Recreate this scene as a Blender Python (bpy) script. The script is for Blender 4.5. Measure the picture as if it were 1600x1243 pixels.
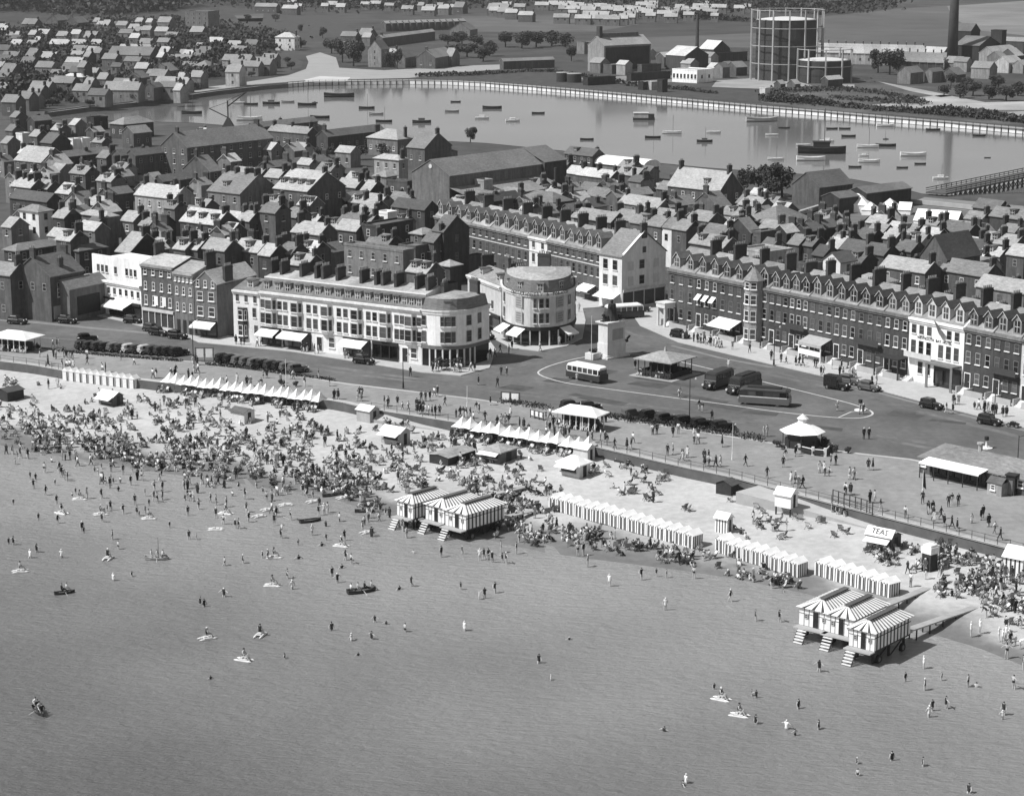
import bpy, math, random
from mathutils import Vector, Matrix
from mathutils.geometry import tessellate_polygon
from mathutils.bvhtree import BVHTree
for o in list(bpy.data.objects): bpy.data.objects.remove(o)
SC = bpy.context.scene
COL = SC.collection
R = math.radians
rnd = random.Random(7)

# ---------------------------------------------------------------- camera
H, F, PITCH = 72.4, 3300.0, R(12.67)          # metres, focal length in photo pixels, tilt below the horizon
CAM = Vector((0, 0, H))
FWD = Vector((0, math.cos(PITCH), -math.sin(PITCH))); UPV = Vector((0, math.sin(PITCH), math.cos(PITCH)))
cd = bpy.data.cameras.new('camera'); cam = bpy.data.objects.new('camera', cd); COL.objects.link(cam)
cam.location = CAM; cam.rotation_euler = (math.pi/2 - PITCH, 0, 0)
cd.sensor_width = 36; cd.lens = 36*F/1600; cd.clip_start = 1; cd.clip_end = 30000
SC.camera = cam
# ---------------------------------------------------------------- sky, sun, exposure
SUN_EL, SUN_DIR = R(51), Vector((-0.95, -0.31, 0)).normalized()   # sun to the left, high over the bay
w = bpy.data.worlds.new('World'); SC.world = w; w.use_nodes = True
wn = w.node_tree; bg = wn.nodes['Background']
sk = wn.nodes.new('ShaderNodeTexSky'); sk.sky_type = 'NISHITA'; sk.sun_disc = False
sk.sun_elevation = SUN_EL; sk.sun_rotation = math.atan2(SUN_DIR.x, SUN_DIR.y)
bw = wn.nodes.new('ShaderNodeRGBToBW')
wn.links.new(sk.outputs[0], bw.inputs[0]); wn.links.new(bw.outputs[0], bg.inputs[0]); bg.inputs[1].default_value = 0.10
sl = bpy.data.lights.new('sun', 'SUN'); sl.energy = 4.9; sl.angle = R(0.5); sl.color = (1, 1, 1)
so = bpy.data.objects.new('sun', sl); COL.objects.link(so); so.location = (-300, 200, 400)
sd = SUN_DIR*math.cos(SUN_EL) + Vector((0, 0, math.sin(SUN_EL)))
so.rotation_euler = sd.to_track_quat('Z', 'Y').to_euler()
SC.render.engine = 'CYCLES'
SC.view_settings.view_transform = 'Standard'; SC.view_settings.look = 'None'
SC.view_settings.exposure = 0.15; SC.view_settings.gamma = 1

# ---------------------------------------------------------------- pixel -> place on a level
def ray(px, py): return (Vector((1, 0, 0))*((px-800)/F) - UPV*((py-621.5)/F) + FWD)
def G(px, py, z=0.0):
    d = ray(px, py); t = (z-H)/d.z
    return CAM + d*t
def scale_at(p): return F/((p-CAM).dot(FWD))       # photo pixels per metre at a place
# ---------------------------------------------------------------- materials (the photograph is black and white: all greys)
MATS = {}
def grey(v): return (v, v, v, 1)
def mat(name, v, rough=.85, var=.18, scale=.6, rv=0.0, bump=0.0, spec=.25, detail=4, big=0.0, stretch=None):
    if name in MATS: return MATS[name]
    m = bpy.data.materials.new(name); m.use_nodes = True; MATS[name] = m
    nt = m.node_tree; b = nt.nodes['Principled BSDF']; L = nt.links.new
    b.inputs['Roughness'].default_value = rough; b.inputs['Specular IOR Level'].default_value = spec
    tc = nt.nodes.new('ShaderNodeTexCoord'); n = nt.nodes.new('ShaderNodeTexNoise')
    n.inputs['Scale'].default_value = scale; n.inputs['Detail'].default_value = detail; n.inputs['Roughness'].default_value = .65
    src = tc.outputs['Object']
    if stretch:
        mp = nt.nodes.new('ShaderNodeMapping'); mp.inputs['Scale'].default_value = stretch; L(src, mp.inputs[0]); src = mp.outputs[0]
    L(src, n.inputs['Vector'])
    mr = nt.nodes.new('ShaderNodeMapRange'); mr.inputs['From Min'].default_value = .25; mr.inputs['From Max'].default_value = .75
    mr.inputs['To Min'].default_value = v*(1-var); mr.inputs['To Max'].default_value = v*(1+var)
    L(n.outputs['Fac'], mr.inputs['Value']); out = mr.outputs[0]
    if big:
        n2 = nt.nodes.new('ShaderNodeTexNoise'); n2.inputs['Scale'].default_value = scale*.08; n2.inputs['Detail'].default_value = 3; L(tc.outputs['Object'], n2.inputs['Vector'])
        m2 = nt.nodes.new('ShaderNodeMapRange'); m2.inputs['From Min'].default_value = .3; m2.inputs['From Max'].default_value = .7
        m2.inputs['To Min'].default_value = 1-big; m2.inputs['To Max'].default_value = 1+big; L(n2.outputs['Fac'], m2.inputs['Value'])
        mu = nt.nodes.new('ShaderNodeMath'); mu.operation = 'MULTIPLY'; L(out, mu.inputs[0]); L(m2.outputs[0], mu.inputs[1]); out = mu.outputs[0]
    if rv:
        oi = nt.nodes.new('ShaderNodeObjectInfo'); m3 = nt.nodes.new('ShaderNodeMapRange')
        m3.inputs['To Min'].default_value = 1-rv; m3.inputs['To Max'].default_value = 1+rv; L(oi.outputs['Random'], m3.inputs['Value'])
        mu = nt.nodes.new('ShaderNodeMath'); mu.operation = 'MULTIPLY'; L(out, mu.inputs[0]); L(m3.outputs[0], mu.inputs[1]); out = mu.outputs[0]
    L(out, b.inputs['Base Color'])
    if bump:
        bp = nt.nodes.new('ShaderNodeBump'); bp.inputs['Strength'].default_value = bump; bp.inputs['Distance'].default_value = .1
        L(n.outputs['Fac'], bp.inputs['Height']); L(bp.outputs[0], b.inputs['Normal'])
    return m
ROOFV = [.025, .045, .07, .11, .16, .22, .295, .38, .48, .80]
WALLV = [.02, .035, .06, .10, .17, .28, .40, .54, .70, .82]
def streaks(m, amt, sc, st):
    """soot and rain streaks or tile courses: a stretched noise multiplied into the colour"""
    if m.get('streaked'): return m
    m['streaked'] = 1; nt = m.node_tree; b = nt.nodes['Principled BSDF']; lk = b.inputs['Base Color'].links[0].from_socket
    tc = nt.nodes.new('ShaderNodeTexCoord'); mp = nt.nodes.new('ShaderNodeMapping'); mp.inputs['Scale'].default_value = st; nt.links.new(tc.outputs['Object'], mp.inputs[0])
    n = nt.nodes.new('ShaderNodeTexNoise'); n.inputs['Scale'].default_value = sc; n.inputs['Detail'].default_value = 5; n.inputs['Roughness'].default_value = .7; nt.links.new(mp.outputs[0], n.inputs['Vector'])
    r = nt.nodes.new('ShaderNodeMapRange'); r.inputs['From Min'].default_value = .3; r.inputs['From Max'].default_value = .7; r.inputs['To Min'].default_value = 1-amt; r.inputs['To Max'].default_value = 1+amt*.6; nt.links.new(n.outputs['Fac'], r.inputs['Value'])
    mu = nt.nodes.new('ShaderNodeMath'); mu.operation = 'MULTIPLY'; nt.links.new(lk, mu.inputs[0]); nt.links.new(r.outputs[0], mu.inputs[1]); nt.links.new(mu.outputs[0], b.inputs['Base Color']); return m
def roofm(t): return streaks(mat('roof_slate_%d' % t, ROOFV[t], .75, .28, 1.6, .18, .2, spec=.3, stretch=(1, 1, 2.5), big=.15), .3, 2.2, (.35, .35, 3.0))
def wallm(t): return streaks(mat('wall_%d' % t, WALLV[t], .9, .2 if t < 7 else .1, 1.2, .16 if t < 7 else .05, .15, big=.15), .38 if t < 7 else .2, 1.1, (1, 1, .16))
glass = mat('window_glass', .05, .12, .3, .5, .95, spec=.5)
white = mat('white_paint', .78, .6, .06, 2)
cream = mat('cream_paint', .55, .7, .08, 2)
dark = mat('dark_paint', .03, .5, .2, 1)
black = mat('black_enamel', .015, .25, .2, 1, spec=.5)
midp = mat('mid_grey_paint', .16, .6, .15, 1)
lightgrey = mat('light_grey_paint', .36, .7, .12, 1)
canvas = mat('white_canvas', .82, .9, .05, 1.5, .04)
stone = mat('portland_stone', .62, .85, .1, .8, 0, .2)
concrete = mat('concrete', .34, .9, .15, .5, 0, .2)
timber = mat('weathered_timber', .10, .85, .3, 2, .15)
timber_d = mat('dark_timber', .035, .85, .3, 2)
iron = mat('iron', .05, .6, .2, 2)
brickc = mat('chimney_brick', .06, .9, .25, 2, .35)
pot = mat('chimney_pot', .22, .9, .2, 2, .2)
rubber = mat('tyre_rubber', .02, .8, .2, 2)
chrome = mat('bright_metal', .6, .25, .05, 1, spec=.6)
skin = mat('skin', .44, .7, .08, 2, .15); hair = mat('hair', .03, .7, .2, 2)
leafm = mat('leaves', .036, .8, .45, .5, .15, spec=.2); leafl = mat('leaves_light', .065, .8, .4, .5, .15, spec=.2)
barkm = mat('bark', .05, .9, .3, 2)

for m_ in (white, canvas, cream, lightgrey, stone): streaks(m_, .16, .9, (1, 1, .3))
# ---------------------------------------------------------------- mesh builder
class MB:
    def __init__(s): s.v = []; s.f = []; s.m = []
    def poly(s, pts, m=0):
        i = len(s.v); s.v += [tuple(p) for p in pts]; s.f.append(tuple(range(i, i+len(pts)))); s.m.append(m); return s
    def box(s, x0, x1, y0, y1, z0, z1, m=0, mt=None, skip=''):
        i = len(s.v); s.v += [(x0,y0,z0),(x1,y0,z0),(x1,y1,z0),(x0,y1,z0),(x0,y0,z1),(x1,y0,z1),(x1,y1,z1),(x0,y1,z1)]
        for k, f in (('b',(3,2,1,0)),('t',(4,5,6,7)),('f',(0,1,5,4)),('r',(1,2,6,5)),('k',(2,3,7,6)),('l',(3,0,4,7))):
            if k in skip: continue
            s.f.append(tuple(i+q for q in f)); s.m.append(mt if (k == 't' and mt is not None) else m)
        return s
    def prism(s, pts, z0, z1, m=0, mt=None, top=True, bot=False):
        n = len(pts); i = len(s.v)
        s.v += [(p[0], p[1], z0) for p in pts] + [(p[0], p[1], z1) for p in pts]
        for k in range(n): s.f.append((i+k, i+(k+1) % n, i+n+(k+1) % n, i+n+k)); s.m.append(m)
        if top: s.f.append(tuple(range(i+n, i+2*n))); s.m.append(m if mt is None else mt)
        if bot: s.f.append(tuple(range(i+n-1, i-1, -1))); s.m.append(m)
        return s
    def loft(s, rings, m=0, cap=True):
        n = len(rings[0]); i = len(s.v)
        for r in rings: s.v += [tuple(p) for p in r]
        for j in range(len(rings)-1):
            for k in range(n): s.f.append((i+j*n+k, i+j*n+(k+1) % n, i+(j+1)*n+(k+1) % n, i+(j+1)*n+k)); s.m.append(m)
        if cap:
            s.f.append(tuple(range(i+n-1, i-1, -1))); s.m.append(m)
            j = i+(len(rings)-1)*n; s.f.append(tuple(range(j, j+n))); s.m.append(m)
        return s
    def cyl(s, cx, cy, r0, z0, z1, n=8, m=0, r1=None, cap=True):
        r1 = r0 if r1 is None else r1
        a = [2*math.pi*k/n for k in range(n)]
        return s.loft([[(cx+r0*math.cos(t), cy+r0*math.sin(t), z0) for t in a], [(cx+r1*math.cos(t), cy+r1*math.sin(t), z1) for t in a]], m, cap)
    def bar(s, p, q, r=.05, n=4, m=0, r1=None):
        p, q = Vector(p), Vector(q); d = (q-p)
        if d.length < 1e-6: return s
        u = d.normalized(); a = u.cross(Vector((0, 0, 1)) if abs(u.z) < .95 else Vector((1, 0, 0))).normalized(); b = u.cross(a)
        r1 = r if r1 is None else r1
        an = [2*math.pi*(k+.5)/n for k in range(n)]
        return s.loft([[p+(a*math.cos(t)+b*math.sin(t))*r for t in an], [q+(a*math.cos(t)+b*math.sin(t))*r1 for t in an]], m)
    def mesh(s, name, mats, smooth=False):
        me = bpy.data.meshes.new(name); me.from_pydata(s.v, [], s.f)
        for x in (mats if isinstance(mats, (list, tuple)) else [mats]): me.materials.append(x)
        me.polygons.foreach_set('material_index', s.m)
        if smooth: me.polygons.foreach_set('use_smooth', [True]*len(s.f))
        me.update(); return me
    def obj(s, name, mats, parent=None, loc=(0, 0, 0), rz=0, smooth=False):
        return inst(name, s.mesh(name, mats, smooth), parent, loc, rz)
def inst(name, me, parent=None, loc=(0, 0, 0), rz=0, sc=None):
    o = bpy.data.objects.new(name, me); COL.objects.link(o); o.location = loc
    if rz: o.rotation_euler = (0, 0, rz)
    if sc: o.scale = sc if hasattr(sc, '__len__') else (sc, sc, sc)
    if parent: o.parent = parent
    return o
def tag(o, label, cat, group=None):
    o['label'] = label; o['category'] = cat
    if group: o['group'] = group
    return o
def thing(name, label, cat, loc, rz=0, group=None, sc=None):
    o = inst(name, None, None, loc, rz, sc); o.empty_display_size = .5
    return tag(o, label, cat, group)
def structure(o, kind='structure'): o['kind'] = kind; return o
def copy_tree(o, parent=None):
    c = o.copy(); COL.objects.link(c); c.parent = parent
    for ch in KIDS.get(o.name, ()): copy_tree(ch, c)
    return c
KIDS = {}
def reg(root):
    for o in bpy.data.objects:
        if o.parent: KIDS.setdefault(o.parent.name, [])
    return root
def sheet(name, pts, mats, kind='structure', z=None, tris=None):
    """flat polygon from world points"""
    v = [Vector((p[0], p[1], p[2] if z is None else z)) for p in pts]
    t = tessellate_polygon([v]); me = bpy.data.meshes.new(name)
    fs = []
    for a, b, c in t:
        n = (v[b]-v[a]).cross(v[c]-v[a])
        fs.append((a, b, c) if n.z > 0 else (a, c, b))
    me.from_pydata([tuple(p) for p in v], [], fs); me.materials.append(mats); me.update()
    return structure(inst(name, me), kind)
def psheet(name, pts, m, z): return sheet(name, [G(x, y, z) for x, y in pts], m)
def lerp_line(L, x):
    for (x0, y0), (x1, y1) in zip(L, L[1:]):
        if x0 <= x <= x1: return y0+(y1-y0)*(x-x0)/(x1-x0)
    return L[0][1] if x < L[0][0] else L[-1][1]
def ribbon(name, pts, wid, m, closed=False, z=None):
    v = [Vector(p) for p in pts]; n = len(v); mb = MB(); q = []
    for i in range(n):
        a = v[i-1] if (i or closed) else v[i]; b = v[(i+1) % n] if (i < n-1 or closed) else v[i]
        d = (b-a); d.z = 0; d.normalize(); s_ = Vector((-d.y, d.x, 0))*wid/2
        q.append((v[i]+s_, v[i]-s_))
    for i in range(n if closed else n-1):
        j = (i+1) % n; mb.poly([q[i][1], q[j][1], q[j][0], q[i][0]])
    return structure(mb.obj(name, m))
def smooth_line(pts, k=4, closed=False):
    out = []; n = len(pts); P = [Vector(p) for p in pts]
    for i in range(n if closed else n-1):
        p0 = P[(i-1) % n] if (closed or i) else P[i]; p1 = P[i]; p2 = P[(i+1) % n]; p3 = P[(i+2) % n] if (closed or i < n-2) else p2
        for j in range(k):
            t = j/k
            out.append(.5*((2*p1)+(p2-p0)*t+(2*p0-5*p1+4*p2-p3)*t*t+(3*p1-p0-3*p2+p3)*t**3))
    if not closed: out.append(P[-1])
    return out
ORD = ['first','second','third','fourth','fifth','sixth','seventh','eighth','ninth','tenth','eleventh','twelfth','thirteenth','fourteenth','fifteenth','sixteenth','seventeenth','eighteenth','nineteenth','twentieth','twenty-first','twenty-second','twenty-third','twenty-fourth','twenty-fifth','twenty-sixth']
def text_mesh(s, size, depth=.02, m=None):
    c = bpy.data.curves.new('lettering', 'FONT'); c.body = s; c.size = size; c.extrude = depth; c.align_x = 'CENTER'; c.align_y = 'CENTER'
    c.resolution_u = 2
    o = bpy.data.objects.new('lettering', c); COL.objects.link(o)
    dg = bpy.context.evaluated_depsgraph_get(); me = bpy.data.meshes.new_from_object(o.evaluated_get(dg))
    bpy.data.objects.remove(o); me.materials.clear(); me.materials.append(m or dark); return me
# ================================================================ SETTING
SEA, LAKE, ROAD = -2.6, -1.8, -.14
WALL = [(-120,551),(-60,558),(50,571),(100,580),(250,598),(400,612),(530,628),(580,640),(709,660),(928,698),(1070,731),(1151,748),(1279,782),(1400,813),(1570,856),(1760,905)]
SHORE = [(-120,682),(0,695),(60,708),(120,716),(250,738),(330,748),(430,764),(500,772),(560,792),(620,806),(700,826),(800,852),(860,864),(950,876),(1060,890),(1150,904),(1250,925),(1330,945),(1440,985),(1530,1012),(1600,1040),(1760,1110)]
PROM = [(-120,531),(60,545),(120,552),(285,563),(330,566),(490,590),(530,597),(740,622),(880,643),(1060,668),(1200,690),(1330,706),(1420,716),(1600,752),(1760,790)]
NEAR = [(-400,198),(60,186),(300,192),(400,200),(470,203),(540,212),(640,216),(700,221),(760,224),(880,236),(935,246),(1020,254),(1100,262),(1180,268),(1250,272),(1330,280),(1400,292),(1440,303),(1480,306),(1560,302),(2100,296)]
FAR = [(-400,190),(-100,181),(70,176),(130,168),(200,161),(270,151),(330,143),(400,135),(450,131),(490,128),(560,127),(640,126),(700,127),(760,130),(840,136),(900,141),(980,148),(1100,159),(1200,168),(1300,176),(1400,185),(1500,193),(1600,202),(2100,250)]
sandm = mat('sand', .43, .95, .2, .9, 0, .5, big=.10, detail=8)
nt = sandm.node_tree; bs = nt.nodes['Principled BSDF']            # wet sand near the water is darker
lk = bs.inputs['Base Color'].links[0].from_socket
geo = nt.nodes.new('ShaderNodeNewGeometry'); sx = nt.nodes.new('ShaderNodeSeparateXYZ'); nt.links.new(geo.outputs['Position'], sx.inputs[0])
nz = nt.nodes.new('ShaderNodeTexNoise'); nz.inputs['Scale'].default_value = .12; nz.inputs['Detail'].default_value = 5; nt.links.new(geo.outputs['Position'], nz.inputs['Vector'])
a1 = nt.nodes.new('ShaderNodeMath'); a1.operation = 'MULTIPLY_ADD'; a1.inputs[1].default_value = .55; nt.links.new(nz.outputs['Fac'], a1.inputs[0]); nt.links.new(sx.outputs['Z'], a1.inputs[2])
w1 = nt.nodes.new('ShaderNodeMapRange'); w1.interpolation_type = 'SMOOTHSTEP'; w1.inputs['From Min'].default_value = -2.28; w1.inputs['From Max'].default_value = -1.86
w1.inputs['To Min'].default_value = .36; w1.inputs['To Max'].default_value = 1; nt.links.new(a1.outputs[0], w1.inputs['Value'])
mu = nt.nodes.new('ShaderNodeMath'); mu.operation = 'MULTIPLY'; nt.links.new(lk, mu.inputs[0]); nt.links.new(w1.outputs[0], mu.inputs[1]); nt.links.new(mu.outputs[0], bs.inputs['Base Color'])
def watermat(name, v, rough, sc, strength, stretch, dist=.15, var=.12):
    m = bpy.data.materials.new(name); m.use_nodes = True; MATS[name] = m; nt = m.node_tree; L = nt.links.new
    b = nt.nodes['Principled BSDF']; b.inputs['Roughness'].default_value = rough; b.inputs['IOR'].default_value = 1.33
    g = nt.nodes.new('ShaderNodeNewGeometry'); mp = nt.nodes.new('ShaderNodeMapping'); mp.inputs['Rotation'].default_value = (0, 0, .35); mp.inputs['Scale'].default_value = stretch
    L(g.outputs['Position'], mp.inputs[0])
    n = nt.nodes.new('ShaderNodeTexNoise'); n.inputs['Scale'].default_value = sc; n.inputs['Detail'].default_value = 6; n.inputs['Roughness'].default_value = .6; L(mp.outputs[0], n.inputs['Vector'])
    bp = nt.nodes.new('ShaderNodeBump'); bp.inputs['Strength'].default_value = strength; bp.inputs['Distance'].default_value = dist; L(n.outputs['Fac'], bp.inputs['Height']); L(bp.outputs[0], b.inputs['Normal'])
    n2 = nt.nodes.new('ShaderNodeTexNoise'); n2.inputs['Scale'].default_value = .02; n2.inputs['Detail'].default_value = 4; L(g.outputs['Position'], n2.inputs['Vector'])
    mr = nt.nodes.new('ShaderNodeMapRange'); mr.inputs['From Min'].default_value = .3; mr.inputs['From Max'].default_value = .7; mr.inputs['To Min'].default_value = v*(1-var); mr.inputs['To Max'].default_value = v*(1+var)
    L(n2.outputs['Fac'], mr.inputs['Value']); L(mr.outputs[0], b.inputs['Base Color']); return m
seam = watermat('sea_water', .155, .28, .6, 1.0, (1, 2.2, 1), .5, .16)
sa, sb = G(0, 695, SEA), G(1600, 1040, SEA); sn = Vector(((sb-sa).y, -(sb-sa).x, 0)).normalized()      # pale shallows over sand, darker deep water
nt = seam.node_tree; bs = nt.nodes['Principled BSDF']; lk = bs.inputs['Base Color'].links[0].from_socket
ge = nt.nodes.new('ShaderNodeNewGeometry'); vs = nt.nodes.new('ShaderNodeVectorMath'); vs.operation = 'SUBTRACT'; vs.inputs[1].default_value = sa; nt.links.new(ge.outputs['Position'], vs.inputs[0])
vd = nt.nodes.new('ShaderNodeVectorMath'); vd.operation = 'DOT_PRODUCT'; vd.inputs[1].default_value = sn; nt.links.new(vs.outputs[0], vd.inputs[0])
nn_ = nt.nodes.new('ShaderNodeTexNoise'); nn_.inputs['Scale'].default_value = .045; nn_.inputs['Detail'].default_value = 5; nt.links.new(ge.outputs['Position'], nn_.inputs['Vector'])
ma = nt.nodes.new('ShaderNodeMath'); ma.operation = 'MULTIPLY_ADD'; ma.inputs[1].default_value = 34; nt.links.new(nn_.outputs['Fac'], ma.inputs[0]); nt.links.new(vd.outputs['Value'], ma.inputs[2])
mr_ = nt.nodes.new('ShaderNodeMapRange'); mr_.interpolation_type = 'SMOOTHSTEP'; mr_.inputs['From Min'].default_value = 12; mr_.inputs['From Max'].default_value = 105; mr_.inputs['To Min'].default_value = 1.75; mr_.inputs['To Max'].default_value = .72; nt.links.new(ma.outputs[0], mr_.inputs['Value'])
mx = nt.nodes.new('ShaderNodeMath'); mx.operation = 'MULTIPLY'; nt.links.new(lk, mx.inputs[0]); nt.links.new(mr_.outputs[0], mx.inputs[1]); nt.links.new(mx.outputs[0], bs.inputs['Base Color'])
lakem = watermat('inlet_water', .15, .09, .5, .05, (1, 1, 1), .1)
roadm = streaks(mat('asphalt', .118, .9, .18, .8, 0, .1, big=.2), .22, .12, (1, .5, 1))
promm = streaks(mat('promenade_paving', .25, .9, .18, .8, 0, .1, big=.1), .16, .2, (1, .6, 1))
pavem = mat('pavement_slabs', .42, .9, .12, .7, 0, .1, big=.08)
townm = mat('town_ground', .075, .95, .35, .15, 0, .2, big=.2)
farm = mat('far_ground', .055, .95, .45, .035, 0, .2, big=.25, detail=8)
fieldm = mat('pale_field', .095, .95, .25, .03, 0, .2, big=.2, detail=6)
dirtm = mat('pale_dirt', .30, .95, .35, .06, 0, .2, big=.3, detail=8)
fpath = mat('pale_road', .30, .9, .1, .1)
grassm = mat('dark_grass', .06, .95, .35, .2, 0, .3)

# land sheets
wl = [G(x, lerp_line(WALL, x), 0) for x in range(-120, 1761, 20)]
near_w = [G(x, y, ROAD) for x, y in NEAR]; far_w = [G(x, y, 0) for x, y in FAR]
x0, x1 = wl[0], wl[-1]
sheet('town_ground', [(p.x, p.y+.15, ROAD) for p in wl]+[(400, x1.y-20, ROAD), (900, 400, ROAD)]+[(p.x, p.y, ROAD) for p in reversed(near_w)]+[(-900, 700, ROAD), (-420, x0.y+6, ROAD)], townm)
mb = MB(); fw = [(-3000, far_w[0].y, 0)]+[tuple(p) for p in far_w]+[(3000, far_w[-1].y, 0)]
sheet('far_ground', [(p[0], p[1]+.1, -.2) for p in fw]+[(9000, 2600, -.2), (9000, 12000, -.2), (-9000, 12000, -.2), (-9000, 2600, -.2)], farm)
# hills that close the view beyond the fields
hb = MB(); NX, NY = 60, 14
hz = lambda x, y: max(0, (y-2250)/2200)**1.15*90*(1+.25*math.sin(x*.0017+1)+.18*math.sin(x*.0041+y*.002))-1.5
for j in range(NY+1):
    for i in range(NX+1):
        X, Y = -6000+12000*i/NX, 2150+5200*j/NY; hb.v.append((X, Y, hz(X, Y)))
for j in range(NY):
    for i in range(NX):
        a = j*(NX+1)+i; hb.f.append((a, a+1, a+NX+2, a+NX+1)); hb.m.append(0)
structure(hb.obj('hills', farm, smooth=True))
# water
MBx = MB(); MBx.poly([(-1500, -600, SEA), (1500, -600, SEA), (1500, 420, SEA), (-1500, 420, SEA)]); structure(MBx.obj('sea', seam))
MBx = MB(); MBx.poly([(-1500, 450, LAKE), (2500, 450, LAKE), (2500, 1400, LAKE), (-1500, 1400, LAKE)]); structure(MBx.obj('inlet_water', lakem))
# beach
xs = list(range(-120, 1761, 12)); NR = 22
sv, sf = [], []
for x in xs:
    a = G(x, lerp_line(WALL, x), 0); b = G(x, lerp_line(SHORE, x), SEA)
    a = Vector((a.x, a.y+.3, -1.35)); d = b-a
    for j in range(NR):
        t = j/(NR-7); p = a+d*t
        p.z = -1.35+(SEA+1.35)*(t if t < 1 else 1+(t-1)*1.6)
        if .05 < t < .98: p.z += .05*math.sin(p.x*.55+p.y*.31)+.04*math.sin(p.y*.9-p.x*.2)
        sv.append(tuple(p))
for i in range(len(xs)-1):
    for j in range(NR-1):
        q = i*NR+j; sf.append((q, q+1, q+NR+1, q+NR))
me = bpy.data.meshes.new('beach_sand'); me.from_pydata(sv, [], sf); me.materials.append(sandm)
me.polygons.foreach_set('use_smooth', [True]*len(sf)); me.update()
structure(inst('beach_sand', me))
SANDT = BVHTree.FromPolygons(sv, sf)
def S(px, py):
    """place on the beach, or on the sea where the sand is under water"""
    d = ray(px, py).normalized(); h = SANDT.ray_cast(CAM, d)[0]
    g = G(px, py, SEA)
    if h is None or h.z < SEA: return g, True
    return h, False
# promenade slab, sea wall
pw = [G(x, lerp_line(PROM, x), 0) for x in range(-120, 1761, 20)]
mb = MB(); n = len(wl)
for i in range(n-1): mb.poly([wl[i], wl[i+1], pw[i+1], pw[i]])
structure(mb.obj('promenade', promm))
mb = MB()
for i in range(n-1): mb.poly([pw[i], pw[i+1], (pw[i+1].x, pw[i+1].y, ROAD-.1), (pw[i].x, pw[i].y, ROAD-.1)])
structure(mb.obj('promenade_kerb', pavem))
ribbon('kerb_stone_strip', [p+Vector((0, -.45, .02)) for p in pw], .7, pavem)
ribbon('promenade_sea_edge', [p+Vector((0, .9, .02)) for p in wl], 1.5, pavem)
sw = thing('sea_wall', 'low grey sea wall between the promenade and the sand', 'wall', wl[n//2])
mb = MB()
for i in range(n-1):
    a, b = wl[i]-wl[n//2], wl[i+1]-wl[n//2]; u = Vector((0, .34, 0))
    mb.poly([(a.x, a.y, -2.9), (b.x, b.y, -2.9), (b.x, b.y, .10), (a.x, a.y, .10)], 0)
    mb.poly([(a.x, a.y, .10), (b.x, b.y, .10), (b.x, b.y+.34, .10), (a.x, a.y+.34, .10)], 1)
    mb.poly([(a.x, a.y+.34, .10), (b.x, b.y+.34, .10), (b.x, b.y+.34, 0), (a.x, a.y+.34, 0)], 0)
mb.obj('wall_face', [mat('sea_wall_stone', .10, .9, .25, .6, 0, .2), pavem], sw)
# road sheet and pavements
rd = [(x, lerp_line(PROM, x)) for x in range(-120, 1761, 60)]
BASEL = [(-120,486),(60,470),(112,474),(226,497),(276,507),(306,524),(366,531),(408,536),(659,569),(700,574),(742,556)]
KERBL = [(-120,492),(70,476),(112,484),(195,502),(232,512),(285,522),(310,534),(460,549),(600,571),(660,581),(720,586),(765,574),(775,545),(742,500)]
BASER = [(1012,470),(1043,505),(1067,512),(1185,540),(1333,570),(1418,590),(1502,612),(1590,632),(1760,668)]
KERBR = [(985,486),(1000,508),(1060,534),(1208,569),(1330,597),(1431,624),(1600,667),(1760,708)]
psheet('road', rd+[(1760,708)]+KERBR[::-1]+[(940,480),(905,478),(905,520),(842,545),(776,545)]+KERBL[::-1][1:]+[(-120,492)], roadm, ROAD+.02)
def pave(name, base, kerb, z=-.01):
    sheet(name, [G(x, y, 0) for x, y in base]+[G(x, y, 0) for x, y in reversed(kerb)], pavem, z=z)
    mb = MB(); k = [G(x, y, 0) for x, y in kerb]
    for a, b in zip(k, k[1:]): mb.poly([(a.x, a.y, ROAD-.05), (b.x, b.y, ROAD-.05), (b.x, b.y, -.01), (a.x, a.y, -.01)])
    structure(mb.obj(name+'_kerb', pavem))
pave('pavement_left', [(x, y-6) for x, y in BASEL], KERBL); pave('pavement_right', [(x, y-6) for x, y in BASER], KERBR)
pave('pavement_corner', [(735,498),(785,520),(840,535),(897,520),(893,470)], [(765,512),(775,530),(800,543),(842,548),(885,540),(910,528),(915,500),(908,470)], -.022)
pave('pavement_street', [(897,470),(900,455),(930,455),(942,470)], [(890,480),(896,482),(930,480),(945,478)], -.016)
ISL = [(925,556),(880,565),(848,576),(843,585),(880,597),(940,606),(1060,622),(1130,631),(1200,641),(1280,650),(1335,653),(1360,649),(1361,642),(1335,632),(1290,620),(1200,598),(1110,576),(1040,560),(990,553)]
ribbon('island_line', smooth_line([G(x, y, ROAD+.042) for x, y in ISL], 4, True), .32, mat('road_paint', .5, .8, .2, .6), True)
ribbon('island_nose_line', [G(x, y, ROAD+.046) for x, y in [(1310,652),(1330,643),(1360,640)]], .25, MATS['road_paint'])
ribbon('crown_strip', [G(x, y, ROAD+.038) for x, y in [(-60,496),(40,502),(140,512),(232,520)]], 1.6, mat('pale_asphalt', .2, .9, .2, .5))
for k, L_ in enumerate([[(1050,540),(1130,560),(1208,574)],[(1330,602),(1431,629),(1520,652),(1640,682)]]):
    ribbon('gutter_strip', [G(x, y, ROAD+.038) for x, y in L_], .9, MATS['pale_asphalt'])
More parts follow.
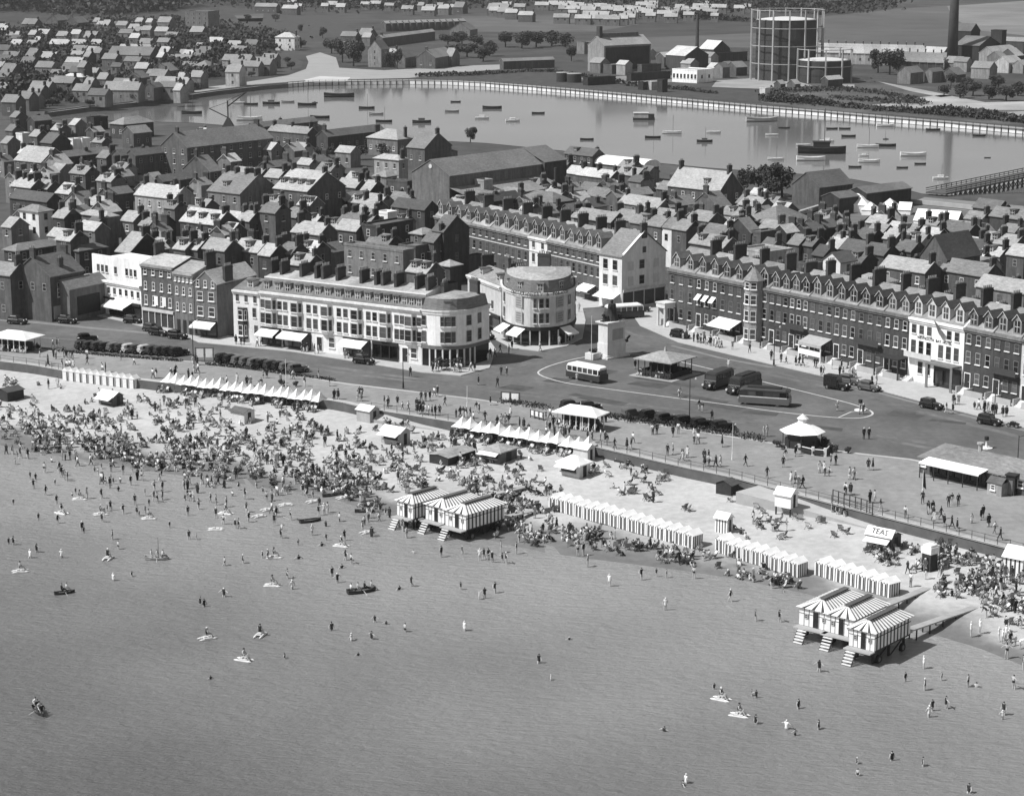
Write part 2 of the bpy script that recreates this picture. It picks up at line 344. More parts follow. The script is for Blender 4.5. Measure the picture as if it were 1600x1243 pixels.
# far shore: quay wall of pale panels between dark piles, walk along the top
ribbon('quay_walk', [p+Vector((0, 3.2, .03)) for p in far_w[1:]], 5.5, fpath)
qp = []
for a, b in zip(far_w[8:-1], far_w[9:]):
    qp.append(a)
qp.append(far_w[-1])
quay = thing('quay_wall', 'long pale panelled quay wall along the far side of the inlet', 'wall', qp[0])
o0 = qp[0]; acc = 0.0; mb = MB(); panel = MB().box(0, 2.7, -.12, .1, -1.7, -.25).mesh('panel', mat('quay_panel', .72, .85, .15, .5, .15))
pile = MB().box(-.16, .16, -.28, .1, -2.4, .05).box(-.08, .08, -.25, -.1, .05, .9).mesh('pile', timber_d); cnt = 0
for a, b in zip(qp, qp[1:]):
    d = b-a; L = d.length; ang = math.atan2(d.y, d.x); k = max(1, round(L/3.1))
    for j in range(k):
        if cnt > 235: break
        p = a+d*(j/k)-o0; cnt += 1
        inst('panel', panel, quay, (p.x, p.y, 0), ang, (L/k/3.1, 1, 1)); inst('pile', pile, quay, (p.x-.3*math.cos(ang), p.y-.3*math.sin(ang), 0), ang)
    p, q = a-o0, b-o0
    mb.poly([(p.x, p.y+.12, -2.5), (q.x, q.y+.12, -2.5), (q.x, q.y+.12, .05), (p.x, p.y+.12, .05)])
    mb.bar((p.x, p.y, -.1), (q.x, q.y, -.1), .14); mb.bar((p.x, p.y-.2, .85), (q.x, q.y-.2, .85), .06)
mb.obj('backing_wall', mat('quay_dark_board', .1, .9, .2, .5), quay)  # evenly dark boarding behind the pale panels
ql = thing('quay_embankment', 'sloping grey stone embankment on the left arm of the inlet', 'wall', far_w[2]); mb = MB()
for a, b in zip(far_w[0:9], far_w[1:9]):
    p, q = a-far_w[2], b-far_w[2]
    mb.poly([(p.x, p.y-2.2, -2.2), (q.x, q.y-2.2, -2.2), (q.x, q.y, .5), (p.x, p.y, .5)]); mb.poly([(p.x, p.y, .5), (q.x, q.y, .5), (q.x, q.y+.5, .5), (p.x, p.y+.5, .5)])
mb.obj('embankment_face', mat('embankment_stone', .13, .9, .2, .3), ql)
nq = thing('town_quay', 'dark stone quay along the town side of the inlet', 'wall', near_w[10]); mb = MB()
for a, b in zip(near_w, near_w[1:]):
    p, q = a-near_w[10], b-near_w[10]
    mb.poly([(p.x, p.y, -2.4), (q.x, q.y, -2.4), (q.x, q.y, .1), (p.x, p.y, .1)]); mb.poly([(p.x, p.y, .1), (q.x, q.y, .1), (q.x, q.y-.6, .1), (p.x, p.y-.6, .1)])
mb.obj('quay_face', mat('quay_stone', .07, .9, .2, .3), nq)
# far ground patches
def patch(name, pts, m, z=-.17): return psheet(name, pts, m, z)
patch('pale_field', [(980,60),(1180,52),(1290,26),(1400,14),(1500,8),(1700,6),(1800,30),(1750,75),(1600,84),(1480,72),(1280,76),(1130,74),(980,84)], fieldm)
patch('pale_field', [(1480,10),(1760,-10),(1760,60),(1640,60),(1530,48),(1490,30)], mat('bright_field', .19, .95, .3, .02, 0, .2, big=.25), -.12)
patch('pale_field', [(720,26),(880,24),(1000,38),(930,50),(740,50)], fieldm); patch('green_slope', [(340,30),(520,26),(560,52),(480,66),(360,50)], grassm)
patch('tennis_court', [(366,24),(412,22),(410,34),(374,34)], fieldm)
patch('far_road', [(478,88),(500,82),(525,90),(530,106),(600,110),(720,103),(845,99),(845,104),(720,113),(640,122),(480,126),(400,132),(330,141),(280,148),(280,142),(380,129),(450,118),(478,108),(482,97)], fpath)
patch('grass_oval', [(388,118),(410,102),(440,93),(462,92),(474,97),(470,108),(450,115),(420,121)], grassm, -.14)
patch('sand_strip', [(475,125),(500,119),(548,121),(540,128),(480,129)], mat('bright_sand', .5, .95, .2, .1), -.13)
patch('grass_bank', [(640,123),(720,114),(845,105),(1000,122),(1060,138),(1220,148),(1240,164),(1100,155),(900,138),(760,127)], grassm, -.15)
patch('works_yard', [(1120,126),(1180,122),(1240,126),(1270,134),(1190,139),(1112,136)], dirtm, -.12)
patch('works_yard', [(905,122),(1000,118),(1060,118),(1060,128),(1000,130),(920,128)], mat('yard_ground', .2, .95, .3, .08), -.12)
patch('rough_ground', [(1185,140),(1300,128),(1450,135),(1640,150),(1700,200),(1560,194),(1400,180),(1260,170),(1190,160)], mat('rough_waste', .10, .95, .6, .05, 0, .3, big=.4, detail=9), -.14)
for pts in ([(1345,166),(1400,160),(1440,152),(1475,148),(1540,160),(1620,158),(1660,172),(1560,172),(1500,168),(1420,170)],[(1555,176),(1640,172),(1640,182),(1570,182)],[(1370,127),(1440,140),(1490,150),(1470,152),(1420,142)],[(1230,150),(1260,148),(1262,153),(1232,155)],[(1310,132),(1335,132),(1335,137),(1312,137)]):
    patch('dirt_track', pts, dirtm, -.10)
patch('market_yard', [(1255,352),(1345,318),(1420,318),(1500,327),(1560,335),(1560,352),(1440,368),(1300,372)], mat('yard_asphalt', .13, .9, .2, .3), ROAD+.02)
patch('quay_road', [(1420,318),(1445,308),(1490,312),(1560,318),(1600,322),(1600,334),(1500,328)], mat('quay_paving', .2, .9, .2, .2), ROAD+.025)

# surf: thin broken lines of foam where small waves run in
fr_ = random.Random(21); mb = MB(); foam = mat('foam', .42, .9, .2, 1)
for off, dens in ((1.0, .35), (4.5, .16), (10, .08)):
    x = -100
    while x < 1740:
        ln = fr_.uniform(6, 34)
        if fr_.random() < dens:
            P_ = []
            for k in range(7):
                xx = x+ln*k/6; q = G(xx, lerp_line(SHORE, xx), SEA); P_.append(q+Vector((sn.x, sn.y, 0))*(off+.5*math.sin(xx*.09+off)+fr_.uniform(-.15, .15))+Vector((0, 0, .02)))
            for k in range(6):
                wd = .055*math.sin(math.pi*(k+.5)/6)+.01; a, b = P_[k], P_[k+1]; mb.poly([a-sn*wd, b-sn*wd, b+sn*wd, a+sn*wd])
        x += ln
o = structure(mb.obj('surf_lines', foam), 'stuff'); o['label'] = 'thin broken lines of foam along the water edge'

# wear on the carriageway: worn wheel tracks and patched tar
worn = streaks(mat('worn_asphalt', .135, .9, .25, .5, 0, .1, big=.2), .3, .3, (1, .4, 1)); tar = streaks(mat('tar_patch', .078, .85, .25, .5, 0, .1), .3, .3, (1, 1, 1)); zr = ROAD+.0235
for L_, wd in (([(-60,515),(120,523),(300,545),(480,568),(640,590),(800,610),(960,628),(1120,648),(1260,668),(1400,684),(1640,722)], 1.5), ([(-60,520),(150,533),(330,552),(520,580),(700,602),(860,622),(1010,640),(1180,662),(1330,678),(1640,735)], 1.3), ([(900,505),(960,530),(1060,548),(1180,580),(1300,606),(1420,638),(1640,694)], 1.4), ([(930,500),(1000,525),(1100,552),(1240,588),(1360,614),(1640,680)], 1.2), ([(905,510),(850,552),(800,575),(740,588)], 1.6)):
    ribbon('wheel_track', smooth_line([G(x, y, zr) for x, y in L_], 5), wd, worn); zr += .0007
pt_ = random.Random(8)
for k in range(16):
    x, y = pt_.uniform(760, 1500), 0; y = 560+(x-760)*.13+pt_.uniform(-5, 42); c = G(x, y, ROAD+.0285+.0003*k); a = pt_.uniform(-.8, -.4); l, w_ = pt_.uniform(1.5, 6), pt_.uniform(.8, 2)
    u_, v_ = Vector((math.cos(a), math.sin(a), 0)), Vector((-math.sin(a), math.cos(a), 0)); sheet('tar_patch', [c-u_*l-v_*w_, c+u_*l-v_*w_*.8, c+u_*l*.9+v_*w_, c-u_*l*.95+v_*w_*.9], tar)
# ================================================================ BUILDINGS
WINC = {}
def window_mesh(ww, wh, fm=None, bars=True, sill=True):
    """sash window facing local -y, centred on x, base at z=0: frame, meeting rail, glass and sill"""
    fm = fm or white; key = (round(ww, 2), round(wh, 2), fm.name, bars, sill)
    if key in WINC: return WINC[key]
    mb = MB(); t = .08; h = ww/2
    mb.poly([(-h, -.02, 0), (h, -.02, 0), (h, -.02, wh), (-h, -.02, wh)], 1)
    for b in ((-h, -h+t, 0, wh), (h-t, h, 0, wh), (-h+t, h-t, wh-t, wh), (-h+t, h-t, 0, t)): mb.box(b[0], b[1], -.07, .02, b[2], b[3], 0, skip='k')
    if bars: mb.box(-h+t, h-t, -.055, -.015, wh*.5-.04, wh*.5+.04, 0, skip='k')
    if sill: mb.box(-h-.1, h+.1, -.18, .02, -.13, -.002, 2, skip='k')
    WINC[key] = mb.mesh('window', [fm, glass, white]); return WINC[key]
CHM = {}
def chimney_mesh(n, hh):
    """brick stack with cap and n pots; long side along local y, base 1.2 m below z=0"""
    if (n, hh) in CHM: return CHM[(n, hh)]
    mb = MB(); L = .42*n+.25
    mb.box(-.27, .27, -L/2, L/2, -1.2, hh, 0); mb.box(-.34, .34, -L/2-.07, L/2+.07, hh-.3, hh-.14, 0); mb.box(-.31, .31, -L/2-.04, L/2+.04, hh, hh+.14, 0)
    for k in range(n): mb.cyl(0, -L/2+.33+.42*k, .14, hh+.16, hh+.62, 6, 1, .11)
    CHM[(n, hh)] = mb.mesh('chimney', [brickc, pot]); return CHM[(n, hh)]
DRM = {}
def dormer_mesh(rt, wt, ww=1.3, hh=1.5, dd=2.2, pitched=True):
    """dormer facing local -y, base front edge at origin"""
    k = (rt, wt, ww, hh, dd, pitched)
    if k in DRM: return DRM[k]
    mb = MB(); h = ww/2; r = h*1.15 if pitched else .12
    mb.box(-h, h, 0, dd, -.6, hh, 0)
    if pitched:
        mb.poly([(-h, -.0, hh), (h, 0, hh), (0, 0, hh+r)], 0)
        for s_ in (-1, 1):
            a = [(s_*(h+.18), -.25, hh-.2), (s_*(h+.18), dd+.8, hh-.2), (0, dd+.8, hh+r), (0, -.25, hh+r)]
            mb.poly(a if s_ < 0 else a[::-1], 1); mb.poly([(x, y, z+.09) for x, y, z in (a[::-1] if s_ < 0 else a)][::-1], 1)
            mb.poly([a[0], a[3], (a[3][0], a[3][1], a[3][2]+.09), (a[0][0], a[0][1], a[0][2]+.09)], 2)
    else: mb.box(-h-.12, h+.12, -.2, dd+.3, hh, hh+.14, 1)
    mb.poly([(-h*.62, -.03, .18), (h*.62, -.03, .18), (h*.62, -.03, hh-.08), (-h*.62, -.03, hh-.08)], 3)
    mb.box(-.03, .03, -.06, -.01, .18, hh-.08, 2); mb.box(-h*.62, h*.62, -.06, -.01, hh*.5, hh*.5+.06, 2)
    DRM[k] = mb.mesh('dormer', [wallm(wt), roofm(rt), white, glass]); return DRM[k]
def gable_roof(mb, x0, x1, y0, y1, z, rise, along='y', ov=.3, th=.16):
    """two pitched slabs"""
    if along == 'y': c = (x0+x1)/2; k = rise/((x1-x0)/2)
    else: c = (y0+y1)/2; k = rise/((y1-y0)/2)
    for s_ in (-1, 1):
        if along == 'y':
            e = x0-ov if s_ < 0 else x1+ov; A, B = y0-ov*.6, y1+ov*.6
            q = [(e, A, z-ov*k), (c, A, z+rise), (c, B, z+rise), (e, B, z-ov*k)]
        else:
            e = y0-ov if s_ < 0 else y1+ov; A, B = x0-ov*.6, x1+ov*.6
            q = [(A, e, z-ov*k), (A, c, z+rise), (B, c, z+rise), (B, e, z-ov*k)]
        up = [(a, b, cc+th) for a, b, cc in q]
        mb.poly(up if (s_ < 0) ^ (along == 'y') else up[::-1]); mb.poly(q)
        for i in range(4): mb.poly([q[i], q[(i+1) % 4], up[(i+1) % 4], up[i]])
def hip_roof(mb, x0, x1, y0, y1, z, rise, ov=.35):
    x0 -= ov; x1 += ov; y0 -= ov; y1 += ov; z -= .05
    w_, d_ = x1-x0, y1-y0; r = min(w_, d_)/2
    if w_ >= d_: p, q = (x0+r, (y0+y1)/2, z+rise), (x1-r, (y0+y1)/2, z+rise)
    else: p, q = ((x0+x1)/2, y0+r, z+rise), ((x0+x1)/2, y1-r, z+rise)
    A, B, C, D = (x0, y0, z), (x1, y0, z), (x1, y1, z), (x0, y1, z)
    if w_ >= d_:
        mb.poly([A, B, q, p]); mb.poly([B, C, q]); mb.poly([C, D, p, q]); mb.poly([D, A, p])
    else:
        mb.poly([A, B, p]); mb.poly([B, C, q, p]); mb.poly([C, D, q]); mb.poly([D, A, p, q])
    mb.poly([D, C, B, A]); mb.box(x0, x1, y0, y1, z-.16, z-.002)
def phi_at(px): return R(-38 if px < 600 else (-38-12*min(1, (px-600)/400)))
RW = {0:'black',1:'black',2:'very dark',3:'dark',4:'dark grey',5:'grey',6:'mid grey',7:'pale',8:'very pale',9:'white'}
WW = {0:'black',1:'black',2:'dark brick',3:'brick',4:'weathered brick',5:'grey rendered',6:'pale rendered',7:'pale painted',8:'white',9:'bright white'}
FOOT = []
def house(px, py, wl, wr, h, rt, rtone, wtone, nch=0, nd=0, place='in the old town', name='house', cat='house', label=None, phi=None, win=True, pitch=.72, tier=0, mind=5.0, group=None):
    """near eave corner at pixel (px,py), height h; left face wl pixels wide, right face wr pixels wide"""
    ph = phi_at(px) if phi is None else phi
    c = G(px, py, h); s_ = scale_at(c)
    la = max(wl/(s_*math.cos(ph)), 3.2); lb = max(wr/(s_*-math.sin(ph)), 3.2)
    if rt == 'a': lb = max(lb, mind)
    if rt == 'b': la = max(la, 4.0)
    typ = {'a':'pitched','b':'gabled','h':'hipped','f':'flat'}[rt]
    if label is None:
        sz = 'small' if la*lb*h < 260 else ('long' if max(la, lb) > 17 else ('tall' if h >= 8.5 else ''))
        ex = []
        if nd: ex.append(['', 'one dormer', 'two dormers', 'three dormers', 'four dormers'][min(nd, 4)])
        if nch: ex.append(['', 'one chimney', 'two chimneys', 'three chimneys', 'four chimneys'][min(nch, 4)])
        label = f"{sz} {WW[wtone]} {cat}, {RW[rtone]} {typ} roof, {', '.join(ex+[place])}".strip()
    rz = ph+math.pi/2; FOOT.append((c.x+math.cos(rz)*lb/2-math.sin(rz)*la/2, c.y+math.sin(rz)*lb/2+math.cos(rz)*la/2, math.hypot(la, lb)/2))
    t = thing(name, label, cat, (c.x, c.y, ROAD-.05), rz, group or ('buildings '+place))
    span = lb if rt == 'a' else la
    rise = min(span/2*pitch, 4.2) if rt in 'ab' else (min(la, lb)/2*.62 if rt == 'h' else 0)
    mb = MB(); hh = h-ROAD+.05
    mb.box(0, lb, 0, la, 0, hh)
    if rt == 'a':
        mb.poly([(0, 0, hh), (lb, 0, hh), (lb/2, 0, hh+rise)]); mb.poly([(lb, la, hh), (0, la, hh), (lb/2, la, hh+rise)])
    elif rt == 'b':
        mb.poly([(0, la, hh), (0, 0, hh), (0, la/2, hh+rise)]); mb.poly([(lb, 0, hh), (lb, la, hh), (lb, la/2, hh+rise)])
    elif rt == 'f':
        mb.box(-.08, lb+.08, -.08, .2, hh, hh+.5); mb.box(-.08, lb+.08, la-.2, la+.08, hh, hh+.5); mb.box(-.08, .2, .2, la-.2, hh, hh+.5); mb.box(lb-.2, lb+.08, .2, la-.2, hh, hh+.5)
    mb.obj('wall', wallm(wtone), t)
    mb = MB()
    if rt == 'a': gable_roof(mb, 0, lb, 0, la, hh, rise, 'y')
    elif rt == 'b': gable_roof(mb, 0, lb, 0, la, hh, rise, 'x')
    elif rt == 'h': hip_roof(mb, 0, lb, 0, la, hh, rise)
    else: mb.box(.2, lb-.2, .2, la-.2, hh-.1, hh+.12)
    ro = mb.obj('roof', roofm(rtone), t)
    for k in range(nch):
        f_ = [(.04,), (.04, .96), (.04, .5, .96), (.04, .35, .66, .96)][min(nch, 4)-1][k] if nch <= 4 else (k+.5)/nch
        n_ = 3 if tier else rnd.choice([2, 3, 3, 4]); ch_ = rnd.choice([1.1, 1.3, 1.6])
        if rt == 'b': inst('chimney', chimney_mesh(n_, ch_), ro, (lb*f_, la/2, hh+rise), 0)
        elif rt == 'a': inst('chimney', chimney_mesh(n_, ch_), ro, (lb/2, la*f_, hh+rise), math.pi/2)
        else: inst('chimney', chimney_mesh(n_, 1.8), ro, (lb*.5, la*f_, hh+max(rise*.6, .2)), math.pi/2)
    for k in range(nd):
        y = la*(k+.5)/nd
        inst('dormer', dormer_mesh(rtone if rtone < 5 else 3, min(wtone+2, 7), 1.4, 1.3, 1.6, False), ro, (lb*.13, y, hh+rise*.26), -math.pi/2)
    if not tier and rt in 'ab' and wr > 0 and rnd.random() < .6 and lb > 4.5:                # back wing and lean-to, skylight
        yw = la*rnd.uniform(.1, .5); lw = rnd.uniform(2.5, 5); hw = hh*rnd.uniform(.45, .7)
        rw = MB().box(lb, lb+lw, yw, yw+min(3.2, la*.45), 0, hw).obj('rear_wing', wallm(min(7, wtone+rnd.choice([0, 0, 1, 2]))), t)
        q = MB(); q.poly([(lb-.02, yw-.2, hw+1.1), (lb+lw+.2, yw-.2, hw+.02), (lb+lw+.2, yw+min(3.2, la*.45)+.2, hw+.02), (lb-.02, yw+min(3.2, la*.45)+.2, hw+1.1)]); q.obj('rear_roof', roofm(rnd.choice([3, 4, 5, 6, 7])), t)
        if nch == 0 or rnd.random() < .5: inst('chimney', chimney_mesh(2, 1.2), ro, (lb*.8 if rt == 'a' else lb*.5, la*rnd.uniform(.1, .9), hh+rise*.45), math.pi/2)
        if rt == 'a' and nd == 0 and rnd.random() < .35: inst('dormer', dormer_mesh(rtone if rtone < 5 else 3, min(wtone+2, 7), 1.4, 1.3, 1.6, False), ro, (lb*.13, la*rnd.uniform(.3, .7), hh+rise*.26), -math.pi/2)
    if win:
        st = max(1, int(h/2.9)); sh = h/st; ww, wh = (.95, 1.45) if not tier else (1.0, 1.4)
        wm = window_mesh(ww, wh, (rnd.choice([white, lightgrey, lightgrey, midp]) if not tier else lightgrey) if wtone < 7 else midp, True, rnd.random() < .5)
        pz = tier and 4.2 or 2.9
        for f in range(st):
            if f == 0 and st > 1 and not tier and rnd.random() < .6: continue
            z = hh-sh*(st-f)+sh*.32
            n_ = int(la/pz)
            for k in range(n_): inst('window', wm, t, (0, la*(k+.5)/n_, z), -math.pi/2)
            if tier == 0 or h > 7:
                n_ = int(lb/3.6) if rt != 'a' else (int(lb/4.5) if f else 0)
                for k in range(n_): inst('window', wm, t, (lb*(k+.5)/n_, 0, z), 0)
    return t, la, lb, hh, rise

def crop(ox, oy, sc, place, rows, **kw):
    for r in rows:
        x, y, a, b = r[:4]
        house(ox+x/sc, oy+y/sc, a/sc, b/sc, *r[4:], place=place, **kw)
K = 5.18
crop(0, 160, K, 'near the market hall', [
 (335,485,265,175,6.5,'a',6,3,0,0),(280,150,70,110,5,'b',4,2),(300,275,75,35,5,'a',6,3,1),(180,262,45,30,5,'f',4,8),(480,225,80,70,5,'a',6,3,1),(610,182,60,60,5,'a',7,4),(760,132,70,90,4,'f',2,1),
 (590,308,50,20,5,'f',3,9),(665,303,35,20,5,'f',3,9),(540,440,70,290,4.5,'b',4,2),(480,560,100,50,5.5,'a',6,4),(690,580,150,80,6.5,'a',5,3,1),(250,690,200,60,6.5,'a',7,3,4),
 (385,700,70,40,6,'a',6,3,1),(560,740,130,120,6,'a',7,3,1),(380,805,370,60,4.5,'a',2,2),(880,750,90,160,5.5,'b',4,3,1),(960,605,60,100,6,'b',6,4,1),(1250,620,70,60,5.5,'b',6,4),(1320,640,30,200,5,'b',3,2),
 (900,640,140,40,5.5,'a',6,4,2),(130,120,60,60,5,'a',5,3,1),(100,230,70,50,5,'a',4,3,1),(60,330,60,60,5,'a',6,4),(760,240,60,70,5,'b',6,3,1),(420,330,110,120,5,'a',3,2,1),(1080,250,110,120,5,'b',6,3),(860,450,90,70,6,'a',4,3,1)])
house(0+1000/K,160+178/K,130/K,200/K,5,'h',5,2,place='',label='broad market hall with a tall grey hipped roof by the inlet',name='market_hall',cat='hall',group='halls in the old town')
crop(0, 160, K, 'behind the dark seafront end', [
 (520,935,110,90,8,'a',7,2,2),(1080,962,120,90,7,'a',6,4,1),(1290,990,120,60,6,'a',2,2),(570,1120,140,60,8,'a',8,3,1,1),(640,1200,40,180,6,'h',4,2),(1050,1215,130,230,8,'a',7,1,1),(1500,1190,110,60,8,'a',7,3,1,1),(760,1010,60,40,6,'a',3,3,1),(90,1010,90,60,6,'a',6,4),(330,690,60,50,6,'a',5,3)])
house(0+1410/K,160+778/K,370/K,140/K,7.5,'a',7,5,2,place='',label='long rendered building with a broad pale slate roof and dark gable',name='long_building',cat='building')
house(0+310/K,160+885/K,185/K,90/K,9,'h',6,8,0,place='',label='square white three-storey building with dark windows amid the roofs',name='white_building',cat='building')
house(0+865/K,160+925/K,255/K,70/K,8,'h',7,4,0,place='',label='stone villa with a big pale pyramid-like hipped slate roof',name='villa',cat='house')
house(0+130/K,160+1200/K,120/K,300/K,6,'h',5,2,place='',label='wide dark hall with grey hipped roof behind the dark seafront building',name='assembly_hall',cat='hall')
house(980/K,160+430/K,90/K,210/K,7,'b',3,3,place='',label='stone church hall with pointed gable, left of a twin gabled hall',name='church_hall',cat='hall')
house(1095/K,160+430/K,90/K,210/K,7,'b',3,3,place='',label='stone church hall with pointed gable beside the brick warehouse',name='church_hall',cat='hall')
house(270+115/K,160+365/K,240/K,610/K,9,'b',4,3,2,place='',label='long brick warehouse with rows of windows and a shadowed side',name='warehouse',cat='warehouse')
crop(270, 160, K, 'by the brick warehouse', [
 (350,990,330,160,7.5,'a',8,2,1,3),(770,530,40,470,5.5,'b',4,3,4),(1090,252,350,60,5,'a',5,3,3),(660,205,30,460,4,'b',4,3),(230,260,60,40,6,'a',8,5),(545,740,295,270,7,'a',4,4,4),(860,610,130,60,6,'a',7,4,1),(1090,720,300,280,8,'a',7,3,2,4),
 (1110,835,110,60,6,'a',7,4,0,2),(1480,690,170,90,5.5,'a',6,3,1),(1390,795,20,170,4.5,'b',5,2),(1280,555,130,60,6.5,'a',5,4,1),(1215,602,40,20,9,'f',8,9),(470,1055,100,50,6,'a',8,3),(830,895,160,110,9,'a',4,3,2),(1190,1070,250,130,8,'a',7,3,2),
 (1500,985,180,80,8,'a',4,3,2),(700,600,230,60,5,'a',5,3,1),(300,560,250,80,6,'b',4,3,1),(620,960,110,60,7,'a',6,3,2),(1000,930,120,70,7,'a',5,3,2)])
house(270+1255/K,160+278/K,100/K,430/K,5.5,'b',4,2,1,place='',label='long low shed with dark grey roof on the inlet quay',name='quay_shed',cat='shed')
crop(270, 160, K, 'behind the brick seafront houses', [
 (200,1190,200,70,8,'a',7,3,2,2),(420,1200,200,80,8.5,'a',7,3,1,0),(690,1212,220,70,8,'a',7,3,1,1),(790,1240,90,130,8,'a',7,2,1),(960,1225,140,90,8,'a',4,3,2)])
crop(540, 160, K, 'by the big theatre', [
 (640,372,150,210,5.5,'a',4,3,1),(430,465,210,70,7.5,'h',7,5,1),(200,715,80,120,6,'a',7,2,1),(20,790,60,200,4.5,'b',5,3),(500,652,170,30,8,'f',3,3),(640,870,280,60,6,'a',2,2),(250,1012,140,280,9,'f',3,2),(620,1065,100,110,9,'h',6,3),
 (1100,812,60,320,8,'b',2,1,0,1),(930,832,90,80,7,'a',6,3,1),(1480,885,80,70,7,'a',7,4,1),(1120,642,50,40,9,'f',8,5),(230,862,130,100,6,'a',6,3,2),(190,982,190,60,8,'a',5,4,3),(460,800,120,80,6,'a',4,3,1),(330,600,110,80,6,'h',5,4)])
house(540+420/K,160+300/K,260/K,140/K,5.5,'h',6,4,2,place='',label='quayside house with broad low grey hipped roof above the moored boats',name='quayside_house',cat='house')
house(540+340/K,160+905/K,50/K,60/K,9,'f',8,9,place='',label='small bright white square tower block amid the roofs',name='white_tower',cat='tower')
crop(810, 200, K, 'near the mission hall', [
 (600,228,220,40,6,'a',3,2),(740,408,260,90,5,'a',7,3,3),(480,372,95,80,5,'a',8,3,1),(960,388,160,90,4.5,'a',6,3),(790,572,240,60,5,'a',4,3,1),(800,562,40,310,5.5,'b',5,3,1),(280,602,280,160,6,'h',4,2),(430,672,40,170,5,'b',4,3),(750,762,290,70,8,'a',6,2,0),
 (1130,645,300,60,6,'a',6,4,2),(1230,640,60,70,6,'b',5,4,1),(150,480,140,120,6,'a',4,3,1),(60,610,90,70,7,'b',6,3,1),(1190,470,70,60,4,'f',6,7)])
for i, (x, y, a, b, wt) in enumerate([(920,750,165,40,3),(1155,797,235,40,3),(1250,810,95,20,8),(1360,828,110,100,3)]):
    house(810+x/K,200+y/K,a/K,b/K,8.5,'a',5,wt,[2,3,1,1][i],place='',label=f"{['brick','wide brick','narrow white','brick end'][i]} terrace house behind the white gabled corner building",name='terrace_house',group='terrace behind the corner building')
house(1040+440/K,230+352/K,395/K,110/K,7.5,'a',7,3,2,place='',label='brick mission hall with very steep pale roof near the quay trees',name='mission_hall',cat='hall',pitch=1.7,mind=9,phi=R(-44))
crop(1040, 230, K, 'behind the brick terrace', [
 (470,812,250,70,8.5,'a',6,3,2,2),(760,482,150,40,6,'a',6,3,2),(960,522,100,90,6,'a',8,3,0,1),(900,622,240,340,5,'h',4,2),(690,692,180,70,6,'b',4,2),(770,702,60,160,6,'f',4,3),(980,692,40,110,6,'b',7,1),(1140,682,60,170,5.5,'b',3,2,2),(1300,650,80,130,5.5,'b',3,2,2),
 (1400,817,90,60,5.5,'a',7,3),(1190,800,90,110,5,'a',3,2,2),(1280,880,80,90,5,'a',2,2,1),(1500,740,80,100,5.5,'b',3,2,1),(1080,790,70,90,5,'a',4,3,1),(120,470,110,140,5.5,'b',5,3,1),(420,480,180,120,5.5,'b',4,3,1),(350,600,160,100,6,'a',5,3,2),(1180,960,90,80,5,'f',3,3)])
house(1040+830/K,230+862/K,200/K,220/K,7,'f',6,6,place='',label='flat roofed hall with white parapet behind the octagonal bay',name='parapet_hall',cat='hall')
house(1040+1415/K,230+932/K,120/K,150/K,6,'b',3,8,place='',label='little house with white pointed gable behind the brick terrace',name='gabled_house')
house(1040+1245/K,230+325/K,190/K,310/K,5,'b',3,3,place='',label='boat shed with dark pitched roof beside the quay trees',name='boat_shed',cat='shed',win=False)
house(1300+280/K,250+270/K,130/K,430/K,4.5,'b',4,1,place='',label='long black timber shed at the water by the viaduct',name='boat_shed',cat='shed',win=False,pitch=.4)
house(1300+60/K,250+310/K,120/K,180/K,4,'b',4,1,place='',label='low black shed next to the long timber shed',name='boat_shed',cat='shed',win=False,pitch=.4)
crop(1300, 250, K, 'by the marquee yard', [
 (755,912,300,60,7,'a',6,3,1),(1240,942,300,180,7,'a',5,3,1),(1554,1077,310,120,7,'a',6,4,1),(1340,402,160,90,6,'a',3,2),(1480,692,240,60,6,'a',6,3,3),(1554,777,110,80,7,'a',7,3),(120,662,110,60,5.5,'a',3,2,2),(310,640,120,60,5.5,'a',3,2,2),(510,642,80,90,6,'a',7,3,1),
 (440,987,200,60,5,'h',6,4),(250,742,200,80,5.5,'a',3,2,2),(100,702,100,60,5,'a',7,3,1),(1100,592,200,100,5,'a',3,2,2),(850,622,150,90,5,'a',3,2,2),(660,600,120,80,5.5,'a',5,3,2),(420,770,140,80,5.5,'a',3,2,1),(640,740,110,80,6,'a',3,2,2),(60,560,120,60,5,'a',4,3,1),(240,830,110,90,5,'a',3,2,1),(1200,730,180,120,6,'a',2,2,1),(1000,520,90,70,4,'f',4,5)])
house(1300+1554/K,250+482/K,220/K,130/K,7,'a',5,2,place='',label='big grey roofed shed with white gable edge near the viaduct',name='goods_shed',cat='shed',win=False)
house(1300+930/K,250+800/K,175/K,330/K,9,'b',2,3,place='',label='tall brick gabled building with white window sills behind the terrace',name='gabled_building',cat='building',pitch=1.5)
crop(300, 330, K, 'behind the white terrace', [(930,442,160,80,8.5,'a',6,2,1),(1330,160,180,110,8,'a',7,3,1)])
crop(570, 330, K, 'behind the white terrace', [(500,502,170,80,8,'a',7,3,1,2),(690,442,70,80,8,'h',7,2),(410,300,140,110,8,'f',4,3),(560,250,90,80,9,'a',4,3,1)])
house(570+310/K,330+335/K,510/K,70/K,9.5,'f',4,4,place='',label='long brick back street range with many tall windows',name='brick_range',cat='building')
house(570+640/K,330+165/K,50/K,200/K,11,'a',3,2,place='',label='tall dark narrow building with a white painted edge',name='tall_building',cat='building')

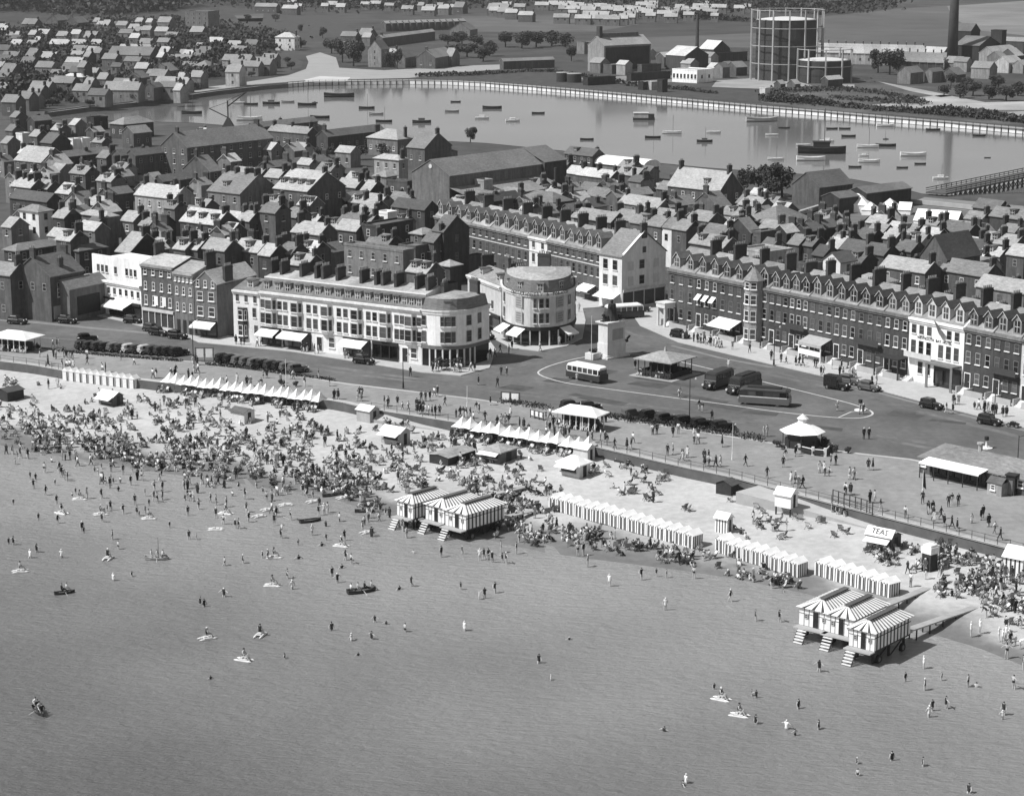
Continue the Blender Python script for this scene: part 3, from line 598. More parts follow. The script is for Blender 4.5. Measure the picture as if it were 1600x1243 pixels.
# the big gabled theatre: brick gable wall, stepped long roof
t, la, lb, hh, rise = house(540+840/K,160+595/K,315/K,760/K,11,'b',5,4,place='',label='big theatre with blank brick gable wall and stepped long roof',name='theatre',cat='theatre',win=False,pitch=.55)
mb = MB(); mb.box(.5, lb-.5, -7, -.02, 0, 6.0); mb.obj('side_aisle', wallm(2), t)
mb = MB(); mb.poly([(0, -7.6, 6.0), (lb, -7.6, 6.0), (lb, -.02, 8.2), (0, -.02, 8.2)]); mb.box(0, lb, -7.6, -7.4, 5.7, 6.0); mb.obj('aisle_roof', roofm(6), t)
mb = MB(); mb.box(lb+.01, lb+9, -1, la+1, 0, hh+.5); mb.obj('stage_house', wallm(2), t)
mb = MB(); gable_roof(mb, lb, lb+9, -1, la+1, hh+.5, 3.2, 'x'); mb.obj('stage_roof', roofm(4), t)
mb = MB(); mb.cyl(0, 0, .55, 0, .08, 12); o = mb.obj('round_vent', stone, t, (-.05, la/2, hh+rise*.55)); o.rotation_euler = (0, -math.pi/2, 0)
mb = MB(); mb.cyl(lb-3, -7.2, .5, 0, 11, 10, 0, .42); mb.obj('flue', brickc, t)

# white arched canopy roofs by the water
p = G(1005, 262, 4); t = thing('barrel_roofed_store', 'long store with bright white rounded roof beside the inlet', 'shed', (p.x, p.y, ROAD), R(-44+90))
mb = MB(); mb.box(0, 7, 0, 30, 0, 4); mb.obj('wall', wallm(4), t)
mb = MB(); a = [math.pi*k/10 for k in range(11)]
mb.loft([[(3.5-3.9*math.cos(q), yy, 4+2.2*math.sin(q)) for q in a] for yy in (-.4, 30.4)], 0); mb.obj('roof', canvas, t)
# white marquees in the yard
def marquee(px, py, wpx, d, hh, label, phi=R(-20), ridge=False):
    p = G(px, py, ROAD+.02); s_ = scale_at(p); L = wpx/s_/math.cos(phi)
    t = thing('marquee', label, 'marquee', p, phi, 'white marquees in the yard')
    mb = MB(); mb.box(0, L, 0, d, 0, hh*.45, skip='bt'); mb.obj('canvas_wall', canvas, t)
    mb = MB()
    if ridge: gable_roof(mb, 0, L, 0, d, hh*.45+.01, hh*.55, 'x', .2, .03)
    else: hip_roof(mb, 0, L, 0, d, hh*.5, hh*.6, .15)
    mb.obj('canvas_roof', canvas, t)
marquee(1312, 331, 41, 6, 4.2, 'widest white marquee with pointed hipped roof in the yard'); marquee(1346, 336, 22, 4, 3, 'small white marquee beside the widest one')
marquee(1376, 330, 22, 4, 3, 'small white marquee near the boundary wall'); marquee(1369, 341, 24, 4, 3.2, 'small pointed white marquee in front of the others')
marquee(1403, 335, 18, 4, 3, 'little white ridge tent with a dark end', ridge=True); marquee(1427, 356, 60, 6, 4.4, 'long white ridge marquee standing alone', ridge=True, phi=R(-30))
mb = MB(); Lp = [G(x, y, ROAD) for x, y in [(1245,338),(1300,321),(1345,311),(1420,318),(1500,326),(1560,333)]]; t = thing('yard_wall', 'low pale boundary wall round the marquee yard', 'wall', Lp[2])
for a, b in zip(Lp, Lp[1:]): mb.bar(a-Lp[2]+Vector((0, 0, .7)), b-Lp[2]+Vector((0, 0, .7)), .75, 4)
mb.obj('wall_run', concrete, t)
# ================================================================ SEAFRONT
def awning(par, x0, x1, z=3.0, drop=.85, out=2.0, text=None):
    mb = MB(); a = [(x0, -.05, z), (x1, -.05, z), (x1+.1, -out, z-drop), (x0-.1, -out, z-drop)]
    mb.poly(a[::-1]); mb.poly([(x, y, q-.04) for x, y, q in a])
    mb.poly([(x0-.1, -out, z-drop), (x1+.1, -out, z-drop), (x1+.1, -out-.02, z-drop-.28), (x0-.1, -out-.02, z-drop-.28)])
    aw = mb.obj('awning', canvas, par)
    mb = MB()
    for x in (x0, x1): mb.bar((x, -.05, z-.9), (x, -out, z-drop), .03)
    mb.obj('awning_arm', iron, aw)
    return aw
def shopfront(par, x0, x1, z=3.2, n=3, fm=None, zb=0):
    mb = MB(); mb.box(x0, x1, -.18, -.005, zb, zb+.45, 0); mb.box(x0, x1, -.35, -.005, z-.5, z, 0)
    for k in range(n+1):
        x = x0+(x1-x0)*k/n; mb.box(x-.09, x+.09, -.2, -.004, zb+.45, z-.5, 0)
    mb.poly([(x0, -.06, zb+.45), (x1, -.06, zb+.45), (x1, -.06, z-.5), (x0, -.06, z-.5)], 1)
    mb.poly([(x0, -.35, z+.002), (x1, -.35, z+.002), (x1, -.005, z+.002), (x0, -.005, z+.002)], 0)
    return mb.obj('shopfront', [fm or dark, glass], par)
def bay(par, xc, wid, z0, z1, floors, wt, out=.8, fm=None):
    h = wid/2; q = wid*.28
    pl = [(xc-h, -.01), (xc-q, -out), (xc+q, -out), (xc+h, -.01)]
    mb = MB(); mb.prism(pl, z0, z1, 0, 1, True, True); b = mb.obj('bay', [wallm(wt), roofm(5)], par)
    for z, wh in floors:
        inst('window', window_mesh(2*q*.86, wh, fm), b, (xc, -out-.005, z))
        for s_ in (-1, 1):
            a = (xc+s_*(h+q)/2, (-out-.01)/2); an = math.atan2(out, h-q)*s_
            inst('window', window_mesh((h-q)*1.0, wh, fm), b, (a[0], a[1]-.01, z), an)
    return b
def front(label, P0, P1, h, d, wt, rt='dorm', rtone=5, floors=(), nd=2, chim=(1,), cornice=None, name='terrace_house', cat='house', group=None, rise=None, ctone=None, pots=5, dz=None, dtone=3, dwall=7):
    P0, P1 = Vector(P0), Vector(P1); u = P1-P0; w_ = math.hypot(u.x, u.y); rz = math.atan2(u.y, u.x)
    t = thing(name, label, cat, (P0.x, P0.y, -.05), rz, group)
    t['_w'] = w_
    mb = MB(); mb.box(0, w_, 0, d, 0, h)
    rs = rise if rise is not None else {'dorm': 3.5, 'mans': 2.3, 'par': 0, 'gab': w_*.42, 'low': 1.4}[rt]
    if rt in ('dorm', 'low'):
        for x in (0, w_): mb.poly([(x, 0, h), (x, d, h), (x, d/2, h+rs)])
        if rt == 'dorm':                                             # party wall upstands
            mb.poly([(w_, -.02, h), (w_, d/2, h+rs+.25), (w_-.3, d/2, h+rs+.25), (w_-.3, -.02, h)]); mb.poly([(w_, -.02, h), (w_, d/2, h), (w_, d/2, h+rs+.25)]); mb.poly([(w_-.3, -.02, h), (w_-.3, d/2, h+rs+.25), (w_-.3, d/2, h)])
    if rt == 'gab': mb.poly([(0, 0, h), (w_, 0, h), (w_/2, 0, h+rs)]); mb.poly([(0, d, h), (w_, d, h), (w_/2, d, h+rs)])
    if rt == 'par': mb.box(0, w_, 0, .3, h, h+.9); mb.box(0, .3, .3, d, h, h+.5); mb.box(w_-.3, w_, .3, d, h, h+.5)
    mb.obj('wall', wallm(wt), t)
    ct = wallm(ctone if ctone is not None else min(wt+2, 8))
    if cornice is not False and rt != 'gab':
        mb = MB(); zz = h+(.9 if rt == 'par' else 0); mb.box(.01, w_-.01, -.42, -.01, zz-.35, zz, 0); mb.box(.01, w_-.01, -.22, -.012, zz-.7, zz-.352, 0); mb.obj('cornice', ct, t)
    mb = MB()
    if rt in ('dorm', 'low'): gable_roof(mb, 0, w_-.32 if rt == 'dorm' else w_, .25, d, h, rs, 'x', .1)
    elif rt == 'mans':
        y1 = 1.5; q = [(0, .15, h), (w_, .15, h), (w_, y1, h+rs), (0, y1, h+rs)]; mb.poly(q)
        mb.poly([(0, y1, h+rs), (w_, y1, h+rs), (w_, d/2+.6, h+rs+.9), (0, d/2+.6, h+rs+.9)], 1); mb.poly([(0, d/2+.6, h+rs+.9), (w_, d/2+.6, h+rs+.9), (w_, d, h+.2), (0, d, h+.2)], 1)
        for x in (0, w_): mb.poly([(x, .15, h), (x, y1, h+rs), (x, d/2+.6, h+rs+.9), (x, d, h)], 2)
        mb.box(.0, w_, y1-.12, y1+.12, h+rs-.08, h+rs+.1, 3)
    elif rt == 'gab': gable_roof(mb, 0, w_, 0, d, h, rs, 'y', .2)
    else: mb.box(.3, w_-.3, .3, d-.02, h, h+.15)
    ro = mb.obj('roof', [roofm(rtone), roofm(7), wallm(wt), white] if rt == 'mans' else roofm(rtone), t)
    for k in range(nd):
        x = w_*(k+.5)/nd
        if rt == 'dorm': inst('dormer', dormer_mesh(dtone, dwall, 1.6+.1*((k+len(label)) % 2), 1.75+.15*(len(label) % 3), 2.2), ro, (x-.15, .55, h+rs*.14))
        elif rt == 'mans': inst('dormer', dormer_mesh(dtone, dwall, 1.15, 1.35, 1.0, False), ro, (x, .42, h+.35))
        else: inst('dormer', dormer_mesh(dtone, dwall, 1.3, 1.2, 1.6, False), ro, (x, d*.14, h+rs*.3))
    for c in chim:
        x, yy, zz = (w_-.15 if c == 1 else .15 if c == 0 else w_*c), d*.5, h+rs
        if rt == 'mans': yy, zz = d*.42, h+rs+.6
        if rt == 'gab': yy, zz = d*.3, h+.8
        if rt == 'par': zz = h+.3
        inst('chimney', chimney_mesh(pots, 2.1 if rt == 'dorm' else 1.9), ro, (x, yy, zz), 0)
        if rt == 'dorm': inst('chimney', chimney_mesh(4, 1.7), ro, (x, d*.88, h+rs*.3), 0)
    for f in floors:
        z, n, ww, wh = f[:4]; fm = f[4] if len(f) > 4 else None; xs_ = f[5] if len(f) > 5 else [(k+.5)/n for k in range(n)]
        me = window_mesh(ww, wh, fm)
        for x in xs_: inst('window', me, t, (w_*x, -.004, z))
    return t, w_
def cut(P0, P1, fr):
    P0, P1 = Vector(P0), Vector(P1); return [P0+(P1-P0)*f for f in fr]
def door(t, x, z0=0, w_=1.05, hh=2.3, m=None):
    mb = MB(); mb.box(x-w_/2-.12, x+w_/2+.12, -.1, -.003, z0, z0+hh+.14, 0); mb.box(x-w_/2, x+w_/2, -.13, -.1, z0, z0+hh, 1); mb.cyl(x+w_*.32, -.15, .05, z0+1, z0+1.1, 6, 0)
    return mb.obj('door', [white, m or dark], t)
def steps(t, x, n=5, rise=.18, wid=1.4, m=None):
    for k in range(n): MB().box(x-wid/2, x+wid/2, -.15-.3*(n-k), -.15-.3*(n-k)+.3+.02, 0, rise*(k+1)).obj('step', m or stone, t)

# ---- right-hand brick terrace (fourteen houses, a white hotel, an octagonal bay)
TR0, TR1 = G(1043, 506, 0), G(1600, 634, 0)
EDG = [1043,1085,1122,1160,1200,1231,1262,1300,1337,1378,1418,1503,1548,1592,1640]; NT = len(EDG)-1
def line_frac(A, B, px):
    lo_, hi_ = -.2, 1.3
    for _ in range(40):
        m_ = (lo_+hi_)/2; q = A+(B-A)*m_
        if 800+F*q.x/(q-CAM).dot(FWD) < px: lo_ = m_
        else: hi_ = m_
    return lo_
fr = [line_frac(TR0, TR1, x) for x in EDG]
pts = cut(TR0, TR1, fr); RG = 'brick houses of the seafront terrace'
i = 0
while i < NT:
    if i == 10:
        t, w_ = front('white seafront hotel with black lettering in the brick terrace', pts[10]+Vector((-.05, -.04, 0)), pts[11], 10.4, 10, 9, 'dorm', 5, [(7.9,6,.95,1.45,midp,[.09,.23,.37,.73,.87]),(4.7,6,1.0,2.1,midp,[.09,.23,.37,.59,.73,.87]),(1.5,2,1.0,1.9,midp,[.23,.37])], 4, (.5, 1), name='hotel', cat='hotel', ctone=9, dtone=2)
        lt = text_mesh('WEYMOUTH  BAY  HOTEL', .62, .03, dark); o = inst('lettering', lt, t, (w_*.47, -.03, 7.3)); o.rotation_euler = (math.pi/2, 0, 0)
        MB().box(0, w_*.5, -1.1, -.02, 4.1, 4.25).box(0, w_*.5, -1.1, -1.05, 4.25, 5.0, 0).obj('balcony', cream, t)
        a = MB(); a.box(w_*.5, w_*.98, -2.3, -.03, 3.9, 4.15); a.box(w_*.5, w_*.54, -2.25, -2.1, 0, 3.9); a.box(w_*.94, w_*.98, -2.25, -2.1, 0, 3.9); a.obj('porch', midp, t)
        shopfront(t, w_*.5, w_*.97, 3.4, 3)
        fl = MB(); fl.bar((0, 0, 0), (0, -1.4, 2.6), .05); fo = fl.obj('flagpole', white, t, (w_*.55, 0, 8.4))
        fl = MB(); fl.poly([(0, -.3, .5), (0, -1.4, 2.6), (1.3, -1.2, 1.4), (1.2, -.4, -.7)]); fl.obj('flag', midp, fo)
        steps(t, w_*.05, 4); i = 11; continue
    wt = [3,2,2,3,2,2,3,2,2,2,9,2,2,7][i]
    fm_ = [midp, lightgrey, midp, cream][(i*7) % 4]; fl = [(8.0,3,.92,1.4+.1*(i % 2),fm_),(4.9,3,.98,1.85,fm_),(1.7,2,1.0,1.75,fm_,[.5,.82])]
    lab = f"{ORD[i]} house of the brick terrace counting from the statue" if i < 10 else ['', 'brick house directly right of the white seafront hotel', 'second brick house beyond the white hotel', 'pale painted house next to the last brick house of the terrace'][i-10]
    t, w_ = front(lab, pts[i], pts[i+1], 10.4, 10, wt, 'dorm', 6 if i % 3 else 5, fl, 2, (1,), group=RG, rise=2.6 if i == 4 else None, ctone=4, dtone=2 if i > 3 else 3, dwall=4 if i % 3 else 5, pots=[5, 6, 4][i % 3])
    door(t, w_*.17, .85); steps(t, w_*.17, 5)
    aw_ = MB(); aw_.box(w_*.34, w_*.98, -1.9, -1.7, 0, 1.0); aw_.box(w_*.34, w_*.38, -1.7, -.02, 0, 1.0); aw_.box(w_*.02, w_*.06, -1.7, -.02, 0, 1.2); aw_.obj('area_wall', concrete, t)
    if i in (5, 8, 12): MB().box(.2, w_-.2, -1.0, -.02, 4.35, 4.5).box(.2, w_-.2, -1.0, -.96, 4.5, 5.4).obj('balcony', iron, t)
    if i == 1:
        for k in range(3):
            a = MB(); x = w_*(.2+.3*k); a.poly([(x-.6, -.05, 6.9), (x+.6, -.05, 6.9), (x+.6, -1.1, 5.9), (x-.6, -1.1, 5.9)]); a.obj('window_blind', canvas, t)
    if i == 2: awning(t, .2, w_-.3, 3.6, 1.1, 2.9); shopfront(t, .3, w_-.4, 3.3, 3)
    if i == 6:
        a = MB(); a.poly([(.2, -.02, 3.9), (w_-.2, -.02, 3.9), (w_-.2, -2.6, 3.0), (.2, -2.6, 3.0)]); a.box(.2, w_-.2, -2.6, -2.5, 2.5, 3.0); a.obj('veranda_roof', lightgrey, t)
        MB().box(.25, .4, -2.55, -2.4, 0, 3.0).obj('veranda_post', white, t); MB().box(w_-.4, w_-.25, -2.55, -2.4, 0, 3.0).obj('veranda_post', white, t)
        MB().box(.3, w_-.3, -2.58, -2.5, 1.0, 1.9).obj('sign_board', white, t)
    if i == 9: a = MB(); a.box(.2, w_-.2, -2.2, -.03, 3.3, 3.5); a.box(.2, .35, -2.2, -2.05, 0, 3.3); a.box(w_-.35, w_-.2, -2.2, -2.05, 0, 3.3); a.obj('veranda', timber_d, t)
    if i == 0:                                                        # classical porch at the end of the terrace
        a = MB(); a.box(-.3, 2.2, -2.6, -.02, 3.5, 4.3); a.box(-.4, 2.3, -2.7, .0, 4.3, 4.5); a.obj('porch_entablature', stone, t)
        for x in (0, 1.9): MB().cyl(x, -2.3, .24, 0, 3.5, 10).obj('column', stone, t)
    if i == 3:                                                        # octagonal corner bay with pointed roof
        xc = w_*.5; r = 1.7; oc = [(xc+r*math.cos(R(22.5+45*k)), -.6+r*math.sin(R(22.5+45*k))) for k in range(8)]
        b = MB().prism(oc, 0, 11.6).obj('octagonal_bay', wallm(5), t)
        for z, wh in ((1.2, 1.9), (4.4, 1.9), (7.4, 1.7), (10.1, 1.2)):
            for k in (4, 5, 6):
                an = R(45*k+45); inst('window', window_mesh(1.05, wh), b, (xc+r*.93*math.cos(an), -.6+r*.93*math.sin(an), z), an+math.pi/2)
        ro = MB(); ap = (xc, -.6, 13.9); oc2 = [(xc+(r+.35)*math.cos(R(22.5+45*k)), -.6+(r+.35)*math.sin(R(22.5+45*k)), 11.61) for k in range(8)]
        for k in range(8): ro.poly([oc2[k], oc2[(k+1) % 8], ap])
        ro.poly(oc2[::-1]); ro.obj('bay_roof', roofm(5), t)
    i += 1

# ---- street terrace running back from the statue (St Thomas side)
A, B = G(679, 336, 10), G(940, 393, 10); A.z = B.z = 0
N9 = 9; sp = cut(A, B, [0,.12,.24,.36,.48,.595,.70,.80,.90,1.0])
for i in range(N9):
    wt = 8 if i == 5 else 3
    t, w_ = front(('white painted house in the dormered brick street terrace' if i == 5 else f"{ORD[N9-1-i]} brick house of the dormered street terrace from the white gabled corner"), sp[i], sp[i+1], 10, 9, wt, 'dorm', 5 if i % 2 else 6, [(7.9,3 if i != 5 else 2,.95,1.4,midp),(4.9,3 if i != 5 else 2,1.0,1.8,midp),(1.2,2,1.4,1.8,midp)], 2, (1,), group='brick houses of the street terrace' if i != 5 else None, dwall=5, dtone=4)
    MB().box(0, w_, -.12, -.01, 7.0, 7.2).obj('string_course', cream, t)
awning(t, .3, 4.5, 3.1, .9, 2.2); 
t, la, lb, hh, rise = house(972, 401, 34, 73, 10.2, 'a', 5, 8, 1, 0, place='', label='white gabled corner building with shop below, opposite the statue', name='corner_building', cat='building', phi=R(-49), win=False, pitch=.95)
for z in (4.6, 7.6):
    for y in (.3, .72): inst('window', window_mesh(1.25, 1.9, midp), t, (-.004, la*y, z), -math.pi/2)
    inst('window', window_mesh(1.3, 1.7, midp), t, (lb*.45, -.004, z))
inst('window', window_mesh(.9, 1.2, midp), t, (lb*.5, -.004, 10.6))
for x in (.2, .78):
    MB().box(lb*x-.7, lb*x+.7, -.06, -.004, 4.5, 6.3).obj('blank_panel', cream, t); MB().box(lb*x-.7, lb*x+.7, -.06, -.004, 7.5, 9.2).obj('blank_panel', cream, t)
sh_ = shopfront(t, .2, lb-.2, 3.9, 4, cream)
a = MB()
for s_, e in ((0, lb/2), (lb, lb/2)): a.poly([(s_, -.25, hh+.15), (e, -.25, hh+rise+.35), (e, .35, hh+rise+.35), (s_, .35, hh+.15)])
a.obj('gable_coping', white, t)
c_ = Matrix.Rotation(-math.pi/2, 4, 'Z')
a = MB(); a.poly([(-.05, .4, 3.2), (-2.2, .3, 2.3), (-2.2, la-.3, 2.3), (-.05, la-.4, 3.2)]); a.obj('awning', canvas, t)

# ---- long white terrace with mansard roof and rounded corner
T0, T1 = G(408, 537, 0), G(659, 570, 0)
wp = cut(T0, T1, [0, .14, .33, .52, .70, .87, 1.0]); WG = 'bay-fronted houses of the white terrace'
for i in range(6):
    wt = [8,8,9,9,9,8][i]
    t, w_ = front(f"{ORD[5-i]} bay-fronted white terrace house from the rounded corner block", wp[i], wp[i+1], 9.5, 10, wt, 'mans', 4, [(6.6,1,.9,1.5,midp,[.12]),(3.9,1,.95,1.8,midp,[.12]),(6.6,1,.9,1.5,midp,[.9]),(3.9,1,.95,1.8,midp,[.9])], 3 if i else 2, (0, .5) if i % 2 == 0 else (.3, .8), group=WG, ctone=8, dwall=6)
    MB().box(0, w_, -.15, -.012, 3.35, 3.5).obj('string_course', wallm(8), t)
    bay(t, w_*.5, 2.6, 3.5, 8.6, ((4.0, 1.9), (6.6, 1.6)), wt, .75, midp)
    if i in (0, 1, 3, 4): shopfront(t, .3, w_-.3, 3.2, 3)
    else: door(t, w_*.25, .3); inst('window', window_mesh(1.3, 1.8), t, (w_*.65, -.004, 1.0))
    if i in (0, 1, 3): awning(t, .4, w_*.9, 3.1, .9, 2.3)
ang = math.atan2((T1-T0).y, (T1-T0).x)
def round_block(label, origin, rz, plan, depth_pts, h, wt, wins, mans_h, name, rtone=4, shop_to=3.2, tops=.9, extra=None):
    """plan: front outline points (local, left to right); depth_pts close it behind"""
    t = thing(name, label, 'building', (origin.x, origin.y, -.05), rz); full = plan+depth_pts
    cx = sum(p[0] for p in full)/len(full); cy = sum(p[1] for p in full)/len(full)
    def off(k): return [(cx+(p[0]-cx)*k, cy+(p[1]-cy)*k) for p in full]
    MB().prism(full, shop_to, h).obj('wall', wallm(wt), t)
    MB().prism(off(1.012), shop_to-.45, shop_to-.002).prism(off(1.03), shop_to-.6, shop_to-.452).obj('fascia', dark if wt < 8 else midp, t)
    mb = MB(); mb.prism(off(.985), 0, shop_to-.6, 0)
    for a_, b_ in zip(plan, plan[1:]): mb.box(a_[0]-.13, a_[0]+.13, a_[1]-.06, a_[1]+.2, 0, shop_to-.6, 1)
    mb.obj('shopfront', [glass, cream], t)
    mb = MB(); k1, k2 = off(1.06), off(1.03); mb.prism(k1, h-.3, h, 0, None, True, True); mb.prism(k2, h-.75, h-.302, 0); mb.obj('cornice', wallm(min(8, wt+1)), t)
    r0, r1, r2 = off(.97), off(.88), off(.45)
    mb = MB(); mb.loft([[(x, y, h+.01) for x, y in r0], [(x, y, h+mans_h) for x, y in r1]], 0, False); mb.loft([[(x, y, h+mans_h) for x, y in r1], [(x, y, h+mans_h+tops) for x, y in r2]], 1, True)
    ro = mb.obj('roof', [roofm(rtone), roofm(7)], t)
    inst('chimney', chimney_mesh(5, 1.6), ro, (depth_pts[-1][0]+1, depth_pts[-1][1]*.55, h+mans_h+.3), .3)
    inst('chimney', chimney_mesh(5, 1.6), ro, (cx+1, depth_pts[0][1]*.8, h+mans_h+.6), 1.2)
    L = [0]
    for a_, b_ in zip(plan, plan[1:]): L.append(L[-1]+math.hypot(b_[0]-a_[0], b_[1]-a_[1]))
    def along(f):
        s_ = f*L[-1]
        for k in range(len(plan)-1):
            if s_ <= L[k+1]+1e-6:
                q = (s_-L[k])/(L[k+1]-L[k]); a_, b_ = plan[k], plan[k+1]
                return a_[0]+(b_[0]-a_[0])*q, a_[1]+(b_[1]-a_[1])*q, math.atan2(b_[1]-a_[1], b_[0]-a_[0])
    for f, z, ww, wh in wins:
        x, y, an = along(f); inst('window', window_mesh(ww, wh, midp), t, (x+.06*math.sin(an), y-.06*math.cos(an), z), an)
    return t, along
arc = [(0, 0), (1.6, 0)]+[(1.6+5.4*math.sin(R(a)), 5.4-5.4*math.cos(R(a))) for a in range(12, 91, 13)]
arc.append((7.05, 8.5))
wn_ = []
for z, wh in ((4.1, 1.9), (6.9, 1.7)): wn_ += [(.04, z, .8, wh), (.30, z, .7, wh), (.37, z, 1.1, wh), (.44, z, .7, wh), (.66, z, 1.0, wh), (.88, z, 1.0, wh)]
t, al = round_block('white rounded corner block with dark shop windows below, ending the terrace', T1+Vector((.02, 0, 0)), ang, arc, [(7.05, 10), (0, 10)], 9.6, 9, wn_, 1.9, 'corner_block', rtone=5, shop_to=3.6, tops=.5)
x, y, an = al(.37); inst('dormer', dormer_mesh(4, 6, 1.2, 1.2, 1.2, False), t, (x-.3*math.sin(an), y+.3*math.cos(an), 9.85), an)
# ---- rounded shop block in the middle of the square
C0 = G(785, 522, 0); C1 = G(899, 522, 0); mid = (C0+C1)/2; wC = (C1-C0).length
a_ = wC/2; dn = (mid - G(843, 540, 0)).length
plan = [(-a_*math.cos(R(q)), -dn*math.sin(R(q))) for q in range(0, 181, 15)]
wn_ = []
for z, wh in ((4.0, 1.8), (6.7, 1.7)): wn_ += [(.13, z, .9, wh), (.47, z, .6, wh), (.51, z, .85, wh), (.55, z, .6, wh), (.76, z, .95, wh), (.93, z, .95, wh)]
t, al = round_block('rounded grey corner shop with advert panels and mansard roof in the square', mid, 0, plan, [(a_, 7), (-a_, 7)], 9.4, 7, wn_, 2.1, 'corner_shop', rtone=4, shop_to=3.3, tops=.8)
for z in (3.9, 6.6):
    for f in (.35, .65):
        x, y, an = al(f); MB().box(-.95, .95, -.1, -.02, 0, 2.0).obj('advert_panel', lightgrey, t, (x, y, z), an)
        lt = MB()
        for q in range(4): lt.box(-.7, .7-.2*(q % 2), -.115, -.1, .3+.42*q, .45+.42*q)
        lt.obj('advert_lettering', midp, t, (x, y, z), an)
s_ = 'CONFECTIONERY & TOBACCO'
for k, ch in enumerate(s_):
    if ch == ' ': continue
    x, y, an = al(.27+.46*k/len(s_)); o = inst('fascia_letter', text_mesh(ch, .75, .02, dark), t, (x+.25*math.sin(an), y-.5*math.cos(an), 9.2)); o.rotation_euler = (math.pi/2, 0, an)
for f in (.16, .34, .5, .68, .86):
    x, y, an = al(f); inst('dormer', dormer_mesh(4, 6, 1.15, 1.3, 1.3, False), t, (x-.32*math.sin(an), y+.32*math.cos(an), 9.7), an)
for f in (.20, .36, .70):
    x, y, an = al(f); a = MB(); a.poly([(-1.5, -.1, 3.0), (1.5, -.1, 3.0), (1.6, -2.0, 1.95), (-1.6, -2.0, 1.95)]); a.poly([(-1.6, -2.0, 1.95), (1.6, -2.0, 1.95), (1.6, -2.0, 1.7), (-1.6, -2.0, 1.7)])
    a.box(-.8, .8, -1.3, -1.28, 2.36, 2.37, 1); a.obj('awning', [canvas, dark], t, (x, y, 0), an)
t, w_ = front('narrow pale shop wing lettered on its wall beside the rounded shop', G(731, 499, 0), G(783, 521, 0), 8.6, 8, 7, 'low', 6, [(6.3,1,1.1,1.3,midp,[.3]),(4.0,2,.9,1.5,midp,[.3,.75])], 2, (0, 1), name='shop_wing', cat='building')
o = inst('lettering', text_mesh('WHITTLE', .8, .02, dark), t, (w_*.33, -.03, 5.8)); o.rotation_euler = (math.pi/2, 0, 0)
shopfront(t, .2, w_-.3, 3.2, 3); awning(t, .6, w_*.75, 3.1, 1.0, 2.2)
inst('chimney', chimney_mesh(5, 1.7), t, (w_*.9, 4, 10.5))

# ---- the older block at the left end
t, w_ = front('small white house with parapet beside the white terrace', G(366, 531, 0), G(407, 536.5, 0), 9.2, 9, 8, 'low', 4, [(7.2,3,.7,1.3,midp),(4.6,1,.8,1.7,midp,[.8]),(1.6,1,.8,1.6,midp,[.85])], 1, (1,), ctone=8)
bay(t, w_*.36, 2.2, .6, 6.2, ((1.2, 1.9), (4.0, 1.8)), 2, .7)
t, w_ = front('tall brick house with pointed front gable and broad windows', G(306, 524, 0), G(341, 528, 0), 9.8, 12, 4, 'gab', 7, [(9.0,3,.7,1.3),(6.6,2,1.3,1.6),(3.8,2,1.3,1.7)], 0, (1,))
shopfront(t, .2, w_-.2, 3.1, 2); awning(t, .2, w_-.2, 3.0, .9, 2.1)
t, w_ = front('brick house with arched doorways next to the gabled house', G(274, 519, 0), G(305, 524, 0), 11.2, 9, 4, 'low', 7, [(9.6,5,.4,.8),(7.2,3,.65,1.4),(4.2,3,.65,1.5)], 0, (1,))
for k in range(3): MB().box(w_*(.2+.3*k)-.4, w_*(.2+.3*k)+.4, -.06, -.003, 0, 2.6).obj('arched_door', dark, t)
t, w_ = front('tall dark brick house with columned shop beside the modern white block', G(224, 509, 0), G(274, 517, 0), 11.6, 9, 3, 'low', 7, [(9.8,4,.75,1.3),(7.0,4,.75,1.5),(4.2,4,.8,1.8)], 0, (0,))
shopfront(t, .1, w_-.1, 3.6, 5, cream)
for k in (1, 2): MB().box(w_*(.38+.25*(k-1)), w_*(.5+.25*(k-1)), -.1, -.06, 4.3, 6.0).obj('window_blind', canvas, t)
P0, P1 = G(114, 480, 0), G(222, 500, 0)
t, w_ = front('modern white block with stepped flat roof and rows of small windows', P0, P1, 5.6, 10, 9, 'par', 5, [(4.1,12,.75,1.2,midp),(1.2,1,1.2,1.7,midp,[.33])], 0, (), name='modern_block', cat='building', ctone=9)
MB().box(w_*.16, w_*.9, 2.5, 12, 5.7, 9.6).box(w_*.16, w_*.9, 2.5, 2.8, 9.6, 10.6).obj('upper_block', wallm(9), t)
for x in (.25, .31, .37, .5, .66, .72, .78): inst('window', window_mesh(.75, 1.35, midp), t, (w_*x, 2.49, 7.4))
MB().box(0, w_*.62, -.5, -.02, 3.1, 3.4).obj('canopy', dark, t); shopfront(t, .1, w_*.24, 3.0, 3); shopfront(t, w_*.55, w_-.2, 3.0, 4); awning(t, w_*.58, w_*.88, 3.1, .9, 2.6)
# dark brick buildings at the far left
t, la, lb, hh, rise = house(78, 432, 64, 40, 8.5, 'b', 4, 3, 2, place='', label='dark brick building with stepped gable at the end of the seafront', name='gabled_building', cat='building', phi=R(-32))
for k in (.25, .7): inst('window', window_mesh(1, 1.6), t, (lb*k, -.004, 4.6))
MB().box(.5, 2.6, -.2, -.02, .6, 3.0).obj('hoarding', lightgrey, t)
t = house(16, 430, 60, 14, 8.5, 'a', 5, 3, 1, place='', label='dark brick building with stone corner beside the gabled one', name='brick_building', cat='building', phi=R(-32))
t, la, lb, hh, rise = house(108, 452, 30, 46, 6, 'b', 5, 4, 0, place='', label='low workshop with wide dark opening beside the modern white block', name='workshop', cat='building', phi=R(-32), win=False)
MB().box(2, 8, -.1, -.01, 1.0, 4.5).obj('opening', timber_d, t)
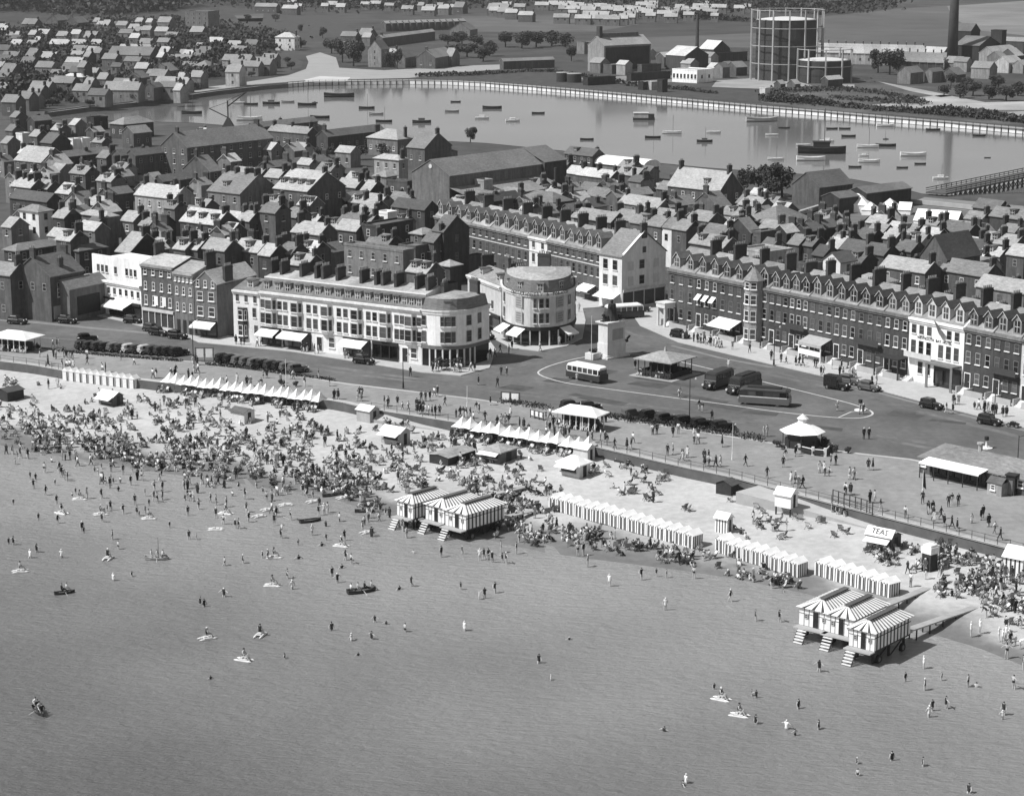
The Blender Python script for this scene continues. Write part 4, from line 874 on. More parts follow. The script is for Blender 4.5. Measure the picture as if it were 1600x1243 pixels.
# ================================================================ TREES AND FAR SHORE
def blob_crown(seed, n=900, lobes=9, leaf=.05, squash=.85):
    """unit crown: many small leaf-clump faces spread through overlapping lobes"""
    r = random.Random(seed); mb = MB(); L = []
    for k in range(lobes):
        a = r.uniform(0, 6.28); rr = r.uniform(.15, .62); L.append((Vector((rr*math.cos(a), rr*math.sin(a), r.uniform(-.45, .6)*squash)), r.uniform(.28, .5)))
    L.append((Vector((0, 0, .1)), .55))
    for k in range(n):
        c, q = r.choice(L); d = Vector((r.gauss(0, 1), r.gauss(0, 1), r.gauss(0, 1))).normalized()
        p = c+d*q*(r.uniform(.25, 1)**.45); nrm = (d+Vector((r.gauss(0, .5), r.gauss(0, .5), r.gauss(.2, .5)))).normalized()
        a = nrm.cross(Vector((0, 0, 1)) if abs(nrm.z) < .9 else Vector((1, 0, 0))).normalized(); b = nrm.cross(a); s_ = leaf*r.uniform(.6, 1.5)
        mb.poly([p+a*s_, p+b*s_*.8, p-a*s_, p-b*s_*.8], 0 if r.random() < .6 else 1)
    return mb.mesh('crown', [leafm, leafl])
CROWNS = [blob_crown(k, 1100, 8+k, .07) for k in range(4)]
def trunk_mesh(seed):
    r = random.Random(seed); mb = MB(); mb.bar((0, 0, -.3), (.03, .02, 1.0), .10, 6, 0, .06)
    for k in range(5):
        a = r.uniform(0, 6.28); mb.bar((.02, .02, .75+.08*k), (.45*math.cos(a), .45*math.sin(a), 1.25+.12*k), .045, 4, 0, .015)
    return mb.mesh('trunk', barkm)
TRUNKS = [trunk_mesh(k) for k in range(3)]
def tree(px, py, wpx, hpx, label, group=None, z=-.2, kind=0, name='tree'):
    """base at pixel (px,py), crown width and full height in photo pixels"""
    p = G(px, py, z); s_ = scale_at(p); wd, ht = wpx/s_, hpx/s_
    t = thing(name, label, 'tree', p, rnd.uniform(0, 6.28), group)
    cz = ht*.5; inst('trunk', TRUNKS[kind % 3], t, (0, 0, 0), 0, (wd*.5, wd*.5, ht*.40))
    inst('crown', CROWNS[kind % 4], t, (0, 0, cz), 0, (wd*.66, wd*.66, ht*.54))
    return t
TG = {'quay': 'trees by the boat sheds', 'far': 'trees across the inlet', 'works': 'trees by the gasworks', 'hill': 'trees amid the far houses'}
for k, (x, y, w_, h_) in enumerate([(1185,305,34,52),(1222,308,44,58),(1205,312,34,40),(1160,300,26,40)]): tree(x, y, w_, h_, ['tall dark tree beside the mission hall','broad dark tree beside the boat shed','low bushy tree between the mission hall and boat shed','dark tree close behind the mission hall gable'][k], TG['quay'], kind=k)
tree(735, 222, 20, 26, 'lone round-headed tree on the bank of the inlet', kind=1)
for k, (x, y, w_, h_) in enumerate([(535,98,30,40),(552,104,34,44),(518,84,24,26)]): tree(x, y, w_, h_, ['dark tree behind the round grass oval','broad dark tree beside the school','smaller tree next to the white villa'][k], TG['far'], kind=k)
k = 0
for x, y, w_, h_ in [(700,72,26,20),(722,70,30,22),(745,74,28,22),(765,88,26,26),(790,74,30,26),(815,76,34,30),(838,74,34,28),(862,72,32,26),(730,90,34,24),(702,92,28,24),(755,96,30,26),(883,74,26,24),(893,96,20,26)]:
    tree(x, y, w_, h_, f"{ORD[k]} dark tree of the belt behind the long drill shed", 'belt of trees behind the long shed', kind=k); k += 1
for x, y, w_, h_ in [(1372,114,26,40),(1390,117,34,46),(1404,112,24,36)]: tree(x, y, w_, h_, 'dark tree in the clump beside the small gasholder', 'clump beside the small gasholder', kind=k); k += 1
for x, y, w_, h_ in [(621,108,15,34),(604,106,12,26)]: tree(x, y, w_, h_, 'slim pointed tree in front of the school', 'slim trees at the school', kind=k); k += 1
for x, y, w_, h_ in [(1475,150,20,20),(1500,154,26,26),(1520,150,28,24),(1545,156,30,26),(1572,158,30,28),(1590,150,26,24),(1510,138,22,18),(1560,138,28,22),(1486,134,18,22)]:
    tree(x, y, w_, h_, f"{ORD[k-18]} bushy tree of the thicket below the power station", 'thicket below the power station', kind=k); k += 1
rt_ = random.Random(5)
for x, y in [(20,140),(45,128),(60,150),(80,165),(110,160),(140,168),(95,140),(160,130),(120,110),(180,105),(150,90),(200,160),(30,100),(60,80),(15,75),(230,155),(250,120),(285,95),(330,95),(372,112),(300,140),(345,85),(395,95),(410,80),(350,60),(270,70),(420,60),(500,60),(170,150),(130,130),(470,75)]:
    tree(x+rt_.uniform(-6, 6), y, rt_.uniform(14, 26), rt_.uniform(12, 20), 'small dark tree among the houses beyond the inlet', TG['hill'], kind=k); k += 1
for x, y, w_, h_ in [(560,250,28,26),(600,243,34,22),(505,248,30,20),(655,250,24,22),(690,238,20,12),(385,230,26,14),(1110,290,24,20)]:
    tree(x, y, w_, h_, 'dark garden tree among the quayside roofs', 'garden trees among the quayside roofs', kind=k, z=ROAD); k += 1
# far woods and hedges: nobody could count them
def foliage_mass(name, pts_px, zoff, n, hgt, leaf, z=-.2, seed=1):
    r = random.Random(seed); mb = MB(); P = [G(x, y, z) for x, y in pts_px]
    for k in range(n):
        i = r.randrange(len(P)-1); q = r.random(); p = P[i].lerp(P[i+1], q); hh = hgt*(.6+.4*math.sin(i*1.7+q*3)+.2*r.random())
        p = p+Vector((r.gauss(0, zoff*.25), r.gauss(0, zoff), max(0, hh)*(r.random()**.6)))
        d = Vector((r.gauss(0, 1), r.gauss(0, 1), r.gauss(.4, 1))).normalized(); a = d.cross(Vector((.3, .2, 1))).normalized(); b = d.cross(a); s_ = leaf*r.uniform(.6, 1.4)
        mb.poly([p+a*s_, p+b*s_, p-a*s_, p-b*s_], 0 if r.random() < .65 else 1)
    o = mb.obj(name, [leafm, leafl]); structure(o, 'stuff'); o['label'] = 'dark mass of distant trees and hedges'; return o
foliage_mass('distant_wood', [(-40,14),(60,12),(140,16),(200,18),(260,12)], 45, 13000, 21, 1.8, seed=2)
foliage_mass('distant_wood', [(250,8),(420,6),(560,10),(700,8),(900,6),(1100,8),(1300,14)], 60, 6000, 13, 1.8, seed=3)
foliage_mass('distant_hedge', [(1000,26),(1080,30),(1180,34)], 6, 1500, 6, 1.2, seed=4)
foliage_mass('distant_wood', [(1040,12),(1180,16),(1290,18),(1380,8)], 35, 4000, 11, 1.6, seed=5)
foliage_mass('bank_scrub', [(1190,158),(1260,162),(1330,168),(1420,176),(1500,182),(1600,192),(1680,200)], 3.5, 5000, 3.2, .55, seed=6)
foliage_mass('bank_scrub', [(1190,146),(1260,142),(1320,140),(1380,146),(1440,162),(1380,160),(1300,152)], 6, 2600, 1.6, .5, seed=7)
foliage_mass('bank_scrub', [(650,120),(740,118),(820,112),(870,112),(980,134),(1060,140),(1120,146)], 2.5, 3000, 1.8, .5, seed=8)
foliage_mass('hillside_gardens', [(0,150),(60,140),(120,150),(200,130),(280,110),(320,120),(200,90),(60,110),(0,120)], 22, 16000, 6, .9, seed=9)
foliage_mass('hillside_gardens', [(0,60),(100,58),(200,62),(300,70),(360,80),(420,70),(300,40),(150,40)], 35, 14000, 6, 1.0, seed=10)
foliage_mass('hillside_gardens', [(0,80),(120,85),(240,90),(330,105),(360,95),(300,75),(260,55)], 25, 12000, 6, .9, seed=12)

K3 = 5.333; FARP = 'on the far slope beyond the inlet'
def far_houses(ox, oy, sc, rows, place, name='hillside_house'):
    for q in rows:
        x, y, a, b, rt, rto, wto = q[:7]; h = q[7] if len(q) > 7 else 5.2; nc = q[8] if len(q) > 8 else 1
        house(ox+x/sc, oy+y/sc, a/sc, b/sc, h, rt, rto, wto, nc, place=place, tier=1, phi=R(-20), mind=7, win=(a/sc > 14), name=name)
far_houses(0, 0, K3, [(165,370,90,30,'a',7,4),(50,250,45,20,'a',7,4),(150,300,40,20,'a',7,4),(290,290,60,30,'a',6,4),(320,345,35,20,'a',7,4),(560,370,165,20,'a',7,4),(700,370,130,30,'a',7,3),(550,300,90,20,'a',6,4),(660,285,80,20,'a',7,4),(740,312,50,20,'a',6,3),(830,370,90,20,'a',6,3),(900,212,60,40,'a',6,4),(820,182,50,20,'a',6,4),(1050,212,90,20,'a',6,4),(1150,237,90,20,'a',6,4),
 (1180,182,60,20,'a',6,4),(1260,187,50,20,'a',7,4),(1410,187,110,40,'a',5,4),(1250,252,80,20,'a',6,4),(1390,262,110,20,'a',6,4),(1150,317,80,30,'a',7,4),(1030,412,50,20,'a',7,4),(1130,412,70,20,'a',6,4),(1240,412,80,30,'a',6,3)], 'high on the far slope')
far_houses(0, 0, K3, [(1250,462,380,60,'a',4,3),(1400,432,80,20,'a',7,4),(1350,477,50,30,'a',7,4),(1540,457,60,20,'a',6,4),(280,472,80,60,'a',5,3),(420,482,90,30,'a',6,4),(270,522,110,30,'a',4,3),(430,562,150,20,'a',5,4),(740,472,50,40,'a',6,3),(830,442,60,30,'a',5,3),(690,642,180,30,'h',8,4),(1220,572,110,20,'a',7,4),(960,492,120,30,'a',5,3),(1400,592,150,60,'b',5,4),(1160,652,130,60,'b',4,3),(1060,722,40,20,'a',7,4),(340,762,120,20,'a',5,3),(130,852,130,30,'a',5,3),(240,822,100,20,'a',4,3),(600,692,190,40,'a',4,3),(1280,732,90,60,'b',3,3),(1520,657,40,30,'a',6,4),(1500,752,50,20,'a',7,5),(290,202,120,40,'a',5,3,7),(480,172,100,60,'b',4,3,6),(650,192,120,60,'b',4,3,6),(100,600,110,60,'a',4,3),(880,660,80,40,'a',5,4),(760,700,70,40,'a',5,4),(700,560,60,30,'a',5,3,9)], 'low on the far slope')
house(0+1150/K3,752/K3,300/K3,30/K3,5,'a',5,4,1,place='',label='long low rendered building along the quay road beyond the inlet',name='quay_building',cat='building',phi=R(-10),tier=1,mind=7)
far_houses(280, 0, K3, [(190,267,110,40,'a',6,3),(350,352,120,30,'a',7,4),(500,382,110,30,'a',7,3),(100,462,80,30,'a',7,5),(250,432,100,30,'a',4,4),(240,552,130,60,'h',5,3),(590,502,100,30,'a',5,4,6),(480,502,130,20,'a',5,5,6),(180,642,100,20,'a',6,4),(980,72,130,20,'a',7,3),(810,57,190,20,'a',5,3),(1470,302,130,30,'a',5,3),(1590,312,70,20,'a',6,4),(640,372,100,30,'a',4,3),(60,700,70,30,'a',7,5,4)], 'near the grass oval')
house(280+500/K3,600/K3,120/K3,40/K3,6.5,'a',6,6,2,place='',label='two-storey pale guest house on the quay road by the oval',name='guest_house',cat='house',phi=R(-14),tier=1)
house(280+960/K3,312/K3,165/K3,30/K3,7.5,'h',8,8,2,place='',label='square white villa with pale hipped roof above the oval',name='white_villa',cat='house',phi=R(-14),tier=1)
house(280+240/K3,102/K3,200/K3,60/K3,12,'f',4,4,0,place='',label='large grey institution block high on the far slope',name='institution',cat='building',phi=R(-14),tier=1)
for k in range(13):
    house(560+(230+52*k)/K3, (196-1.6*k)/K3, 34/K3, 40/K3, 5.5, 'b', 7, 3, 0, place='', label=f"{ORD[k]} gabled house of the far terrace counting away from the villa", name='terrace_house', phi=R(-35), tier=1, win=False, group='gabled far terrace')
far_houses(560, 0, K3, [(200,317,30,400,'b',6,3),(390,482,90,90,'b',4,4,5),(640,482,160,150,'b',6,3,5.5),(300,452,100,30,'a',7,4,6),(780,470,60,60,'a',6,3),(540,47,50,20,'a',6,4),(640,67,90,20,'a',6,4),(750,72,90,20,'a',6,4),(870,62,80,40,'a',4,3),(1240,77,170,40,'a',5,3),(1320,107,100,20,'a',7,3),(1450,127,120,20,'a',7,3),(930,250,170,60,'b',4,4,6),(90,300,100,60,'a',5,3)], 'behind the far school')
house(560+190/K3,412/K3,115/K3,60/K3,9,'b',4,5,0,place='',label='stone school with pointed gable front across the inlet',name='school',cat='school',phi=R(-25),tier=1,pitch=1.1)
house(560+1210/K3,512/K3,30/K3,430/K3,4,'b',5,3,0,place='',label='long low grey roofed drill shed below the belt of trees',name='drill_shed',cat='shed',phi=R(-60),tier=1,win=False,pitch=.6)
sm = []
for x, y in [(350,72),(420,72),(570,52),(640,62),(710,72),(610,152),(680,157),(750,152),(810,142),(1120,112),(1200,102),(1280,97),(1360,87),(1440,72),(1500,102),(1570,60),(260,142),(480,80),(200,30),(90,40),(520,150),(440,150),(1000,30),(930,40),(1480,30)]: sm.append((x, y, 62, 16, 'a', 7 if (x+y) % 3 else 6, 4))
FARM = []
for q in sm: FARM.append((840+q[0]/K3, q[1]/K3, 11.5, 7, 5, R(-10), q[5]))
# gasworks and power station
W = dict(place='', tier=1)
t, la, lb, hh, rise = house(840+555/K3,382/K3,130/K3,410/K3,13,'b',6,5,0,label='tall retort house with pale roof, ridge vent and dark side',name='retort_house',cat='factory',phi=R(-52),win=False,**W)
MB().box(lb*.12, lb*.88, la/2-.9, la/2+.9, hh+rise-.3, hh+rise+1.5).obj('ridge_vent', wallm(4), t); MB().box(lb*.04, lb*.1, la*.4, la*.6, hh+rise-1, hh+rise+5).obj('vent_tower', wallm(2), t)
MB().box(1, lb-1, -.2, -.01, 1, hh-1).obj('dark_side_panel', wallm(1), t)  # one flat dark slab covering most of the right-hand wall
for x, y, a, b, h, rt, ro_, wo, lab in [(1230,467,150,210,7,'a',8,2,'works shed with brilliant pale roof and dark gable'),(620,547,80,180,4,'f',6,3,'low flat store in front of the retort house'),(870,547,30,170,4,'f',5,3,'low brick store beside the retort house'),(420,657,40,240,3,'f',8,1,'long low pale-topped coal bunker in the works yard'),(780,622,30,350,3,'f',8,1,'longest pale-topped bunker wall in the works yard'),(950,692,60,50,3,'f',7,6,'small white hut on the quay below the works'),(880,692,40,40,3,'f',2,1,'dark hut beside the small white hut'),(1040,672,40,40,5,'f',2,1,'tall dark hut at the end of the huts'),(390,360,60,80,6,'f',6,4,'small pale building left of the retort house')]:
    house(840+x/K3, y/K3, a/K3, b/K3, h, rt, ro_, wo, 0, label=lab, name='works_building', cat='works building', phi=R(-50), win=False, **W)
t, la, lb, hh, rise = house(840+1330/K3,592/K3,195/K3,150/K3,5.5,'f',7,9,0,label='low bright white office with row of windows by the gasworks',name='works_office',cat='office',phi=R(-40),win=False,**W)
for k in range(7): inst('window', window_mesh(1.1, 2.0, midp), t, (-.004, la*(k+.5)/7, 2), -math.pi/2)
for k in (.3, .75): inst('window', window_mesh(1.3, 1.6, midp), t, (lb*k, -.004, 2))
for x, y, a, b, h, rt, ro_, wo, lab in [(80,412,110,150,7,'a',8,2,'works shed with bright pale roof beside the large gasholder'),(110,442,40,280,5,'b',3,2,'long dark shed behind the pale works shed'),(270,562,80,100,4,'b',5,3,'brick gabled hut beside the large gasholder'),(200,555,70,60,4,'b',5,3,'smaller brick hut left of the gabled hut'),(1035,665,30,140,3.5,'b',8,2,'low shed with white roof in front of the small gasholder'),(510,742,40,30,3,'f',7,7,'little white hut on the quay below the gasholders'),(760,700,60,50,3,'b',7,3,'hut with pale gabled roof at the gasholder foot'),(640,700,50,40,2.5,'b',6,3,'low hut between the gasholders')]:
    house(1100+x/K3, y/K3, a/K3, b/K3, h, rt, ro_, wo, 0, label=lab, name='works_shed', cat='shed', phi=R(-48), win=False, **W)
K4 = 6.154
for k in range(13): house(1283+k*13.6, 82+k*.35, 13.4, 8, 5.5, 'a', 7, 6, 1, label=f"{ORD[k]} pale roofed cottage of the works row from the large gasholder", name='row_cottage', phi=R(-6), win=True, group='works cottages', mind=7, **W)
for k in range(6): house(1412+k*12.5, 96+k*.5, 12.3, 8, 4.5, 'a', 5, 3, 1, label=f"{ORD[k]} cottage of the front row beside the tall chimney", name='row_cottage', phi=R(-6), win=False, group='front works cottages', mind=7, **W)
for x, y, a, b, h, rt, ro_, wo, lab in [(510,702,110,160,5,'b',4,4,'brick barn with pale corner below the cottages'),(720,692,60,140,5,'b',4,4,'second brick barn nearer the tall chimney'),(1170,442,200,280,11,'a',4,1,'great dark power house with pitched roof beside the chimney'),(1090,300,160,120,14,'a',3,1,'higher dark boiler house behind the power house'),(1390,300,90,60,15,'f',2,1,'dark conveyor tower above the power house'),(1310,512,120,320,8,'b',7,5,'pale switch house with arched gable beside the power house'),(1455,604,120,180,5,'b',7,6,'pale low annexe with piers at the power station'),(1600,400,160,60,9,'a',5,2,'dark sawtooth hall at the edge of the power station'),(950,720,130,120,3.5,'b',4,3,'low brick store in front of the power house')]:
    house(1340+x/K4, y/K4, a/K4, b/K4, h, rt, ro_, wo, 0, label=lab, name='power_station_building', cat='power station', phi=R(-40), win=False, **W)
def gasholder(px, py, wpx, hpx, fh, lab, ncol, fpx):
    p = G(px, py, -.2); s_ = scale_at(p); r = wpx/2/s_; h = hpx/s_; ff = fh/s_; rf = fpx/2/s_
    t = thing('gasholder', lab, 'gasholder', p); mb = MB(); mb.cyl(0, 0, r, 0, h, 40, 0); mb.cyl(0, 0, r*1.012, h*.34, h*.36, 40, 0); mb.cyl(0, 0, r*1.012, h*.67, h*.69, 40, 0)
    mb.obj('drum', mat('gasholder_steel', .042, .7, .25, .15, 0, .1), t)
    mb = MB(); rings = [[(r*q*math.cos(2*math.pi*k/40), r*q*math.sin(2*math.pi*k/40), h+.01+r*.09*(1-q*q)) for k in range(40)] for q in (1.01, .8, .55, .3, .08)]; mb.loft(rings, 0); mb.obj('crown', mat('gasholder_top', .55, .7, .08, .2), t, smooth=True)
    for k in range(ncol):
        a = 2*math.pi*(k+.35)/ncol; MB().box(-.32, .32, -.32, .32, 0, ff).obj('guide_column', lightgrey, t, (rf*math.cos(a), rf*math.sin(a), 0), a)
    lv = int(round(ff/(8.5)));
    for j in range(1, lv+1):
        z = ff*j/lv-.3; mb = MB(); q = [(rf*math.cos(2*math.pi*(k+.35)/ncol), rf*math.sin(2*math.pi*(k+.35)/ncol), z) for k in range(ncol)]
        for k in range(ncol): mb.bar(q[k], q[(k+1) % ncol], .22)
        mb.obj('ring_girder', lightgrey, t)
gasholder(1228, 124, 96, 92, 108, 'large dark gasholder with white guide frame towering over the works', 14, 113)
gasholder(1287, 128, 82, 34, 52, 'smaller squat gasholder in front of the large one', 10, 88)
p = G(1487, 106, -.2); t = thing('factory_chimney', 'very tall dark brick chimney at the power station', 'chimney', p)
MB().cyl(0, 0, 2.9, 0, 58, 20, 0, 1.7).obj('shaft', mat('chimney_stack', .06, .9, .25, .3), t, smooth=True); MB().box(-3.4, 3.4, -3.4, 3.4, 0, 5).obj('plinth', brickc, t); MB().cyl(0, 0, 2.1, 58, 59.5, 20).obj('cap', brickc, t)
p = G(1089, 84, -.2); t = thing('factory_chimney', 'slim dark works chimney above the pale roofed shed', 'chimney', p); MB().cyl(0, 0, 1.1, 0, 22, 12, 0, .8).obj('shaft', MATS['chimney_stack'], t); MB().cyl(0, 0, 1.5, 0, 3, 12).obj('plinth', brickc, t)
for k, (x, y, r, h) in enumerate([(879,128,2.9,4.2),(897,129,3.4,4.0)]):
    p = G(x, y, -.2); t = thing('storage_tank', ['round dark tank with pale top beside the wider tank', 'wider round tank with pale top on the works quay'][k], 'tank', p); MB().cyl(0, 0, r, 0, h, 20).obj('shell', timber_d, t); MB().cyl(0, 0, r*1.02, h+.01, h+.25, 20).obj('lid', lightgrey, t)
# crane on the town quay
p = G(357, 206, ROAD); t = thing('quay_crane', 'dark quay crane with slender lattice jibs on the inlet', 'crane', p)
mb = MB(); mb.loft([[(-3, -2.5, 0), (3, -2.5, 0), (3, 2.5, 0), (-3, 2.5, 0)], [(-.4, -.4, 5), (.4, -.4, 5), (.4, .4, 5), (-.4, .4, 5)]]); mb.obj('base', timber_d, t)
MB().bar((0, 0, 4), (0, 0, 11), .3).obj('mast', timber_d, t); MB().bar((0, 0, 5), (-7, 3, 8), .22).bar((0, 0, 10.5), (-7, 3, 8), .1).obj('stay', timber_d, t); MB().bar((0, 0, 9), (5, 14, 13), .25).bar((0, 0, 11), (5, 14, 13), .1).obj('jib', timber_d, t)
# timber viaduct at the right of the inlet
a, b = G(1478, 302, 0), G(1640, 268, 0); d = b-a; L = d.length; t = thing('viaduct', 'low timber viaduct on trestle posts crossing the inlet', 'bridge', (a.x, a.y, 0), math.atan2(d.y, d.x))
MB().box(-6, L, -3, 3, .35, .8).obj('deck', timber, t)
for y in (-3.0, 3.0):
    MB().box(-6, L, y-.08, y+.08, 1.7, 1.9).box(-6, L, y-.06, y+.06, 1.15, 1.3).obj('handrail', timber_d, t)
pm = MB().box(-.18, .18, -.2, .2, -2.6, .35).mesh('trestle_post', timber); bm_ = MB().bar((0, 0, -1.9), (2.8, 0, .2), .12).bar((2.8, 0, -1.9), (0, 0, .2), .12).mesh('cross_brace', timber); rm = MB().box(-.07, .07, -.07, .07, .8, 1.9).mesh('rail_post', timber_d)
for k in range(int(L/3)):
    for y in (-2.8, 2.8): inst('trestle_post', pm, t, (k*3, y, 0)); inst('rail_post', rm, t, (k*3, y+(.2 if y > 0 else -.2), 0))
    inst('cross_brace', bm_, t, (k*3+.1, -2.8, 0))
# moored boats
def hull(L, B, D, m_out, m_in, name='hull', sheer=.25, stern=.7):
    mb = MB(); st = []
    for q in [0, .08, .25, .5, .75, .92, 1]:
        wd = B/2*(stern+(1-stern)*min(1, q/.3))*(1-max(0, (q-.55)/.45)**2.2) if q < 1 else .02
        z = D+sheer*D*(2*q-1)**2; x = -L/2+L*q; st.append([(x, -wd, z), (x, -wd*.75, D*.3), (x, 0, 0), (x, wd*.75, D*.3), (x, wd, z)])
    for j in range(6):
        for k in range(4): mb.poly([st[j][k], st[j][k+1], st[j+1][k+1], st[j+1][k]], 0)
        mb.poly([(st[j][0][0], st[j][0][1]*.86, D*.55), (st[j+1][0][0], st[j+1][0][1]*.86, D*.55), (st[j+1][4][0], st[j+1][4][1]*.86, D*.55), (st[j][4][0], st[j][4][1]*.86, D*.55)], 1)
        for e in (0, 4):
            A_, B_ = st[j][e], st[j+1][e]; mb.poly([A_, B_, (B_[0], B_[1]*.86, B_[2]), (A_[0], A_[1]*.86, A_[2])], 2)
            mb.poly([(A_[0], A_[1]*.86, A_[2]), (B_[0], B_[1]*.86, B_[2]), (B_[0], B_[1]*.86, D*.55), (A_[0], A_[1]*.86, D*.55)], 1)
    mb.poly(st[0], 0); return mb.mesh(name, [m_out, m_in, m_in if m_in is not dark else midp])
HUL = {'w': hull(1, .36, .15, white, white), 'd': hull(1, .36, .14, dark, timber), 'g': hull(1, .36, .14, lightgrey, cream), 'k': hull(1, .32, .15, dark, dark)}
CABIN = {c: MB().box(-.18, .16, -.11, .11, .06, .24).box(-.2, .18, -.12, .12, .24, .26).mesh('cabin', m) for c, m in (('w', white), ('d', midp), ('g', lightgrey), ('k', dark))}
THW = MB().box(-.25, -.2, -.13, .13, .07, .085).box(.0, .05, -.13, .13, .07, .085).mesh('thwart', timber)
def l_mast(l, px): return l > 21 and int(px) % 3 == 0
def boat(px, py, lpx, col, cabin, lab, grp, z=None, ang=0, name='boat', cat='boat'):
    z = LAKE if z is None else z; p = G(px, py, z-.03); s_ = scale_at(p); L = 1.12*lpx/s_/max(.35, abs(math.cos(ang)))
    t = thing(name, lab, cat, p, ang, grp, L); inst('hull', HUL[col], t, (0, 0, -.02))
    if l_mast(lpx, px): MB().bar((.05, 0, .05), (.05, 0, .95), .012).obj('mast', timber, t)
    if cabin: inst('cabin', CABIN[col], t)
    else: inst('thwart', THW, t)
    return t
BG = 'boats moored on the inlet'
for x, y, l, c, cb, a in [(500,185,27,'d',0,-.1),(573,170,22,'d',0,.05),(588,179,20,'g',0,0),(600,191,23,'d',0,0),(659,192,26,'d',1,.1),(712,160,14,'d',0,.1),(706,175,20,'g',0,.1),(769,170,27,'d',0,0),(753,186,20,'w',1,0),(801,190,20,'w',1,.1),(841,178,18,'d',0,.1),(917,219,19,'d',0,0),(1020,216,22,'d',0,0),(1050,209,27,'w',0,-.1),(1115,208,20,'w',0,-.1),(1101,222,22,'d',1,0),(1190,190,44,'g',0,.1),(1206,212,18,'w',0,-.1),(1225,201,16,'d',0,0),(1255,228,20,'w',0,-.1),(1284,240,66,'k',1,-.1),(1292,222,20,'w',1,-.1),(1212,250,23,'w',0,-.1),(1267,251,40,'w',0,-.03),(1300,202,16,'d',0,.1),(1320,202,16,'d',0,0),(1326,214,20,'d',0,.1),(1384,218,8,'d',1,0),(1384,229,28,'d',0,-.1),(1356,231,30,'w',0,-.1),(1350,244,14,'w',1,0),(1358,254,30,'w',0,-.1),(1427,244,36,'w',0,-.05),(1438,257,16,'d',0,.1),(1410,263,16,'d',0,.1),(1336,262,18,'d',0,0),(1470,280,22,'w',1,-.05),(1543,247,9,'d',0,0),(1383,198,24,'w',0,0),(1458,204,20,'d',0,0),(1530,213,18,'d',0,0),(530,152,42,'d',0,0),(480,165,26,'d',0,0),(424,163,24,'d',1,0),(450,160,18,'g',0,0),(372,162,18,'w',0,0),(392,164,20,'d',0,0),(492,161,8,'d',1,0),(390,188,36,'w',0,.05),(300,178,28,'d',0,0)]:
    cw = {'w':'white','d':'dark','g':'grey','k':'large black'}[c]
    boat(x, y, l, c, cb, f"{cw} {'cabin launch' if cb else ('open rowing boat' if l < 24 else 'long open boat')} moored on the inlet", BG, ang=a)
p = G(1006, 188, LAKE-.2); s_ = scale_at(p); t = thing('houseboat', 'square-ended grey houseboat with dark open end on the inlet', 'boat', p, -.05); L = 34/s_
MB().box(-L/2, L/2, -2, 2, 0, 1.0).obj('hull', dark, t); MB().box(-L/2+.3, L*.2, -1.7, 1.7, 1.0, 2.8).obj('cabin', lightgrey, t); MB().box(-L/2+.1, L*.22, -1.9, 1.9, 2.8, 3.0).obj('roof', cream, t); MB().box(L*.2, L/2-.2, -1.7, 1.7, 1.0, 2.4).obj('shelter', dark, t)

# fill: small houses and outbuildings packed between the larger ones
def inside(px, py, poly):
    c = False
    for (xa, ya), (xb, yb) in zip(poly, poly[1:]+poly[:1]):
        if (ya > py) != (yb > py) and px < (xb-xa)*(py-ya)/(yb-ya)+xa: c = not c
    return c
def infill(poly, n, hs, place, tier, k, wr_, sizes, tones, phi=None, seed=1, win=True, mass=False, name='cottage', cat='cottage'):
    r = random.Random(seed); xs_ = [p[0] for p in poly]; ys_ = [p[1] for p in poly]; made = 0; tries = 0
    while made < n and tries < n*60:
        tries += 1; px, py = r.uniform(min(xs_), max(xs_)), r.uniform(min(ys_), max(ys_))
        if not inside(px, py, poly): continue
        h = r.choice(hs); c = G(px, py, h); s_ = scale_at(c); ra = r.uniform(*sizes)/2
        if any((c.x-f[0])**2+(c.y+ra-f[1])**2 < ((ra+f[2])*k)**2 for f in FOOT): continue
        ph = phi if phi is not None else phi_at(px); la, lb = ra*1.5*r.uniform(.8, 1.3), ra*1.3
        if mass: FARM.append((px, py, la, lb, h, ph, r.choice(tones))); FOOT.append((c.x, c.y+ra, ra)); made += 1; continue
        house(px, py, la*s_*math.cos(ph), lb*s_*-math.sin(ph), h, r.choice('aaab'), r.choice(tones), r.choice([3, 4, 4, 5, 6]), r.choice(wr_), r.choice([0, 0, 0, 1]) if not tier else 0, place=place, tier=tier, phi=ph, win=win, mind=4, name=name, cat=cat); made += 1
infill([(5,225),(300,215),(560,235),(650,330),(600,395),(380,410),(240,395),(5,385)], 70, [4.5, 5.5, 6, 6.5], 'in the old town', 0, .62, [0, 1, 1, 2], (4.5, 8), [4, 5, 6, 7, 7, 8], seed=3)
infill([(700,300),(880,255),(1030,262),(1240,300),(1300,330),(1590,345),(1590,430),(1400,410),(1250,395),(1060,385),(960,355),(820,335)], 75, [4, 5, 5.5, 6], 'behind the terraces', 0, .62, [0, 1, 1, 2], (4.5, 7.5), [3, 4, 5, 5, 6, 7, 8], seed=4)
infill([(0,30),(230,30),(340,60),(440,85),(420,110),(300,135),(180,150),(60,165),(0,165)], 60, [4.5, 5, 5.5], 'crowded on the far slope', 1, .55, [0, 1, 1], (7, 12), [3, 4, 5, 5, 6, 7], R(-20), seed=5, win=False, mass=True)
infill([(880,90),(1060,80),(1180,92),(1180,112),(1060,104),(880,112)], 12, [3.5, 4, 5], 'in the gasworks yard', 1, .6, [0], (6, 10), [3, 5, 6, 8], R(-48), seed=6, win=False, name='works_shed', cat='shed')
infill([(1440,85),(1600,60),(1640,120),(1520,118)], 14, [4, 5, 7], 'by the power station', 1, .55, [0], (8, 14), [4, 5, 6, 7], R(-40), seed=7, win=False, name='works_shed', cat='shed')
